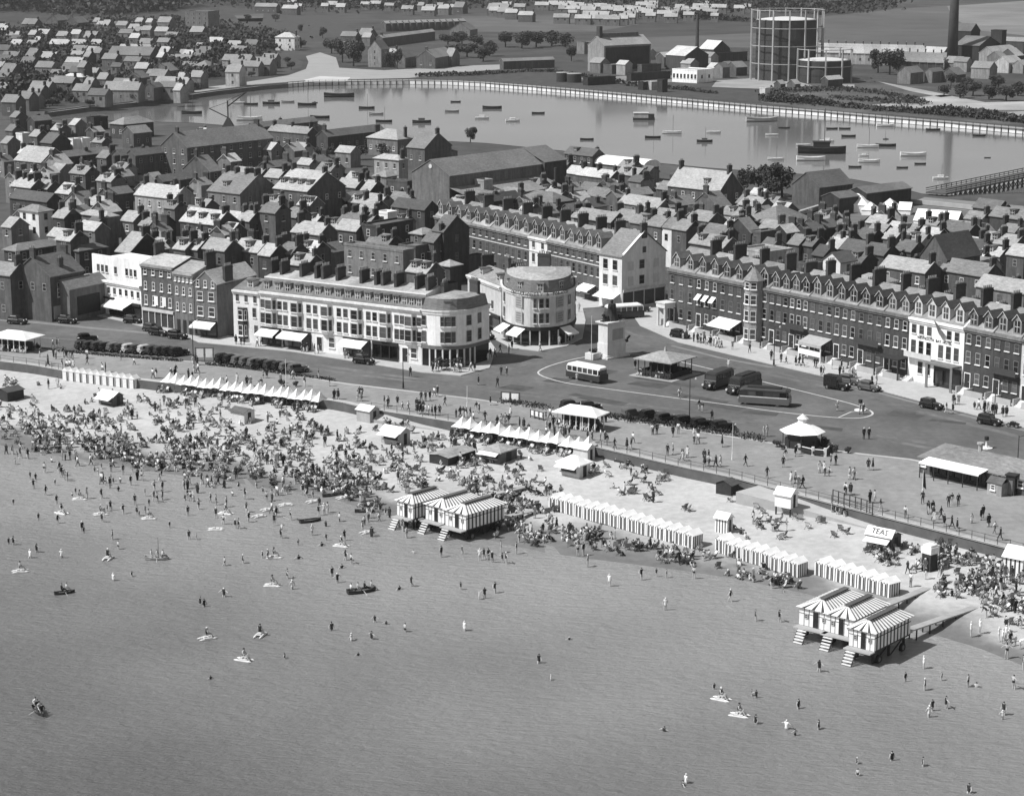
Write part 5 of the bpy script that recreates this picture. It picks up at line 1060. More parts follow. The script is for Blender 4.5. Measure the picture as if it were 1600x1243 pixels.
infill([(450,14),(700,16),(1000,24),(1180,30),(1180,10),(700,4),(450,2)], 60, [5], 'in the farthest suburb', 1, .7, [0], (8, 12), [6, 7, 7], R(-10), seed=8, win=False, mass=True)
mb = MB(); tn = sorted(set(q[6] for q in FARM))
for px, py, la, lb, h, ph, tone in FARM:
    c = G(px, py, h); a = ph+math.pi/2; ux, uy = Vector((math.cos(a), math.sin(a), 0)), Vector((-math.sin(a), math.cos(a), 0)); o_ = Vector((c.x, c.y, -.3)); z = Vector((0, 0, 1)); rs_ = lb*.36
    P_ = lambda x, y, zz: o_+ux*x+uy*y+z*zz
    mb.poly([P_(0, la, 0), P_(0, 0, 0), P_(0, 0, h), P_(0, la, h)], 0); mb.poly([P_(0, 0, 0), P_(lb, 0, 0), P_(lb, 0, h), P_(lb/2, 0, h+rs_), P_(0, 0, h)], 0); mb.poly([P_(lb, la, 0), P_(0, la, 0), P_(0, la, h), P_(lb/2, la, h+rs_), P_(lb, la, h)], 0); mb.poly([P_(lb, 0, 0), P_(lb, la, 0), P_(lb, la, h), P_(lb, 0, h)], 0)
    for s_ in (0, 1):
        e = -.3 if not s_ else lb+.3; mb.poly([P_(e, -.3, h-.2), P_(lb/2, -.3, h+rs_+.1), P_(lb/2, la+.3, h+rs_+.1), P_(e, la+.3, h-.2)], 1+tn.index(tone))
    q = P_(lb/2, la*.12, h+rs_-.5); mb.box(q.x-.4, q.x+.4, q.y-.4, q.y+.4, q.z, q.z+2.0, len(tn)+1)
    for k_ in (.25, .7): w0 = P_(-.04, la*k_-.6, h*.55); mb.poly([w0, w0+uy*1.2, w0+uy*1.2+z*1.3, w0+z*1.3], len(tn)+2)
o = structure(mb.obj('distant_houses', [wallm(4)]+[roofm(q) for q in tn]+[brickc, glass]), 'stuff'); o['label'] = 'mass of small distant houses on the slopes beyond the inlet'
for k_ in range(70):
    x_, y_ = rt_.uniform(0, 470), rt_.uniform(30, 160)
    if y_ > 165-x_*.11: continue
    tree(x_, y_, rt_.uniform(9, 18), rt_.uniform(8, 14), 'small dark tree among the houses beyond the inlet', TG['hill'], kind=k_)
# ================================================================ STREET AND PROMENADE
def wheel_mesh(r, wd):
    mb = MB(); n = 14; rings = []
    for y, q in ((-wd/2, .7), (-wd/2, 1), (wd/2, 1), (wd/2, .7)): rings.append([(r*q*math.cos(2*math.pi*k/n), y, r*q*math.sin(2*math.pi*k/n)) for k in range(n)])
    mb.loft(rings, 0)
    for y in (-wd/2-.01, wd/2+.01): mb.poly([(r*.55*math.cos(2*math.pi*k/n), y, r*.55*math.sin(2*math.pi*k/n)) for k in range(n)], 1)
    return mb.mesh('wheel', [rubber, midp])
CARW = wheel_mesh(.34, .16); BUSW = wheel_mesh(.46, .26)
LAMP = MB().cyl(0, 0, .13, 0, .16, 8).mesh('headlight', chrome)
CARS = {}
def car_meshes(m, soft=None):
    key = m.name
    if key in CARS: return CARS[key]
    def sec(x, w_, z0, z1, c=.12): return [(x, -w_, z0), (x, w_, z0), (x, w_, z1-c), (x, w_-c, z1), (x, -w_+c, z1), (x, -w_, z1-c)]
    mb = MB(); mb.loft([sec(1.72, .30, .45, .98), sec(1.2, .36, .45, 1.06), sec(.48, .52, .45, 1.1)], 0)           # bonnet
    mb.loft([sec(.5, .66, .42, 1.06), sec(-1.5, .68, .42, 1.06), sec(-1.82, .55, .5, .98)], 0)                     # lower cabin
    mb.box(-1.2, .9, -.82, .82, .36, .42, 0)                                                                      # running boards
    body = mb.mesh('body', m)
    mb = MB(); mb.loft([sec(.32, .6, 1.45, 1.5, .03), sec(.1, .62, 1.45, 1.62, .1), sec(-1.1, .62, 1.45, 1.64, .1), sec(-1.62, .54, 1.38, 1.5, .08)], 0)
    mb.loft([sec(-1.15, .63, 1.06, 1.46, .01), sec(-1.66, .56, 1.0, 1.4, .01)], 0)
    for x in (.28, -.4): mb.box(x-.05, x+.05, -.64, -.6, 1.06, 1.46); mb.box(x-.05, x+.05, .6, .64, 1.06, 1.46)
    roof = mb.mesh('roof', soft or m)
    pane = MB().poly([(-1.14, 0, 1.06), (.45, 0, 1.06), (.3, 0, 1.46), (-1.14, 0, 1.46)]).mesh('side_window', glass)
    wsc = MB().poly([(.46, -.58, 1.08), (.46, .58, 1.08), (.33, .57, 1.47), (.33, -.57, 1.47)]).mesh('windscreen', glass)
    mb = MB(); n = 7
    rings = [[(.55*math.cos(math.pi*k/(n-1))*1.0, y, .34+.52*math.sin(math.pi*k/(n-1))*.92) for k in range(n)] for y in (-.13, .13)]
    for k in range(n-1): mb.poly([rings[0][k], rings[0][k+1], rings[1][k+1], rings[1][k]]); mb.poly([rings[1][k], (rings[1][k][0]*.82, .13, .34+(rings[1][k][2]-.34)*.75), (rings[1][k+1][0]*.82, .13, .34+(rings[1][k+1][2]-.34)*.75), rings[1][k+1]]); mb.poly([rings[0][k], (rings[0][k][0]*.82, -.13, .34+(rings[0][k][2]-.34)*.75), (rings[0][k+1][0]*.82, -.13, .34+(rings[0][k+1][2]-.34)*.75), rings[0][k+1]])
    guard = mb.mesh('mudguard', m)
    CARS[key] = (body, roof, pane, wsc, guard); return CARS[key]
paint = {'black': black, 'dark': mat('car_dark', .035, .3, .2, 1, spec=.5), 'grey': mat('car_grey', .10, .3, .1, 1, spec=.5), 'pale': mat('car_pale', .4, .35, .1, 1, spec=.5)}
def car(px, py, ang, lab, grp=None, col='black', sc=1.0, z=ROAD+.02, name='car', cat='car'):
    p = G(px, py, z); t = thing(name, lab, cat, p, ang, grp, sc); b, r, pn, ws, g = car_meshes(paint[col])
    inst('body', b, t); inst('roof', r, t); inst('windscreen', ws, t)
    for y in (-.69, .69):
        inst('side_window', pn, t, (0, y*.93, 0))
        for x in (1.3, -1.25): inst('wheel', CARW, t, (x, y, .34)); inst('mudguard', g, t, (x, y*1.0, 0))
        o = inst('headlight', LAMP, t, (1.66, y*.62, .85)); o.rotation_euler = (0, math.pi/2, 0)
    return t
cr = random.Random(3)
for k in range(13):
    x = 133+k*12.2; car(x, 545+(x-132)*.072, R(36)+cr.uniform(-.1, .1), f"{ORD[k]} saloon car of the long parked row from the left shelter", 'cars parked in the long row by the left shelter', cr.choice(['black', 'dark', 'grey', 'grey', 'dark', 'pale']))
for k in range(10):
    x = 352+k*12.6; car(x, 566+(x-352)*.14, R(33)+cr.uniform(-.1, .1), f"{ORD[k]} saloon car of the parked row from the tall notice board", 'cars parked in the row opposite the white terrace', cr.choice(['black', 'dark', 'grey', 'grey', 'black']))
for x, y, a, c, lab in [(27,506,-20,'dark','dark car passing the left promenade shelter'),(105,505,-22,'black','open dark car driving past the modern white block'),(137,534,20,'black','car standing apart ahead of the long parked row'),(208,505,-25,'black','dark car at the kerb under the modern block awning'),(238,518,-30,'dark','dark car outside the columned shop'),(248,524,-30,'black','dark car following outside the columned shop'),(277,529,-25,'black','dark car outside the arched doorways'),(568,568,-28,'black','black car at the kerb by the white terrace awning'),(120,487,-25,'dark','small dark car beside the workshop'),
 (893,640,25,'black','long dark car behind the white roofed shelter'),(922,642,25,'black','second dark car behind the white roofed shelter'),(988,653,30,'grey','grey car beside the hedge near the shelter'),(1016,655,35,'black','large dark car nosing out past the hedge'),(1040,660,30,'dark','dark car parked amid the promenade hedge'),(1072,664,25,'black','black car beside the tall lamp standard'),(1096,668,30,'black','black car right of the tall lamp standard'),(1130,672,20,'black','black car with bright lamps at the end of the hedge'),
 (1062,528,-42,'black','black car at the kerb by the columned porch'),(1327,600,-40,'grey','small car hidden behind the dark van'),(1358,610,-42,'grey','grey rounded car on the right-hand road'),(1455,638,-42,'black','black car parked before the white hotel'),(1546,663,-42,'black','upright black car near the roadside pavement end'),(1001,487,-10,'dark','dark car behind the bus beyond the statue')]:
    car(x, y, R(a), lab, 'cars about the road', c)
t = car(1308, 608, R(-38), 'large dark delivery van on the right-hand road', None, 'black', 1.12, name='van', cat='van'); MB().box(-1.85, .3, -.76, .76, .5, 2.0).obj('van_box', black, t)
t = car(755, 529, R(-30), 'pale topped van outside the narrow shop wing', None, 'dark', 1.05, name='van', cat='van'); MB().box(-1.85, .2, -.72, .72, 1.07, 1.85).obj('van_box', paint['pale'], t)
p = G(1582, 668, ROAD+.02); t = thing('motorcycle', 'motorcycle with sidecar at the kerb by the right terrace', 'motorcycle', p, R(-42))
for x in (-.65, .65): inst('wheel', CARW, t, (x, 0, .34))
MB().bar((-.65, 0, .4), (.65, 0, .4), .08).bar((.65, 0, .34), (.45, 0, 1.0), .05).box(-.4, .35, -.12, .12, .5, .85).obj('frame', black, t); MB().loft([[(-.6, .5, .3), (-.6, 1.0, .3), (-.6, 1.0, .8), (-.6, .5, .8)], [(.7, .65, .4), (.7, .85, .4), (.7, .85, .6), (.7, .65, .6)]]).obj('sidecar', paint['dark'], t)
def coach(px, py, ang, L, lab, low, top, band=None, bonnet=True, z=ROAD+.02, open_roof=False, name='motor_coach', cat='coach'):
    p = G(px, py, z); t = thing(name, lab, cat, p, ang); w_ = 1.12
    def sec(x, z0, z1, c=.1, ww=w_): return [(x, -ww, z0), (x, ww, z0), (x, ww, z1-c), (x, ww-c, z1), (x, -ww+c, z1), (x, -ww, z1-c)]
    f = L/2-(1.3 if bonnet else .1)
    mb = MB(); mb.loft([sec(-L/2, .45, 1.45), sec(-L/2+.25, .35, 1.5), sec(f, .35, 1.5), sec(f+.1, .4, 1.4)], 0)
    if bonnet: mb.loft([sec(f-.1, .45, 1.35, .15, .8), sec(L/2, .5, 1.2, .15, .55)], 0)
    mb.obj('body', low, t)
    mb = MB(); mb.loft([sec(-L/2+.12, 2.2, 2.55, .25, w_*.9), sec(-L/2+.6, 2.25, 2.72, .25), sec(f-.6, 2.25, 2.72, .25), sec(f-.1, 2.2, 2.5, .2, w_*.9)], 0)
    if open_roof: mb.box(-L/2+1.4, f-1.2, -.7, .7, 2.72, 2.9, 1)
    n = 6; s0, s1 = -L/2+.35, f-.15
    for k in range(n+1):
        x = s0+(s1-s0)*k/n
        for y in (-w_, w_-.06): mb.box(x-.07, x+.07, y, y+.06, 1.48, 2.26)
    mb.obj('roof', [top, dark], t)
    pm = MB().poly([(0, 0, 1.52), ((s1-s0)/n-.14, 0, 1.52), ((s1-s0)/n-.14, 0, 2.24), (0, 0, 2.24)]).mesh('window', glass)
    for k in range(n):
        for y in (-w_+.03, w_-.03): inst('window', pm, t, (s0+(s1-s0)*k/n+.07, y, 0))
    MB().poly([(f-.02, -w_*.88, 1.5), (f-.02, w_*.88, 1.5), (f-.12, w_*.85, 2.25), (f-.12, -w_*.85, 2.25)]).obj('windscreen', glass, t); MB().poly([(-L/2+.1, -w_*.8, 1.5), (-L/2+.1, w_*.8, 1.5), (-L/2+.14, w_*.8, 2.2), (-L/2+.14, -w_*.8, 2.2)]).obj('rear_window', glass, t)
    if band: MB().box(s0, s1, -w_-.015, w_+.015, 1.32, 1.46).obj('waist_band', band, t)
    for x in (L/2-1.1, -L/2+1.8):
        for y in (-.95, .95): inst('wheel', BUSW, t, (x, y, .46))
    for y in (-.62, .62): o = inst('headlight', LAMP, t, (L/2-.08, y, .95), 0, 1.4); o.rotation_euler = (0, math.pi/2, 0)
    return t
coach(917, 594, R(137), 7.2, 'single-decker bus with white roof and dark lower body', paint['dark'], white, cream, False, name='bus', cat='bus')
coach(975, 497, R(20), 7.4, 'bus with long white roof behind the statue', paint['dark'], white, None, False, name='bus', cat='bus')
coach(1121, 604, R(236), 7.4, 'dark long-nosed coach parked nearest the road shelter', paint['dark'], paint['dark'], None, True)
coach(1161, 611, R(234), 8.2, 'middle dark coach with open centre roof', paint['dark'], paint['dark'], None, True, open_roof=True)
coach(1195, 632, R(162), 7.9, 'grey coach with pale waist line parked broadside', paint['grey'], paint['dark'], cream, False, open_roof=True)

# statue on its tall pedestal
c = G(949, 561, ROAD); t = thing('statue', 'tall stone pedestal carrying a dark royal statue group', 'statue', (c.x, c.y, ROAD), phi_at(949)+R(2)+math.pi/2)
MB().box(-.6, 5.0, -.6, 2.8, 0, .3).box(-.3, 4.6, -.3, 2.5, .3, .6).obj('step', stone, t)
MB().box(-.1, 4.4, -.1, 2.3, .6, 2.6).box(0, 4.3, 0, 2.2, 2.6, 5.9).obj('pedestal', stone, t); MB().box(-.22, 4.52, -.22, 2.42, 5.9, 6.1).box(-.38, 4.68, -.38, 2.58, 6.1, 6.3).obj('cornice', stone, t)
MB().box(1.2, 3.8, -.06, .0, 3.1, 5.0).obj('inscription_panel', lightgrey, t)
bronze = mat('painted_bronze', .03, .6, .3, 1)
mb = MB(); R8 = lambda x, y, z, r, q=1: [(x+r*math.cos(2*math.pi*k/10), y+r*q*math.sin(2*math.pi*k/10), z) for k in range(10)]
mb.loft([R8(2.2, 1.1, 6.3, 1.15), R8(2.2, 1.1, 7.6, .85), R8(2.15, 1.1, 8.6, .72), R8(2.15, 1.1, 9.1, .78, .7), R8(2.15, 1.1, 9.3, .22), R8(2.15, 1.1, 9.45, .22), R8(2.12, 1.1, 9.75, .28), R8(2.12, 1.1, 9.98, .14)])
mb.bar((1.7, .9, 9.0), (1.2, .6, 8.4), .18, 6, 0, .13); mb.bar((1.2, .6, 8.4), (.9, .4, 9.0), .13, 6); mb.obj('king_figure', bronze, t)
for x, nm in ((1.2, 'lion_figure'), (3.9, 'unicorn_figure')):
    mb = MB(); mb.loft([[(x-.9, 1.25+.35*math.cos(2*math.pi*k/8), 6.7+.35*math.sin(2*math.pi*k/8)) for k in range(8)], [(x-.2, 1.25+.45*math.cos(2*math.pi*k/8), 6.85+.45*math.sin(2*math.pi*k/8)) for k in range(8)], [(x+.5, 1.25+.4*math.cos(2*math.pi*k/8), 6.8+.42*math.sin(2*math.pi*k/8)) for k in range(8)]])
    mb.bar((x-.6, 1.25, 6.9), (x-1.0, 1.25, 7.55), .28, 7, 0, .24); mb.bar((x-.95, 1.25, 7.5), (x-1.3, 1.25, 7.4), .2, 6, 0, .14); mb.box(x-1.4, x-.5, .9, 1.1, 6.3, 6.5); mb.box(x-1.4, x-.5, 1.4, 1.6, 6.3, 6.5); mb.box(x, x+.6, .8, 1.7, 6.3, 6.55); mb.obj(nm, bronze, t)
mb = MB(); mb.bar((5.4, .6, 2.7), (5.9, .3, 3.3), .2); mb.box(5.0, 5.6, .4, 1.4, 2.2, 2.6); mb.obj('trophy_of_arms', bronze, t)
c = G(927, 563, ROAD); t = thing('planter', 'square stone planter with a dark shrub beside the statue', 'planter', c, R(50)); MB().box(0, 2.2, 0, 1.8, 0, 1.1).obj('stone_box', stone, t); inst('shrub', CROWNS[2], t, (1.1, .9, 1.4), 0, (.9, .8, .7))
# lamp standards, poles, flag poles
def pole(px, py, hpx, lab, name='lamp_standard', cat='lamp post', r=.09, m=iron, lamp=True, z=0.0, flag=False):
    p = G(px, py, z); h = hpx/scale_at(p); t = thing(name, lab, cat, p, 0, 'poles and lamps along the seafront')
    MB().cyl(0, 0, r*2, 0, 1.0, 8, 0, r*1.4).obj('base', m, t); MB().cyl(0, 0, r, 1.0, h, 8, 0, r*.6).obj('shaft', m, t)
    if lamp: MB().bar((0, 0, h-.2), (.9, 0, h+.1), .04).obj('bracket', m, t); MB().cyl(.9, 0, .22, h-.25, h+.05, 8, 0, .1).obj('lamp', lightgrey, t)
    if flag: MB().poly([(0, 0, h-.1), (.25, 0, h-.4), (.5, .1, h-2.6), (.05, 0, h-2.2)]).obj('flag', dark, t)
for x, y, h, lab in [(630,606,55,'dark lamp standard at the kerb by the white corner block'),(1077,660,72,'tall dark lamp standard by the coaches'),(1209,570,62,'lamp standard on the pavement of the brick terrace'),(302,562,64,'dark lamp standard by the framed notice board'),(1553,660,64,'lamp standard near the end of the right pavement'),(1588,760,82,'tall dark pole beside the long tea room')]: pole(x, y, h, lab)
for x, y, h, lab in [(924,562,70,'thin white flagpole beside the statue planter'),(907,672,46,'pale flagpole in front of the white roofed shelter'),(447,604,44,'thin pale pole by the dark bush'),(730,638,36,'thin pale pole on the promenade opposite the corner block'),(1144,718,58,'thin pale pole near the bandstand')]: pole(x, y, h, lab, 'flagpole', 'flagpole', .05, white, False)
pole(1441, 775, 42, 'flagpole with drooping dark flag before the tea room', 'flagpole', 'flagpole', .05, white, False, flag=True); pole(1254, 704, 36, 'dark pole beside the bandstand', 'flagpole', 'flagpole', .08, iron, False)
c = G(1386, 658, ROAD); 
for x, y, lab in [(1344,641,'white traffic bollard with round top on the island tip'),(1541,700,'white based beacon standing in the road')]:
    p = G(x, y, ROAD+.02); t = thing('beacon', lab, 'beacon', p); MB().cyl(0, 0, .9, 0, .12, 12).obj('base', white, t); MB().cyl(0, 0, .18, .12, 1.2, 8, 0, .1).obj('column', white, t); MB().cyl(0, 0, .32, 1.2, 1.7, 8).obj('head', dark, t)
# hedges and beds on the promenade edge
def hedge(pts, hgt, wid, lab, n=500, z=0.0, seed=0):
    P = [G(x, y, z) for x, y in pts]; o0 = P[0]; t = thing('hedge', lab, 'hedge', o0, 0, 'hedges along the promenade'); r = random.Random(seed); mb = MB()
    for a, b in zip(P, P[1:]):
        d = b-a; k = int(n*d.length/10)
        for q in range(k):
            p = a.lerp(b, r.random())-o0+Vector((r.gauss(0, wid*.3), r.gauss(0, wid*.3), hgt*r.random()**.7)); nn = Vector((r.gauss(0, 1), r.gauss(0, 1), r.gauss(.5, 1))).normalized(); u = nn.cross(Vector((.2, .3, 1))).normalized(); v = nn.cross(u); s_ = r.uniform(.08, .18)
            mb.poly([p+u*s_, p+v*s_, p-u*s_, p-v*s_], 0 if r.random() < .6 else 1)
    mb.obj('foliage', [leafm, leafl], t)
    mb = MB()
    for a, b in zip(P, P[1:]): mb.bar(a-o0+Vector((0, 0, .12)), b-o0+Vector((0, 0, .12)), .16, 4)
    mb.obj('kerb', concrete, t)
hedge([(92,549),(150,554),(215,559),(284,564)], .3, .9, 'dark hedge below the long row of parked cars', 700, seed=1)
hedge([(322,569),(380,575),(430,582),(520,594)], .3, .9, 'dark hedge below the parked row by the white terrace', 700, seed=2)
hedge([(782,629),(860,641)], .9, .9, 'low hedge left of the white roofed shelter', 500, seed=3)
hedge([(940,651),(1000,660),(1060,668),(1150,681)], .8, 1.1, 'dark hedge right of the white roofed shelter', 700, seed=4)
hedge([(1156,684),(1195,690)], 1.0, 1.0, 'short dark hedge beside the bandstand', 600, seed=5)
for k, (x, y, w_) in enumerate([(440,603,14),(462,604,12),(1214,698,16),(1288,700,24),(1300,706,18),(1325,708,14),(1222,702,12),(1276,697,16),(690,578,26),(715,574,22)]):
    p = G(x, y, 0 if y > 590 else -.01); s_ = w_/scale_at(p)*.55; t = thing('shrub', ['round dark shrub on the open promenade','second dark shrub on the open promenade','dark shrub left of the bandstand','large shrub right of the bandstand','shrub behind the bandstand fence','clipped shrub standing alone past the bandstand','low shrub at the bandstand steps','shrub close against the bandstand','dark shrub in the bed by the corner block','second shrub in the bed by the corner block'][k], 'shrub', p); inst('foliage', CROWNS[k % 4], t, (0, 0, s_*.7), 0, (s_, s_, s_*.85)); inst('stem', TRUNKS[k % 3], t, (0, 0, 0), 0, (.6, .6, .5))
# shelters
def shelter(px, py, wl_, wr_, h, lab, roofmt, phi, nposts=6, rise=1.0, dark_in=True, name='shelter'):
    c = G(px, py, h); s_ = scale_at(c); la = wl_/(s_*math.cos(phi)); lb = wr_/(s_*-math.sin(phi))
    t = thing(name, lab, 'shelter', (c.x, c.y, 0 if py > 600 or px < 100 else ROAD), phi+math.pi/2)
    mb = MB(); hip_roof(mb, 0, lb, 0, la, h, rise, .1); mb.obj('roof', roofmt, t); i_ = .55
    for k in range(nposts):
        y = i_+(la-2*i_)*k/(nposts-1)
        for x in (i_, lb-i_): MB().box(x-.06, x+.06, y-.06, y+.06, 0, h-.12).obj('post', white if roofmt is canvas else iron, t)
    MB().box(i_+.1, i_+.45, i_, la-i_, .38, .45).box(lb-i_-.45, lb-i_-.1, i_, la-i_, .38, .45).box(lb/2-.05, lb/2+.05, i_, la-i_, .0, 1.7).obj('bench', timber_d, t)
    return t, la, lb
ST1 = shelter(932, 651, 68, 21, 2.5, 'promenade shelter with white hipped roof and seated crowd', canvas, R(-31), 7, 1.0)
ST2 = shelter(40, 531, 70, 20, 2.5, 'white roofed promenade shelter at the far left', canvas, R(-24), 7, 1.0)
ST3 = shelter(1049, 566, 56, 44, 3.0, 'grey roofed bus shelter beside the statue', roofm(6), R(-38), 6, 1.1)
t, la, lb = ST3; MB().box(.6, lb-.6, .62, la-.6, .0, 1.0, skip='t').obj('low_wall', timber_d, t); MB().box(lb*.3, lb*.7, la*.3, la*.7, 0, 2.6).obj('kiosk_core', timber_d, t); MB().cyl(lb/2, la/2, .25, 4.0, 4.7, 8, 0, .1).obj('finial', lightgrey, t)
MB().box(-.6, lb+.6, -.6, la+.6, -.1, .08).obj('platform', concrete, t)
# bandstand kiosk
p = G(1253, 700, 0); t = thing('bandstand', 'small octagonal bandstand with pale pointed roof and cupola', 'bandstand', p, .2); r = 2.9
mb = MB(); o8 = lambda r, z: [(r*math.cos(R(22.5+45*k)), r*math.sin(R(22.5+45*k)), z) for k in range(8)]
mb.loft([o8(r+.35, 2.55), o8(r*.55, 3.35), o8(.75, 3.75)]); mb.obj('roof', canvas, t); mb = MB(); mb.loft([o8(.7, 3.7), o8(.6, 4.3), o8(.85, 4.32), o8(.05, 5.0)]); mb.obj('cupola', white, t)
for q in o8(r*.93, 0): MB().cyl(q[0], q[1], .07, .3, 2.6, 6).obj('post', iron, t)
mb = MB(); mb.loft([o8(r, 0), o8(r, .35)]); mb.obj('plinth', concrete, t); mb = MB(); mb.loft([o8(r*.85, .35), o8(r*.85, 1.5)], 0); mb.obj('counter', dark, t)
P = [G(x, y, 0) for x, y in [(1248,706),(1270,711),(1289,713),(1300,702)]]; t = thing('low_fence', 'low white post and rail fence in front of the bandstand', 'fence', P[0])
for a, b in zip(P, P[1:]):
    a, b = a-P[0], b-P[0]; MB().bar(a+Vector((0, 0, .9)), b+Vector((0, 0, .9)), .07).obj('rail', white, t); MB().bar(a+Vector((0, 0, .45)), b+Vector((0, 0, .45)), .3).obj('infill', dark, t)
    MB().box(a.x-.18, a.x+.18, a.y-.18, a.y+.18, 0, 1.2).obj('post', white, t)
# long tea room
P0, P1 = G(1437, 738, 0), G(1612, 777, 0); u = P1-P0; L = u.length; t = thing('tea_room', 'long low timber tea room with tiled roof and white awning', 'building', P0, math.atan2(u.y, u.x))
MB().box(0, L, 0, 4.6, 0, 2.3).obj('wall', wallm(3), t); mb = MB(); hip_roof(mb, 0, L, 0, 4.6, 2.3, 1.9, .35); ro = mb.obj('roof', roofm(4), t); MB().cyl(L*.45, 2.3, .3, 3.8, 5.0, 8).cyl(L*.45, 2.3, .5, 5.0, 5.2, 8).obj('ridge_vent', lightgrey, ro)
aw = MB(); aw.poly([(L*.08, -.02, 2.5), (L*.62, -.02, 2.5), (L*.62, -2.3, 2.15), (L*.08, -2.3, 2.15)]); aw.box(L*.08, L*.62, -2.34, -2.3, 1.95, 2.15); aw.obj('awning', canvas, t)
for k in range(5): MB().box(L*(.09+.13*k)-.05, L*(.09+.13*k)+.05, -2.3, -2.2, 0, 2.15).obj('awning_post', timber_d, t)
shopfront(t, L*.1, L*.6, 2.1, 7)
for k in (.03, .68, .76, .9): inst('window', window_mesh(.9, 1.0), t, (L*k, -.004, 1.0))
p = t.location+u*.66+Vector((-1.0, -2.2, 0)); k_ = thing('pay_hut', 'small gabled pay hut in front of the tea room', 'hut', p, t.rotation_euler.z); MB().box(0, 2.2, -.4, 1.3, 0, 1.7).obj('wall', wallm(5), k_); mb = MB(); gable_roof(mb, 0, 2.2, -.4, 1.3, 1.7, .6, 'x', .15, .06); mb.obj('roof', roofm(3), k_); inst('window', window_mesh(.7, .7), k_, (.9, -.41, .7))
p = G(1580, 772, 0); t = thing('sentry_kiosk', 'tall narrow dark kiosk by the tea room pole', 'kiosk', p, -.6); MB().box(-.6, .6, -.6, .6, 0, 2.6).obj('cabin', timber_d, t); MB().box(-.75, .75, -.75, .75, 2.6, 2.75).obj('roof', dark, t); MB().box(-.35, .35, -.63, -.6, .1, 2.0).obj('door', midp, t)
# fences, hoardings, notice boards
def lattice(a, b, h, lab, name, n, m=iron, z=0.0, board=False):
    A, B = G(*a, z), G(*b, z); u = B-A; L = u.length; t = thing(name, lab, 'fence' if not board else 'notice board', A, math.atan2(u.y, u.x))
    for k in range(n+1): MB().box(L*k/n-.05, L*k/n+.05, -.05, .05, 0, h).obj('post', m, t)
    for z_ in (.25, h*.5, h-.12): MB().box(0, L, -.03, .03, z_, z_+.08).obj('rail', m, t)
    if board: 
        for k in range(n): MB().box(L*k/n+.2, L*(k+1)/n-.2, -.09, -.05, h*.35, h*.9).obj('panel', white, t)
    return t
lattice((1301,784), (1363,804), 1.7, 'dark open lattice hoarding by the promenade railing', 'lattice_hoarding', 7); lattice((829,652), (849,657), 1.3, 'small dark framed notice board near the shelter', 'notice_board', 3, board=True)
lattice((306,566), (334,566), 2.6, 'tall slanting framed notice board at the road edge', 'notice_board', 2, board=True); lattice((783,630), (812,632), 1.9, 'low hoarding with a white poster by the road', 'notice_board', 2, timber_d, board=True)
# railing on the sea wall
rl = thing('sea_railing', 'thin iron railing along the promenade edge', 'railing', wl[0]); pmz = MB().cyl(0, 0, .045, 0, 1.05, 6, 0, .03).mesh('post', iron); o0 = wl[0]; cnt = 0
for i in range(len(wl)-1):
    a, b = wl[i]+Vector((0, .6, 0)), wl[i+1]+Vector((0, .6, 0)); n_ = 1 if (b-a).length < 3 else 2
    if not (580 <= -120+20*i < 1760 or -120+20*i < 100): continue
    for k in range(n_): inst('post', pmz, rl, a.lerp(b, k/n_)-o0+Vector((0, 0, .02)))
    MB().bar(a-o0+Vector((0, 0, 1.0)), b-o0+Vector((0, 0, 1.0)), .025).obj('rail', iron, rl); MB().bar(a-o0+Vector((0, 0, .55)), b-o0+Vector((0, 0, .55)), .02).obj('rail', iron, rl)
# ================================================================ BEACH HUTS, TENTS, BATHING MACHINES
def sand(px, py): return S(px, py)[0]
bw_ = [white, mat('stripe_dark', .05, .7, .2, 2)]
def boards(mb, p, q, z0, z1, n, off=0):
    """upright painted boards, alternately white and dark, from p to q"""
    p, q = Vector((p[0], p[1], 0)), Vector((q[0], q[1], 0))
    for k in range(n):
        d_ = .10*(1 if (k+off) % 2 else -1); a, b = p.lerp(q, max(0, (k+d_)/n)), p.lerp(q, min(1, (k+1-d_)/n)); mb.poly([(a.x, a.y, z0), (b.x, b.y, z0), (b.x, b.y, z1), (a.x, a.y, z1)], (k+off) % 2)
def hut_mesh():
    mb = MB(); w_, d, h, r = 1.46, 1.9, 1.75, .5
    boards(mb, (0, 0), (w_, 0), .12, h, 7); boards(mb, (w_, 0), (w_, d), .12, h, 9, 1); boards(mb, (w_, d), (0, d), .12, h, 7); boards(mb, (0, d), (0, 0), .12, h, 9, 1)
    for y in (0, d): mb.poly([(0, y, h), (w_, y, h), (w_/2, y, h+r)], 0)
    mb.box(0, w_, 0, d, .02, .12, 1); wall = mb.mesh('wall', bw_)
    mb = MB(); gable_roof(mb, 0, w_, 0, d, h, r, 'y', .1, .05); roof = mb.mesh('roof', canvas)
    dm = MB(); boards(dm, (.42, -.03), (1.04, -.03), .16, 1.62, 3, 1); dm.box(.42, 1.04, -.028, -.004, .14, .16, 1); dm.box(.94, .98, -.06, -.03, .85, .95, 1); dr = dm.mesh('door', bw_); return wall, roof, dr
HW, HR, HD = hut_mesh()
hj = random.Random(31)
def hut_row(a, b, n, lab, grp):
    A, B = sand(*a), sand(*b); u = B-A
    for k in range(n):
        p = A.lerp(B, k/n); t = thing('beach_hut', lab(k), 'beach hut', p-Vector((0, 0, .12))+Vector((0, hj.uniform(-.1, .1), 0)), math.atan2(u.y, u.x)+hj.uniform(-.035, .035), grp, (u.length/n/1.54, 1+hj.uniform(-.05, .05), 1+hj.uniform(-.05, .05)))
        t.rotation_euler.x = hj.uniform(-.015, .015); t.rotation_euler.y = hj.uniform(-.02, .02)
        inst('wall', HW, t); inst('roof', HR, t); inst('door', HD, t)
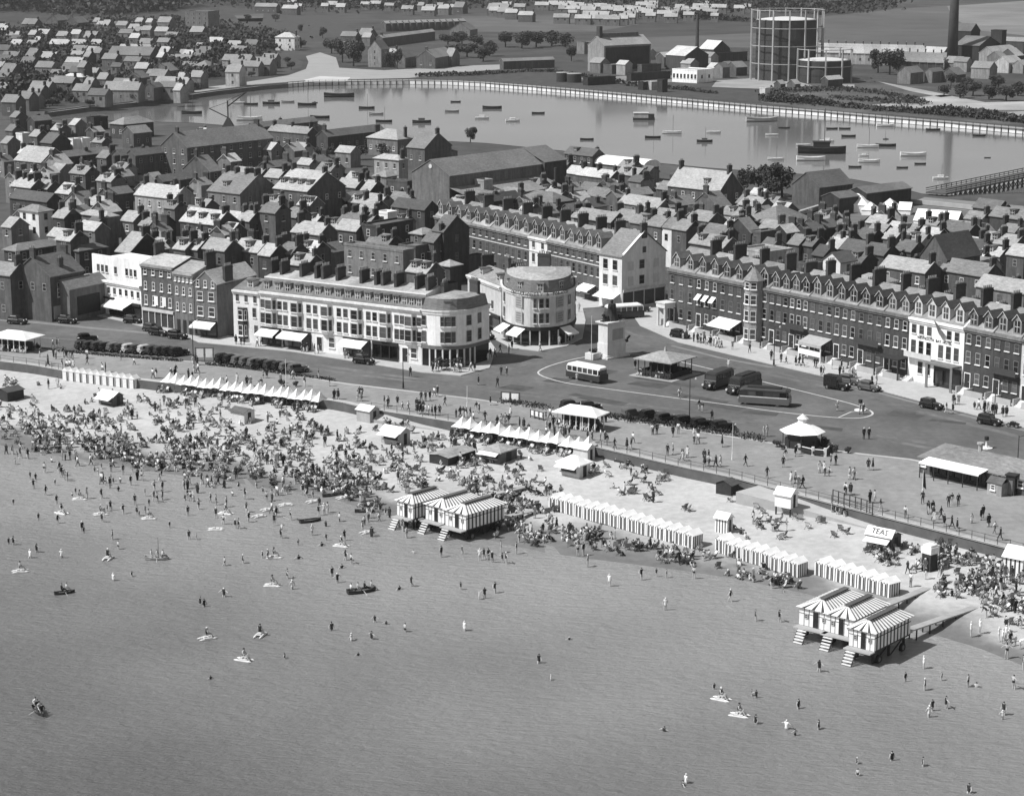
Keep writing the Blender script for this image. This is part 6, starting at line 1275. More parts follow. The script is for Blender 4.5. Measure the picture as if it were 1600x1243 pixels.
hut_row((857,795), (1083,857), 16, lambda k: f"{ORD[k]} striped beach hut of the longest row from the jetty end", 'striped huts of the longest row')
hut_row((1117,862), (1247,903), 9, lambda k: f"{ORD[k]} striped beach hut of the middle row from the striped stall", 'striped huts of the middle row')
hut_row((1272,897), (1390,934), 7, lambda k: f"{ORD[6-k]} striped beach hut of the short row from the far machines", 'striped huts of the short row')
# bathing machines
def stripes_slope(mb, a0, a1, b1, b0, n):
    """slope between eave a0-a1 and ridge b0-b1 in alternately painted strips"""
    a0, a1, b0, b1 = map(Vector, (a0, a1, b0, b1))
    for k in range(n):
        d_ = .16*(1 if k % 2 else -1); f, g = max(0, (k+d_)/n), min(1, (k+1-d_)/n); mb.poly([a0.lerp(a1, f), a0.lerp(a1, g), b0.lerp(b1, g), b0.lerp(b1, f)], k % 2)
def machine(px, py, fl, wl_, wr_, lab, grp, phi=R(-42), ladder=True):
    """near eave corner pixel; floor fl above the water; long side to the right"""
    eh = 2.05; c = G(px, py, SEA+fl+eh); s_ = scale_at(c); la = wl_/(s_*math.cos(phi)); lb = wr_/(s_*-math.sin(phi))
    t = thing('bathing_machine', lab, 'bathing machine', (c.x, c.y, SEA), phi+math.pi/2, grp); z0, z1 = fl, fl+eh
    mb = MB(); boards(mb, (0, 0), (lb, 0), z0, z1, 21); boards(mb, (lb, 0), (lb, la), z0, z1, 11); boards(mb, (lb, la), (0, la), z0, z1, 21); mb.poly([(0, la, z0), (0, 0, z0), (0, 0, z1), (0, la, z1)], 0)
    for k in range(1, 6): mb.box(-.02, 0, la*k/6-.03, la*k/6+.03, z0, z1, 1)
    mb.box(-.02, 0, 0, la, z0+1.3, z0+1.36, 1)
    mb.box(-.02, lb+.02, -.02, la+.02, z0-.15, z0, 1); mb.obj('wall', bw_, t)
    MB().box(.0, lb, -.05, -.003, z0+1.35, z0+1.42).obj('rail_moulding', dark, t)
    o = .3; r = z1+.75; A, B, C, D = (-o, -o, z1-.03), (lb+o, -o, z1-.03), (lb+o, la+o, z1-.03), (-o, la+o, z1-.03); p, q = (la*.42, la/2, r), (lb-la*.25, la/2, r)
    mb = MB(); stripes_slope(mb, A, B, q, p, 25); stripes_slope(mb, C, D, p, q, 25); stripes_slope(mb, D, A, p, p, 7); stripes_slope(mb, B, C, q, q, 7); mb.poly([D, C, B, A], 0); mb.obj('roof', bw_, t)
    MB().box(la*.42, lb-la*.25, la/2-.2, la/2+.2, r-.15, r+.08).box(la*.38, lb-la*.22, la/2-.34, la/2+.34, r+.08, r+.14).obj('ridge_vent', timber, t)
    MB().box(-1.0, -.02, -.1, la+.1, z0-.15, z0-.02).obj('platform', lightgrey, t)
    MB().box(-.05, -.022, la*.36, la*.53, z0, z0+1.75).obj('doorway', black, t)
    for y in (.17, .75): inst('window', window_mesh(.4, .5, lightgrey, True, False), t, (-.03, la*y, z0+.85), -math.pi/2)
    for x in (.5, lb*.5, lb-.6):
        for y in (.4, la-.4): MB().box(x-.11, x+.11, y-.11, y+.11, -1.0, z0-.15).obj('pile', timber_d, t)
    for x in (1.2, lb-1.3):
        for y in (.15, la-.15): o_ = inst('wheel', BUSW, t, (x, y, .35), 0, 1.05)
    MB().bar((.5, .4, -.2), (lb*.5, .4, z0-.2), .07).bar((lb*.5, .4, -.2), (lb-.6, .4, z0-.2), .07).bar((.5, .4, z0*.5), (.5, la-.4, z0*.5), .07).obj('cross_brace', timber_d, t)
    if ladder:
        y0 = la*.72
        for k in range(6): f = k/6; MB().box(-1.0-1.1*f-.2, -1.0-1.1*f, y0-.55, y0+.55, z0-.3-(z0+.2)*f, z0-.22-(z0+.2)*f).obj('step', white, t)
        for y in (y0-.58, y0+.58): MB().bar((-.95, y, z0-.15), (-2.3, y, -.7), .06).obj('stringer', timber_d, t)
    return t, la, lb
G1, G2 = 'bathing machines of the middle group', 'bathing machines of the right-hand group'
machine(645, 786, 1.4, 26, 52, 'rearmost of the striped bathing machines beside the crowd', G1)
machine(694, 793, 1.4, 30, 55, 'middle striped bathing machine of the group by the crowd', G1)
machine(728, 803, 1.4, 33, 60, 'striped bathing machine with full side in view by the crowd', G1)
machine(1296, 957, 1.5, 42, 70, 'striped bathing machine nearest the short hut row', G2, R(-40))
machine(1334, 967, 1.5, 38, 66, 'middle striped bathing machine beyond the short hut row', G2, R(-40))
machine(1367, 988, 1.55, 35, 72, 'striped bathing machine with wide gable porch and full side in view', G2, R(-40))
def gangway(a, b, za, zb, lab, wid=1.0):
    A, B = G(*a, za), G(*b, zb); u = B-A; L = math.hypot(u.x, u.y); t = thing('gangway', lab, 'gangway', (A.x, A.y, 0), math.atan2(u.y, u.x), 'gangways from the sand')
    mb = MB(); mb.poly([(0, -wid/2, za), (L, -wid/2, zb), (L, wid/2, zb), (0, wid/2, za)]); mb.poly([(0, -wid/2, za-.15), (L, -wid/2, zb-.15), (L, -wid/2, zb), (0, -wid/2, za)]); mb.obj('plank_deck', lightgrey, t)
    for k in range(1, 6):
        x = L*k/6; z = za+(zb-za)*k/6
        for y in (-wid/2+.06, wid/2-.06): MB().box(x-.06, x+.06, y-.06, y+.06, SEA-.6, z-.16).obj('leg', timber_d, t)
    return t
gangway((766,812), (858,790), SEA+1.35, SEA+.75, 'gangway from the middle machines to the hut row'); gangway((728,781), (830,757), SEA+1.2, SEA+1.0, 'plank gangway behind the middle machines into the crowd')
gangway((1372,949), (1450,917), SEA+1.4, SEA+.5, 'sloping gangway behind the short hut row'); gangway((1406,987), (1527,946), SEA+1.5, SEA+.4, 'long sloping gangway from the right-hand machines')
# canvas shelter rows on the sand
def tent_mesh(seed):
    r = random.Random(seed); mb = MB(); w_, d = 1.62, 2.7; ax = w_/2+r.uniform(-.06, .06); ap = (ax, d*.66, 2.78+r.uniform(-.08, .08)); h0 = 1.5
    C = [(0, 0, h0-.08), (w_/2, -.05, h0+.02), (w_, 0, h0-.08), (w_, d, h0+.1), (0, d, h0+.1)]
    M_ = [tuple(Vector(c).lerp(Vector(ap), .5)+Vector((0, 0, -.16))) for c in C]
    for k in range(5):
        j = (k+1) % 5; mb.poly([C[k], C[j], M_[j], M_[k]]); mb.poly([M_[k], M_[j], ap])
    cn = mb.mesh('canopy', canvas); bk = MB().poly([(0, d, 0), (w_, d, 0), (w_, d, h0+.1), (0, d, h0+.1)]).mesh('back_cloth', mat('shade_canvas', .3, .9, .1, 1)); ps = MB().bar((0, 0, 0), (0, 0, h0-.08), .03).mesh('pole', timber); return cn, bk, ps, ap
TM = [tent_mesh(k) for k in range(3)]; PK = MB().bar((0, 0, 0), (0, 0, .35), .02).mesh('pennant_pole', timber)
def tent_row(a, b, n, lab, grp, skip=()):
    A, B = sand(*a), sand(*b); u = B-A
    for k in range(n):
        if k in skip: continue
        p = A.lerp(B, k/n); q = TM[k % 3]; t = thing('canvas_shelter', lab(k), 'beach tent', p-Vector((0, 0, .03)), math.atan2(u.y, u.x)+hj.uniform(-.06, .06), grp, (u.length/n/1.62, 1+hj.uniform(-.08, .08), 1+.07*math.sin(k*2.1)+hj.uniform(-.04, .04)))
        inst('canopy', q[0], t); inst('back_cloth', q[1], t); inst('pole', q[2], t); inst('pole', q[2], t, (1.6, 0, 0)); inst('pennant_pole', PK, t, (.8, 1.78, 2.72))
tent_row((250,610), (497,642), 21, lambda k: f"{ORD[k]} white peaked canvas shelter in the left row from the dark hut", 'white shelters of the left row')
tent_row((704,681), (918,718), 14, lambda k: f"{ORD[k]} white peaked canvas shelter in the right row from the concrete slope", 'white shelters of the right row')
# tall canvas cabins at the left
cab = MB(); cab.box(0, 1.25, 0, 1.5, .02, 1.9, skip='t'); cabw = cab.mesh('cabin', mat('cabin_canvas', .7, .9, .1, 1.5))
cr_ = MB(); cr_.loft([[(-.08, -.1, 1.88), (1.33, -.1, 1.88), (.62, -.1, 2.55)], [(-.08, 1.6, 1.88), (1.33, 1.6, 1.88), (.62, 1.6, 2.55)]]); crf = cr_.mesh('roof', canvas); cdr = MB().box(.95, 1.2, -.04, -.004, .05, 1.75).mesh('curtain', timber_d)
A, B = sand(98, 594), sand(213, 608); u = B-A
for k in range(11):
    t = thing('canvas_cabin', f"{ORD[10-k]} pale canvas changing cabin from the dark round hut", 'changing cabin', A.lerp(B, k/11), math.atan2(u.y, u.x), 'changing cabins below the left promenade', .86); inst('cabin', cabw, t); inst('roof', crf, t); inst('curtain', cdr, t)
p = sand(225, 606); t = thing('round_hut', 'dark round hut between the cabins and the white shelters', 'hut', p); MB().cyl(0, 0, 1.25, -.1, 1.8, 12).obj('wall', timber_d, t); MB().cyl(0, 0, 1.4, 1.8, 2.4, 12, 0, .3).obj('roof', dark, t)
# stalls and kiosks
def stall(px, py, wl_, wr_, h, lab, wt, roofmt, rt='a', aw=True, rise=.55, lift=0, name='beach_stall', cat='stall', phi=R(-38), stripes=False):
    """near ground corner pixel on the sand"""
    c = sand(px, py); s_ = scale_at(c); la = max(1.2, wl_/(s_*math.cos(phi))); lb = max(1.2, wr_/(s_*-math.sin(phi))); t = thing(name, lab, cat, c-Vector((0, 0, .1)), phi+math.pi/2, 'stalls and kiosks on the sand')
    if stripes:
        mb = MB(); boards(mb, (0, 0), (lb, 0), lift, h, 9); boards(mb, (lb, 0), (lb, la), lift, h, 9); boards(mb, (lb, la), (0, la), lift, h, 9); boards(mb, (0, la), (0, 0), lift, h, 9); mb.obj('wall', bw_, t)
    else: MB().box(0, lb, 0, la, lift, h).obj('wall', wt, t)
    mb = MB()
    if rt == 'h': hip_roof(mb, 0, lb, 0, la, h, rise, .35)
    else: gable_roof(mb, 0, lb, 0, la, h, rise, 'y' if rt == 'a' else 'x', .25, .05)
    mb.obj('roof', roofmt, t)
    if rt == 'a' and not lift:
        for y in (0, la): MB().poly([(0, y, h), (lb, y, h), (lb/2, y, h+rise)]).obj('gable', wt, t)
    elif rt != 'h':
        gm = bw_[0] if stripes or lift else wt
        for y in ((0, la) if rt == 'a' else ()): MB().poly([(0, y, h), (lb, y, h), (lb/2, y, h+rise)]).obj('gable', gm, t)
        for x in ((0, lb) if rt == 'b' else ()): MB().poly([(x, 0, h), (x, la, h), (x, la/2, h+rise)]).obj('gable', gm, t)
    if aw:
        a = MB(); a.poly([(-.02, .1, h-.1), (-.02, la-.1, h-.1), (-1.2, la-.0, h-.55), (-1.2, 0, h-.55)]); a.obj('awning', canvas, t)
        MB().box(-.06, -.005, la*.15, la*.85, h*.42, h*.82).obj('serving_hatch', black, t); MB().box(-.35, -.01, la*.12, la*.88, h*.36, h*.41).obj('counter', lightgrey, t)
    MB().box(lb*.35, lb*.65, -.04, -.004, lift+.02, min(h-.1, lift+1.8)).obj('door', timber_d, t)
    if lift:
        for x in (.15, lb-.15):
            for y in (.15, la-.15): MB().box(x-.08, x+.08, y-.08, y+.08, -.3, lift).obj('stilt', timber_d, t)
    return t, la, lb
stall(178, 635, 28, 12, 1.7, 'white roofed beach stall with open front on the left sand', timber, canvas)
stall(382, 663, 24, 14, 1.9, 'pale hut with dark striped roof amid the left crowd', cream, roofm(3), aw=False, rise=.5)
stall(578, 661, 22, 14, 2.0, 'white roofed hut under the sea wall above the crowd', lightgrey, canvas, aw=False)
stall(626, 697, 32, 14, 2.1, 'white roofed stall with side awning in the middle of the crowd', lightgrey, canvas)
stall(782, 725, 30, 26, 1.9, 'grey roofed kiosk with white awnings before the right tents', timber, roofm(6), rt='h')
stall(905, 748, 32, 18, 2.1, 'large white roofed refreshment stall by the right tents', cream, canvas, rt='h', rise=.9)
stall(918, 722, 22, 12, 2.0, 'white roofed hut at the end of the right tents', cream, canvas, aw=False)
stall(1235, 808, 23, 13, 3.0, 'white roofed hut raised on stilts beside the ramp', white, canvas, aw=False, rise=.7, lift=1.2)
stall(1136, 834, 18, 10, 2.1, 'small striped stall between the longest and middle hut rows', white, canvas, aw=False, stripes=True)
stall(1597, 902, 26, 22, 2.4, 'striped tent at the right edge of the beach', white, canvas, aw=False, stripes=True, rise=1.0)
t, la, lb = stall(1392, 862, 34, 20, 1.75, 'tea kiosk with white TEAS signboard on the right sand', timber, roofm(4), aw=True)
sg = MB(); sg.poly([(-.3, -.2, 1.8), (-.3, la+.2, 1.8), (.6, la+.2, 2.75), (.6, -.2, 2.75)]); sg.poly([(-.26, -.2, 1.76), (-.26, la+.2, 1.76), (.64, la+.2, 2.71), (.64, -.2, 2.71)]); s_o = sg.obj('signboard', white, t)
o = inst('lettering', text_mesh('TEAS', 1.0, .02, dark), s_o, (.12, la/2, 2.31)); o.rotation_euler = (math.atan2(.95, .9), 0, -math.pi/2)
p = sand(1452, 890); t = thing('tower_kiosk', 'tall narrow dark kiosk with white cap on the sand', 'kiosk', p-Vector((0, 0, .1)), R(40)); MB().box(-.65, .65, -.65, .65, 0, 2.2).obj('cabin', timber_d, t); mb = MB(); mb.box(-.75, .75, -.75, .75, 2.2, 3.0); mb.box(-.6, .6, -.6, .6, 3.0, 3.25); mb.obj('cap', white, t); MB().box(-.68, -.65, -.35, .35, .1, 1.8).obj('door', black, t)
stall(700, 728, 30, 42, 1.3, 'low dark boat-shaped stall with sloping grey cover amid the crowd', timber_d, roofm(6), rt='b', aw=False, rise=.25)
stall(1142, 775, 22, 14, 1.6, 'dark canvas covered stall at the foot of the ramp', timber_d, roofm(3), rt='b', aw=False, rise=.5)
stall(1180, 768, 22, 14, 2.0, 'dark canvas booth leaning on the sea wall by the ramp', timber_d, roofm(2), rt='b', aw=False, rise=.5)
stall(12, 628, 24, 20, 1.7, 'dark open stall on the far left sand', timber_d, roofm(2), rt='b', aw=False, rise=.4)
# concrete ramp and steps
mb = MB(); up = [(1185,758,-.02),(1235,771,-.3),(1279,784,-.6),(1330,797,-.95),(1385,812,-1.3)]; lo = [(1150,768,-.02),(1200,781,-.3),(1245,793,-.6),(1300,808,-.95),(1362,826,-1.3)]
U = [G(x, y, z) for x, y, z in up]; Lw = [G(x, y, z) for x, y, z in lo]
for i in range(4): mb.poly([Lw[i], Lw[i+1], U[i+1], U[i]]); mb.poly([(Lw[i].x, Lw[i].y, -2.6), (Lw[i+1].x, Lw[i+1].y, -2.6), Lw[i+1], Lw[i]], 1)
mb.poly([(U[0].x, U[0].y, -2.6), (Lw[0].x, Lw[0].y, -2.6), Lw[0], U[0]], 1)
structure(mb.obj('slipway', [pavem, concrete]))
mb = MB(); up = [(585,645,-.3),(640,653,-.6),(700,663,-1.0),(760,674,-1.4)]; lo = [(580,655,-.9),(640,664,-1.1),(690,673,-1.35),(740,682,-1.7)]
U = [G(x, y, z) for x, y, z in up]; Lw = [G(x, y, z) for x, y, z in lo]
for i in range(3): mb.poly([Lw[i], Lw[i+1], U[i+1], U[i]]); mb.poly([(Lw[i].x, Lw[i].y, -2.6), (Lw[i+1].x, Lw[i+1].y, -2.6), Lw[i+1], Lw[i]], 1)
structure(mb.obj('slipway', [pavem, concrete]))
p = sand(965, 723); t = thing('beach_steps', 'flight of dark steps from the promenade down to the sand', 'steps', (p.x, p.y, -1.6), R(-35))
for k in range(7): MB().box(-.8, .8, .3*k, .3*k+.3, 0, .24*(k+1)).obj('step', timber_d if k % 2 else concrete, t)
# ================================================================ PEOPLE, DECK CHAIRS, BOATS ON THE SEA
import numpy as np
def pose(kind):
    """joints, links (a, b, category) and radii of one figure, facing -y"""
    J = {'pel': (0, 0, .93, .14), 'wai': (0, 0, 1.1, .125), 'che': (0, 0, 1.3, .155), 'nec': (0, 0, 1.47, .055), 'hea': (0, -.015, 1.59, .09), 'top': (0, .0, 1.70, .08)}
    for s_, n in ((-1, 'l'), (1, 'r')):
        J['sh'+n] = (.18*s_, 0, 1.4, .07); J['el'+n] = (.25*s_, .03, 1.13, .048); J['ha'+n] = (.25*s_, -.08, .88, .042)
        J['hi'+n] = (.095*s_, 0, .86, .098); J['kn'+n] = (.1*s_, -.02, .48, .062); J['an'+n] = (.1*s_, .02, .08, .042); J['to'+n] = (.11*s_, -.13, .035, .035)
    def mv(**k):
        for n, v in k.items(): J[n] = (*v, J[n][3])
    if kind == 'walk': mv(knl=(-.1, -.2, .5), anl=(-.1, -.3, .1), tol=(-.1, -.45, .05), knr=(.1, .06, .48), anr=(.1, .3, .12), tor=(.1, .2, .03), ell=(-.25, .12, 1.14), hal=(-.25, .16, .9), elr=(.25, -.08, 1.14), har=(.24, -.26, .95))
    if kind == 'wade': mv(ell=(-.42, -.05, 1.25), hal=(-.55, -.2, 1.1), elr=(.42, -.02, 1.28), har=(.6, -.1, 1.2), knl=(-.13, -.12, .5), anl=(-.14, -.05, .08), tol=(-.15, -.2, .035))
    if kind == 'bend': mv(wai=(0, -.1, 1.02), che=(0, -.32, 1.08), nec=(0, -.48, 1.08), hea=(0, -.58, 1.06), top=(0, -.68, 1.02), shl=(-.18, -.4, 1.08), shr=(.18, -.4, 1.08), ell=(-.2, -.42, .8), hal=(-.15, -.5, .55), elr=(.2, -.42, .8), har=(.15, -.5, .55))
    if kind in ('sit', 'row'):
        b = .34 if kind == 'sit' else .38; lean = .22 if kind == 'sit' else -.05
        mv(pel=(0, .1, b), wai=(0, .1+lean*.4, b+.2), che=(0, .1+lean, b+.42), nec=(0, .1+lean*1.25, b+.6), hea=(0, .08+lean*1.2, b+.72), top=(0, .09+lean*1.25, b+.83), hil=(-.1, .02, b), hir=(.1, .02, b), knl=(-.12, -.38, b+.1), knr=(.12, -.38, b+.1), anl=(-.12, -.62, .06), anr=(.12, -.62, .06), tol=(-.12, -.76, .05), tor=(.12, -.76, .05), shl=(-.18, .1+lean*1.1, b+.53), shr=(.18, .1+lean*1.1, b+.53), ell=(-.25, .02+lean*.5, b+.3), elr=(.25, .02+lean*.5, b+.3), hal=(-.2, -.2, b+.22), har=(.2, -.2, b+.22))
    if kind == 'squat': mv(pel=(0, .1, .15), wai=(0, .12, .34), che=(0, .08, .54), nec=(0, .04, .70), hea=(0, 0, .81), top=(0, .01, .92), hil=(-.1, .05, .15), hir=(.1, .05, .15), knl=(-.14, -.3, .42), knr=(.14, -.3, .42), anl=(-.13, -.48, .06), anr=(.13, -.48, .06), tol=(-.13, -.62, .04), tor=(.13, -.62, .04), shl=(-.18, .06, .63), shr=(.18, .06, .63), ell=(-.24, -.08, .42), elr=(.24, -.08, .42), hal=(-.14, -.3, .44), har=(.14, -.3, .44))
    Lk = [('pel', 'wai', 'pelvis'), ('wai', 'che', 'torso'), ('che', 'nec', 'torso'), ('nec', 'hea', 'head'), ('hea', 'top', 'hair')]
    for n in 'lr': Lk += [('che', 'sh'+n, 'torso'), ('sh'+n, 'el'+n, 'uarm'), ('el'+n, 'ha'+n, 'farm'), ('pel', 'hi'+n, 'pelvis'), ('hi'+n, 'kn'+n, 'thigh'), ('kn'+n, 'an'+n, 'shin'), ('an'+n, 'to'+n, 'foot')]
    if kind == 'dress': J['sk'] = (0, 0, .55, .19); J['pel'] = (0, 0, .93, .17); Lk.append(('pel', 'sk', 'thigh'))
    return J, Lk
def body(kind, sub):
    J, Lk = pose(kind); names = list(J); me = bpy.data.meshes.new('skel'); me.from_pydata([J[n][:3] for n in names], [(names.index(a), names.index(b)) for a, b, c in Lk], [])
    o = bpy.data.objects.new('skel', me); COL.objects.link(o); m = o.modifiers.new('s', 'SKIN'); m.use_smooth_shade = True
    for i, n in enumerate(names):
        r = J[n][3]; me.skin_vertices[0].data[i].radius = (r, r*(.8 if n in ('che', 'wai', 'pel') else 1)); me.skin_vertices[0].data[i].use_root = (n == 'pel')
    if sub: q = o.modifiers.new('u', 'SUBSURF'); q.levels = sub; q.render_levels = sub
    dg = bpy.context.evaluated_depsgraph_get(); out = bpy.data.meshes.new_from_object(o.evaluated_get(dg)); bpy.data.objects.remove(o)
    cats = []
    for p in out.polygons:
        c = p.center; best = None
        for a, b, k in Lk:
            A, B = Vector(J[a][:3]), Vector(J[b][:3]); d = B-A; t_ = max(0, min(1, (c-A).dot(d)/max(d.length_squared, 1e-9))); q = (c-(A+d*t_)).length-.6*(J[a][3]*(1-t_)+J[b][3]*t_)
            if best is None or q < best[0]: best = (q, k)
        cats.append(best[1])
    return out, cats
cl_d = mat('dark_cloth', .028, .9, .2, 3, .3); cl_m = mat('grey_cloth', .14, .9, .2, 3, .35); cl_l = mat('pale_cloth', .5, .9, .1, 3, .2); cl_w = mat('white_cloth', .75, .9, .06, 3)
CM = [skin, hair, cl_d, cl_m, cl_l, cl_w]
DRESS = {'suit': dict(pelvis=2, torso=2, uarm=2, farm=2, thigh=2, shin=2, foot=2, head=0, hair=1), 'shirt': dict(pelvis=3, torso=5, uarm=5, farm=0, thigh=3, shin=3, foot=2, head=0, hair=1), 'flannels': dict(pelvis=4, torso=2, uarm=2, farm=2, thigh=4, shin=4, foot=2, head=0, hair=1),
 'frock': dict(pelvis=4, torso=4, uarm=4, farm=0, thigh=4, shin=0, foot=2, head=0, hair=1), 'coat': dict(pelvis=2, torso=2, uarm=2, farm=2, thigh=2, shin=0, foot=2, head=0, hair=2), 'greyfrock': dict(pelvis=3, torso=3, uarm=3, farm=0, thigh=3, shin=0, foot=2, head=0, hair=5),
 'swim': dict(pelvis=2, torso=2, uarm=0, farm=0, thigh=0, shin=0, foot=0, head=0, hair=1), 'trunks': dict(pelvis=2, torso=0, uarm=0, farm=0, thigh=0, shin=0, foot=0, head=0, hair=1), 'whiteswim': dict(pelvis=5, torso=5, uarm=0, farm=0, thigh=0, shin=0, foot=0, head=0, hair=5), 'capswim': dict(pelvis=2, torso=2, uarm=0, farm=0, thigh=0, shin=0, foot=0, head=0, hair=5), 'sailor': dict(pelvis=2, torso=2, uarm=2, farm=2, thigh=2, shin=2, foot=2, head=0, hair=5)}
WORDS = {'suit': 'in a dark suit', 'shirt': 'in a white shirt and grey trousers', 'flannels': 'in a dark jacket and pale trousers', 'frock': 'in a pale frock', 'coat': 'in a dark coat', 'greyfrock': 'in a grey frock and white hat', 'swim': 'in a dark swimsuit', 'trunks': 'in dark swimming trunks', 'whiteswim': 'in a white swimsuit and cap', 'capswim': 'in a dark swimsuit and white cap', 'sailor': 'in dark uniform with a white cap'}
BOD = {}; PM = {}
def pmesh(kind, dr, sub=1):
    if (kind, dr, sub) in PM: return PM[(kind, dr, sub)]
    if (kind, sub) not in BOD: BOD[(kind, sub)] = body(kind, sub)
    b, c = BOD[(kind, sub)]; me = b.copy(); me.name = 'person'; me.materials.clear()
    for m in CM: me.materials.append(m)
    me.polygons.foreach_set('material_index', [DRESS[dr][k] for k in c]); PM[(kind, dr, sub)] = me; return me
pr = random.Random(11); NP = 0
def person(p, kind, dr, lab, grp, sc=None, rz=None, dz=0):
    global NP; NP += 1
    o = inst('person', pmesh(kind, dr), None, (p[0], p[1], p[2]+dz), pr.uniform(0, 6.28) if rz is None else rz, sc or pr.uniform(.94, 1.05)); tag(o, lab, 'person', grp); return o
VERB = {'stand': 'standing', 'walk': 'walking', 'wade': 'wading with arms out', 'bend': 'bending down', 'dress': 'standing', 'sit': 'sitting', 'squat': 'crouching', 'row': 'sitting'}
KP = 2.963
def at_sea(ox, oy, L_):
    for q in L_:
        x, y = q[:2]; c = q[2] if len(q) > 2 else ''
        px, py = ox+x/KP, oy+y/KP; pt, wet = S(px, py)
        kind = pr.choice(['stand', 'wade', 'walk', 'stand', 'bend'] if not wet else ['stand', 'wade', 'stand', 'walk', 'wade'])
        dr = 'whiteswim' if c == 'w' else pr.choice(['swim', 'swim', 'trunks', 'capswim', 'swim'])
        # water deepens away from the sand: the sea hides the legs
        shore = lerp_line(SHORE, px); deep = 0 if not wet else min(.75, .08+max(0, py-shore)*.0032)
        if c == 'h': deep = 1.15; kind = 'wade'
        child = pr.random() < .3; sc = pr.uniform(.62, .8) if child else pr.uniform(.95, 1.08)
        where = 'out at sea' if c == 'h' else ('in the sea' if wet else 'at the water edge')
        person(pt, kind, dr, f"{'child' if child else 'bather'} {WORDS[dr]} {VERB[kind].split(' with')[0] if c != 'h' else 'swimming'} {where}", 'bathers in the sea and at its edge', sc, None, -deep*sc)
at_sea(0, 640, [(95,225),(140,320),(155,365),(275,290),(285,310),(300,325),(312,330),(255,350),(212,395),(262,435),(62,440),(178,510),(267,525),(335,410),(350,390),(470,410),(472,520),(490,350),(515,330),(525,345),(570,300),(605,350),(625,440),(570,480),(497,470),(512,465),(482,480),(635,490),(645,495),(673,400),(672,480),(690,445),(715,375),(752,380),(715,425),(728,430),(785,545),(870,490),(882,425),(895,425,'w'),(875,600),(910,600),(920,460),(975,430),(1000,440),(1000,500),(1048,450),(1035,530),(1090,550),(1105,550),(1135,415),(1235,425),(1152,520),(1345,510),(1300,595),(1305,560,'w'),(1380,625),(1445,580,'w'),(1475,490),(1500,485,'w'),(40,620),(62,625),(170,660),(140,685,'w'),(285,685,'w'),(380,560),(388,570),(520,600),(548,645),(1040,720),(1125,710),(1215,685),(1240,690),(1383,690,'h'),(1330,780),(1353,830,'w'),(1537,770),(1562,800),(525,790,'w'),(610,770),(1037,865),(928,900),(945,910),(1535,1020),(1318,1150),(1490,630,'h'),(1510,605),(1595,605),(975,1245,'h')])
at_sea(530, 860, [(30,45),(55,60),(12,80,'h'),(278,180,'h'),(335,165),(563,180),(648,225,'w'),(673,220),(720,195),(165,330),(218,340,'h'),(305,375),(57,415,'w'),(150,410),(88,485,'h'),(580,370,'w'),(925,520),(980,598,'w'),(1065,412,'h'),(1250,165,'w'),(1398,135),(1468,120),(1515,125),(1150,75),(1510,275,'w'),(1505,835,'h'),(1590,1085,'h'),(650,45,'w'),(670,40),(690,45),(708,55),(755,55),(772,60),(748,10),(472,30),(570,15),(345,10,'h'),(1105,25),(1130,25),(820,15)])
at_sea(1060, 860, [(72,130),(240,235),(357,325),(467,330),(432,175),(485,190,'h'),(652,560),(165,640),(340,670),(360,680),(555,730),(358,800),(500,825,'w'),(540,855),(648,825),(1050,605),(1140,645),(1218,600),(1135,545,'w'),(1340,630),(1380,630,'h'),(1550,640),(1505,760),(1500,780,'w'),(1175,740),(1160,770,'w'),(1238,730),(988,970),(827,985),(830,1040),(1132,995),(1345,1120),(35,1075,'w'),(1595,550),(1425,310),(1515,380),(1395,385,'w'),(1353,400,'w'),(1482,420,'w'),(1500,430,'w'),(1515,415,'w'),(1530,425,'w'),(1535,445),(1560,440,'w'),(1580,455,'w'),(1520,500),(1585,360),(1210,120),(1245,80)])
def ashore(ox, oy, L_, z, where, grp):
    for x, y in L_:
        px, py = ox+x/KP, oy+y/KP; p = sand(px, py) if z == 'sand' else G(px, py, z)
        dr = pr.choice(['suit', 'suit', 'shirt', 'flannels', 'frock', 'coat', 'greyfrock', 'suit', 'coat']); kind = 'dress' if dr in ('frock', 'coat', 'greyfrock') else pr.choice(['walk', 'stand', 'walk'])
        if z == 'sand' and dr in ('suit', 'coat') and pr.random() < .5: dr, kind = 'swim', 'stand'
        person(p, kind, dr, f"person {WORDS[dr]} {VERB[kind]} {where}", grp, None, None, .0)
ashore(530, 340, [(645,775),(733,785),(750,730),(775,735),(785,630),(800,610),(1100,760),(930,620),(1575,835),(1370,700)], ROAD+.02, 'in the road near the statue', 'people crossing the road')
ashore(530, 340, [(330,735),(435,715),(460,710),(475,700),(550,700),(562,702),(1110,435),(655,640),(680,655),(700,650),(720,645),(745,625),(690,670),(910,585),(950,590),(1060,580),(1020,590)], 0, 'outside the corner shops', 'people on the shop pavements')
ashore(530, 340, [(270,870),(225,880),(320,895),(490,870),(380,850),(400,850),(420,845),(440,830),(455,825),(95,830),(105,830),(372,910),(387,912),(400,912),(415,915),(430,915),(445,915),(465,915),(575,925),(635,900),(648,905),(700,868),(675,945),(785,955),(960,985),(975,990),(1040,1010),(1065,1010),(1150,1030),(1170,1040),(1210,1030),(1230,1040),(1275,1070),(1360,1045),(1450,1005),(1545,1015),(1570,1000),(1520,1100),(1545,1095),(1340,950),(1330,945)], 0, 'on the promenade by the right shelter', 'people strolling by the right shelter')
ashore(1060, 340, [(735,895),(840,910),(855,910),(232,700),(8,830)], ROAD+.02, 'in the road by the coaches', 'people crossing the road')
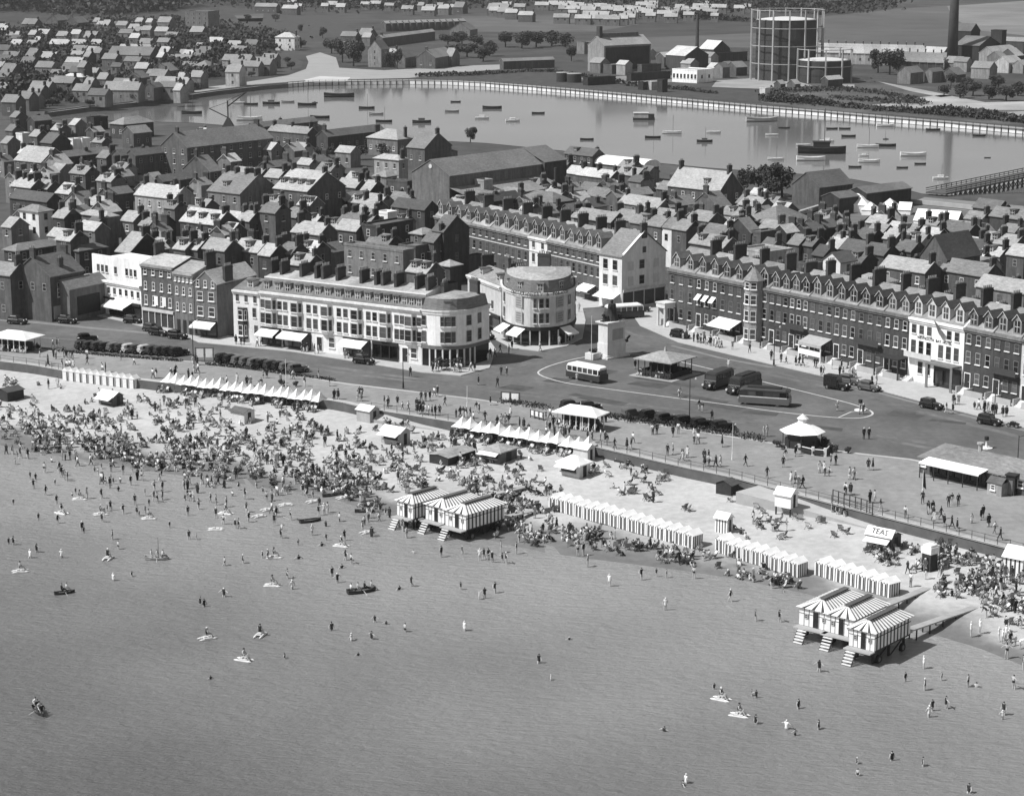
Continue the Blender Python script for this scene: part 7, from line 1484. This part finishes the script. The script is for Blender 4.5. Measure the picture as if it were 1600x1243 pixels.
for x in (858, 882): person(G(1060+x/KP, 340+1025/KP, ROAD+.02), 'stand', 'sailor', 'sailor in dark uniform with white cap standing in the open road', 'two sailors in the road', 1.05, .4)
ashore(1060, 340, [(250,610),(330,625),(118,565),(660,730),(672,730),(630,695),(640,695),(710,700),(755,700),(645,650),(1240,905),(1270,905),(545,640),(575,690)], 0, 'on the pavement of the brick terrace', 'people on the terrace pavement')
ashore(1060, 340, [(310,1150),(540,1105),(495,1120),(485,1155),(705,1145),(728,1145),(410,1010),(395,1010),(70,1020),(92,1020),(110,900),(95,890),(155,940),(545,1095),(20,1130),(15,1125)], 0, 'on the promenade by the bandstand', 'people strolling by the bandstand')
ashore(1060, 640, [(935,470),(1050,500),(1180,510),(1215,505),(1230,540),(1265,550),(1290,560),(1465,575),(1490,605),(1265,440),(1295,445),(1130,435),(1400,510),(1250,450),(410,315),(1410,500)], 0, 'on the promenade before the tea room', 'people strolling before the tea room')
ashore(0, 340, [(245,600),(265,600),(272,600),(375,615),(260,655),(305,650),(320,650),(335,650),(405,680),(185,645),(560,660),(815,725),(1475,745),(1210,790)], 0, 'on the left end of the promenade', 'people strolling at the left end')
ashore(1060, 640, [(735,500),(765,505),(710,490),(1075,820),(1145,785),(1215,770),(1245,710),(1280,700),(1100,750),(1060,760),(500,560),(345,520)], 'sand', 'on the right-hand sand', 'people on the right-hand sand')
# deck chairs
def chair_mesh():
    fr = MB()
    for x in (-.3, .3): fr.bar((x, -.45, 0), (x, .38, .95), .028); fr.bar((x, .45, 0), (x, -.35, .5), .028)
    fr.bar((-.3, .38, .95), (.3, .38, .95), .025); fr.bar((-.3, -.35, .5), (.3, -.35, .5), .025)
    cv = MB(); P_ = [(-.35, .48), (-.2, .3), (.02, .24), (.22, .5), (.38, .94)]
    for a, b in zip(P_, P_[1:]): cv.poly([(-.27, a[0], a[1]), (.27, a[0], a[1]), (.27, b[0], b[1]), (-.27, b[0], b[1])])
    return fr, cv
CF, CC = chair_mesh(); CFm = CF.mesh('frame', timber); CCs = {k: CC.mesh('canvas', m) for k, m in (('dark striped', mat('deckchair_dark', .16, .9, .3, 6)), ('pale', mat('deckchair_pale', .55, .9, .2, 6)), ('grey', mat('deckchair_grey', .25, .9, .2, 6)))}
for x, y in [(45,470),(30,462),(240,425),(330,440),(360,460),(390,480),(420,520),(450,530),(370,545),(545,505),(565,510),(600,550),(650,520),(670,525),(720,590),(750,560),(780,575),(490,590),(470,600),(870,660),(900,670),(960,655),(1000,720),(1290,690),(1330,690),(1370,690),(1400,750),(1380,770),(1290,760),(1310,790),(1330,830),(1480,820),(1500,830),(1550,840),(1530,790),(1580,700),(-60,300),(-80,310),(-210,375),(-225,390),(-130,360),(-90,330),(-70,330),(-50,325),(-150,415),(-145,422),(100,320),(160,325),(60,310),(1200,620),(1230,610),(1260,625),(1290,630),(1380,640),(1420,700),(1440,760),(1500,740),(1545,800),(1570,860),(1380,860),(1470,900),(1500,920),(1540,900)]:
    p = sand(1060+x/KP, 640+y/KP); c = pr.choice(list(CCs)); t = thing('deck_chair', f"{c} canvas deck chair set out on the right-hand sand", 'deck chair', p-Vector((0, 0, .02)), pr.uniform(2.2, 4.4), 'deck chairs on the right-hand sand'); inst('frame', CFm, t); inst('canvas', CCs[c], t)
    if pr.random() < .55 and NP < 298: dr = pr.choice(['frock', 'shirt', 'suit', 'greyfrock']); person(t.location, 'sit', dr, f"person {WORDS[dr]} sitting in a deck chair on the sand", 'people in deck chairs', 1, t.rotation_euler.z, .02)
# the packed crowd on the sand: joined figures, chairs
def raw(me):
    n = len(me.vertices); v = np.empty(n*3); me.vertices.foreach_get('co', v); f = [tuple(p.vertices) for p in me.polygons]; m = [p.material_index for p in me.polygons]; return v.reshape(-1, 3), f, m
CR = []
for kind, drs in (('sit', ['frock', 'suit', 'shirt', 'greyfrock', 'frock', 'flannels', 'shirt']), ('squat', ['swim', 'shirt', 'frock', 'whiteswim', 'trunks', 'greyfrock']), ('stand', ['swim', 'trunks', 'shirt', 'trunks', 'suit']), ('dress', ['frock', 'coat', 'greyfrock']), ('walk', ['shirt', 'suit', 'swim'])):
    for d in drs: CR.append((kind, raw(pmesh(kind, d, 0))))
def joined(name, items, mats, lab):
    V, Fc, Mi, o = [], [], [], 0
    for (v, f, m), p, rz, sc in items:
        c, s_ = math.cos(rz)*sc, math.sin(rz)*sc; q = np.empty_like(v); q[:, 0] = v[:, 0]*c-v[:, 1]*s_+p[0]; q[:, 1] = v[:, 0]*s_+v[:, 1]*c+p[1]; q[:, 2] = v[:, 2]*sc+p[2]
        V.append(q); Fc += [tuple(i+o for i in ff) for ff in f]; Mi += m; o += len(v)
    me = bpy.data.meshes.new(name); me.from_pydata(np.concatenate(V).tolist(), [], Fc)
    for m in mats: me.materials.append(m)
    me.polygons.foreach_set('material_index', Mi); me.update(); ob = inst(name, me); ob['kind'] = 'stuff'; ob['label'] = lab; return ob
cf = raw(CFm); cc = [(v, f, [1+k]*len(m)) for k, (v, f, m) in enumerate(raw(x) for x in CCs.values())]
crowd, chairs = [], []
def knot(px, py):
    """one family group: a few chairs and people close together"""
    c0, wet = S(px, py)
    if wet or G(px, py, 0).y > G(px, lerp_line(WALL, px), 0).y-6.5: return 0
    n = pr.choice([1, 1, 2, 2, 3, 4]); a0 = pr.uniform(2.4, 4.2)
    for k in range(n):
        p = c0+Vector((pr.gauss(0, .95), pr.gauss(0, 1.3), 0)); h = SANDT.ray_cast(Vector((p.x, p.y, 20)), Vector((0, 0, -1)))[0]
        if h is None or h.z < SEA: continue
        r = pr.random(); a = a0+pr.gauss(0, .7)
        if r < .56:
            chairs.append((cf, h, a, 1)); chairs.append((pr.choice(cc), h, a, 1))
            if r < .48: crowd.append((pr.choice([q for kk, q in CR if kk == 'sit']), h, a, 1))
        elif r < .82: crowd.append((pr.choice([q for kk, q in CR if kk == 'squat']), h, pr.uniform(0, 6.28), pr.uniform(.8, 1)))
        else: crowd.append((pr.choice([q for kk, q in CR if kk in ('stand', 'dress', 'walk')]), h, pr.uniform(0, 6.28), pr.choice([.7, .95, 1, 1.03])))
    return n
def dens(px, u):
    """how packed the sand is: u runs from the wall (0) to the water (1)"""
    ed = max(0, min(1, (u-.40)/.4)); base = .34+.62*ed
    if px < 130: return base*.62
    if px < 250: return base*.8
    if px < 680: return base
    if px < 860: return .75*base+.12
    return 0
made = 0
while made < 640:
    px = pr.uniform(-40, 860); ya, yb = lerp_line(WALL, px), lerp_line(SHORE, px); u = pr.uniform(.16, 1.0); py = ya+(yb-ya)*u+6
    if 590 < px < 800 and u > .72 and pr.random() < .8: continue
    clump = .5+.5*math.sin(px*.11+py*.23)*math.sin(px*.05-py*.17+1)
    if pr.random() > dens(px, u)*(.35+.9*clump): continue
    knot(px, py); made += 1
for cx, cy, rx, ry, n in [(900,838,55,8,19),(960,856,60,6,13),(1040,872,40,6,9),(1100,872,30,5,6),(1150,900,40,4,8),(1220,912,25,4,8),(1510,872,40,8,22),(1560,910,55,20,32),(1500,920,30,12,14),(1590,950,24,14,12),(1420,880,60,12,10),(1380,868,30,6,9),(1470,880,30,10,8),(980,735,50,5,9),(1000,770,70,14,7),(1190,820,40,8,5),(640,668,70,6,12)]:
    for k in range(n): knot(pr.gauss(cx, rx*.55), pr.gauss(cy, ry*.6))
for k in range(90):                                                              # paddlers just off the crowded sand
    px = pr.uniform(0, 640); p = G(px, lerp_line(SHORE, px)+abs(pr.gauss(4, 22))+2, SEA); dp = pr.uniform(.05, .4)
    crowd.append((pr.choice([q for kk, q in CR if kk in ('stand', 'walk')]), p-Vector((0, 0, dp)), pr.uniform(0, 6.28), pr.choice([.65, .75, .95, 1.02])))
for a, b, n in (((250,610), (497,642), 70), ((704,681), (918,718), 60)):       # seated under the canvas shelters
    A, B = sand(*a), sand(*b); u = (B-A).normalized(); v_ = Vector((-u.y, u.x, 0))
    for k in range(n):
        p = A.lerp(B, pr.random())+v_*pr.uniform(-1.2, 1.6); ang_ = math.atan2(u.y, u.x)+pr.gauss(0, .4)
        chairs.append((cf, p, ang_, 1)); chairs.append((pr.choice(cc), p, ang_, 1)); crowd.append((pr.choice([q for kk, q in CR if kk == 'sit']), p, ang_, 1))
walkers = [raw(pmesh(k_, d_, 0)) for k_, d_ in (('walk', 'suit'), ('walk', 'shirt'), ('stand', 'suit'), ('stand', 'flannels'), ('dress', 'frock'), ('dress', 'coat'), ('dress', 'greyfrock'))]
for k in range(120):                                                             # more strollers on the promenade and pavements
    if k < 78:
        px = pr.uniform(60, 1600); ya, yb = lerp_line(PROM, px), lerp_line(WALL, px); p = G(px, ya+(yb-ya)*(pr.choice([pr.uniform(.12, .9), pr.uniform(.72, .9)])), 0)
        if 1400 < px and p.y > G(px, yb, 0).y+14: continue
    else:
        px = pr.uniform(1060, 1600) if k < 104 else pr.uniform(240, 740); b_, k_ = (BASER, KERBR) if px > 1000 else (BASEL, KERBL[:11]); p = G(px, lerp_line(b_, px)*.25+lerp_line(k_, px)*.75, 0)
    for j in range(pr.choice([1, 2, 2])): crowd.append((pr.choice(walkers), (p.x+j*.6, p.y+pr.uniform(-.2, .2), 0), pr.uniform(0, 6.28), pr.choice([.75, .97, 1, 1.03])))
for t, la, lb in (ST1, ST2, ST3):                                              # seated in the shelters
    M_ = Matrix.Translation(t.location) @ Matrix.Rotation(t.rotation_euler.z, 4, 'Z')
    for k in range(int(la/.65)):
        for x, ra in ((.85, -math.pi/2), (lb-.85, math.pi/2)):
            if pr.random() < .85: crowd.append((pr.choice([q for kk, q in CR if kk == 'sit']), M_ @ Vector((x, .8+.6*k, .08)), t.rotation_euler.z+ra, 1))
# floats and boats on the sea
pon = MB()
def tube_pts(L, r, z, pts=8): return [[(x, r*k*math.cos(2*math.pi*j/pts), z+r*k*math.sin(2*math.pi*j/pts)) for j in range(pts)] for x, k in ((-L/2, .2), (-L*.36, 1), (L*.36, 1), (L/2, .15))]
pon.loft(tube_pts(2.9, .17, .12)); ponm = pon.mesh('pontoon', white); dkm = MB().box(-.7, .6, -.62, .62, .26, .32).box(-.55, -.15, -.3, .3, .32, .5).mesh('seat_deck', cream)
def paddle_float(px, py, ang, lab, grp, rider=True, z=SEA):
    p = G(px, py, z) if z == SEA else sand(px, py); t = thing('paddle_float', lab, 'paddle float', p, ang, grp, .72)
    for y in (-.48, .48): inst('pontoon', ponm, t, (0, y, 0))
    inst('seat_deck', dkm, t)
    if rider and NP >= 300: crowd.append((raw(pmesh('row', pr.choice(['swim', 'trunks', 'capswim']), 0)), (p.x, p.y, p.z+.15), ang+math.pi/2, 1))
    elif rider: dr = pr.choice(['swim', 'trunks', 'capswim']); person((p.x, p.y, p.z), 'row', dr, f"bather {WORDS[dr]} sitting on a white paddle float", 'riders on the paddle floats', 1, ang+math.pi/2, .15)
FG = 'white paddle floats on the sea'
for x, y, a in [(370,415,.1),(285,480,-.6),(468,485,.3),(690,505,.2),(1045,482,-.3),(1000,555,.1),(95,750,.3),(500,690,1.4),(1262,815,-.1),(1270,685,.2),(960,1060,.5),(1205,1045,1.3),(1130,1160,-.4),(1580,632,-.3)]: paddle_float(x/KP, 640+y/KP, a, 'white twin-hulled paddle float on the open sea', FG, pr.random() < .8)
for x, y, a in [(198,690,-.5),(282,765,-.4)]: paddle_float(1060+x/KP, 860+y/KP, a, 'white paddle float off the right-hand bathing machines', 'pair of floats off the right machines')
for x, y, a in [(1200,495,.7),(1240,465,.6),(1325,442,.4),(1450,427,.6),(1590,410,.5),(1700,570,.6)]: paddle_float(x/KP, 640+y/KP, a, 'white paddle float drawn up at the water edge by the crowd', 'floats drawn up by the crowd', False)
SB = 'rowing boats off the beach'
def rowers(t, n, L):
    for k in range(n):
        x = (k-(n-1)/2)*L*.24; a = t.rotation_euler.z; p = t.location+Vector((math.cos(a)*x, math.sin(a)*x, 0)); dr = pr.choice(['shirt', 'suit', 'frock']); person(p, 'row', dr, f"person {WORDS[dr]} sitting in a rowing boat", 'people in the rowing boats', 1, a+math.pi/2, .12)
for x, y, l, c, a, n, lab in [(246,874,34,'g',-.05,3,'pale rowing boat with three people out from the beach'),(101,927,26,'d',.45,2,'rowing boat with two people off the left beach'),(61,1113,20,'d',-1.05,4,'dark rowing boat with four people alone in the open sea'),(565,925,38,'d',.45,4,'big dark rowing boat full of people off the middle machines'),(570,800,28,'d',.1,0,'dark rowing boat aground beside the middle machines'),(485,815,28,'d',.5,0,'dark rowing boat beside the drawn up floats'),(518,775,24,'k',.4,0,'black rowing boat at the edge of the crowd')]:
    t = boat(x, y, l, c, 0, lab, SB, SEA, a, 'rowing_boat', 'rowing boat')
    if n: rowers(t, n, t.scale[0])
    if n: 
        for s_ in (-1, 1): MB().bar((0, s_*.12, .12), (.05, s_*.42, -.01), .006).obj('oar', white, t)

joined('beach_crowd', crowd, CM, 'packed crowd of holidaymakers on the sand, in the shelters and strolling'); joined('crowd_deck_chairs', chairs, [timber]+[c.materials[0] for c in CCs.values()], 'mass of deck chairs among the crowd')
print('people', NP, 'crowd', len(crowd), 'chairs', len(chairs)//2)
# ================================================================ HAZE: thin summer air over the far shore
hm = bpy.data.materials.new('haze'); hm.use_nodes = True; nt = hm.node_tree
nt.nodes.remove(nt.nodes['Principled BSDF']); pv = nt.nodes.new('ShaderNodeVolumePrincipled'); pv.inputs['Color'].default_value = (.9, .9, .9, 1); pv.inputs['Density'].default_value = .00006; pv.inputs['Anisotropy'].default_value = .2
nt.links.new(pv.outputs[0], nt.nodes['Material Output'].inputs['Volume'])
hb_ = MB().box(-9600, 9600, -750, 12600, -5, 420).obj('haze', hm); hb_['kind'] = 'stuff'; hb_['label'] = 'thin pale summer haze over the town and inlet'
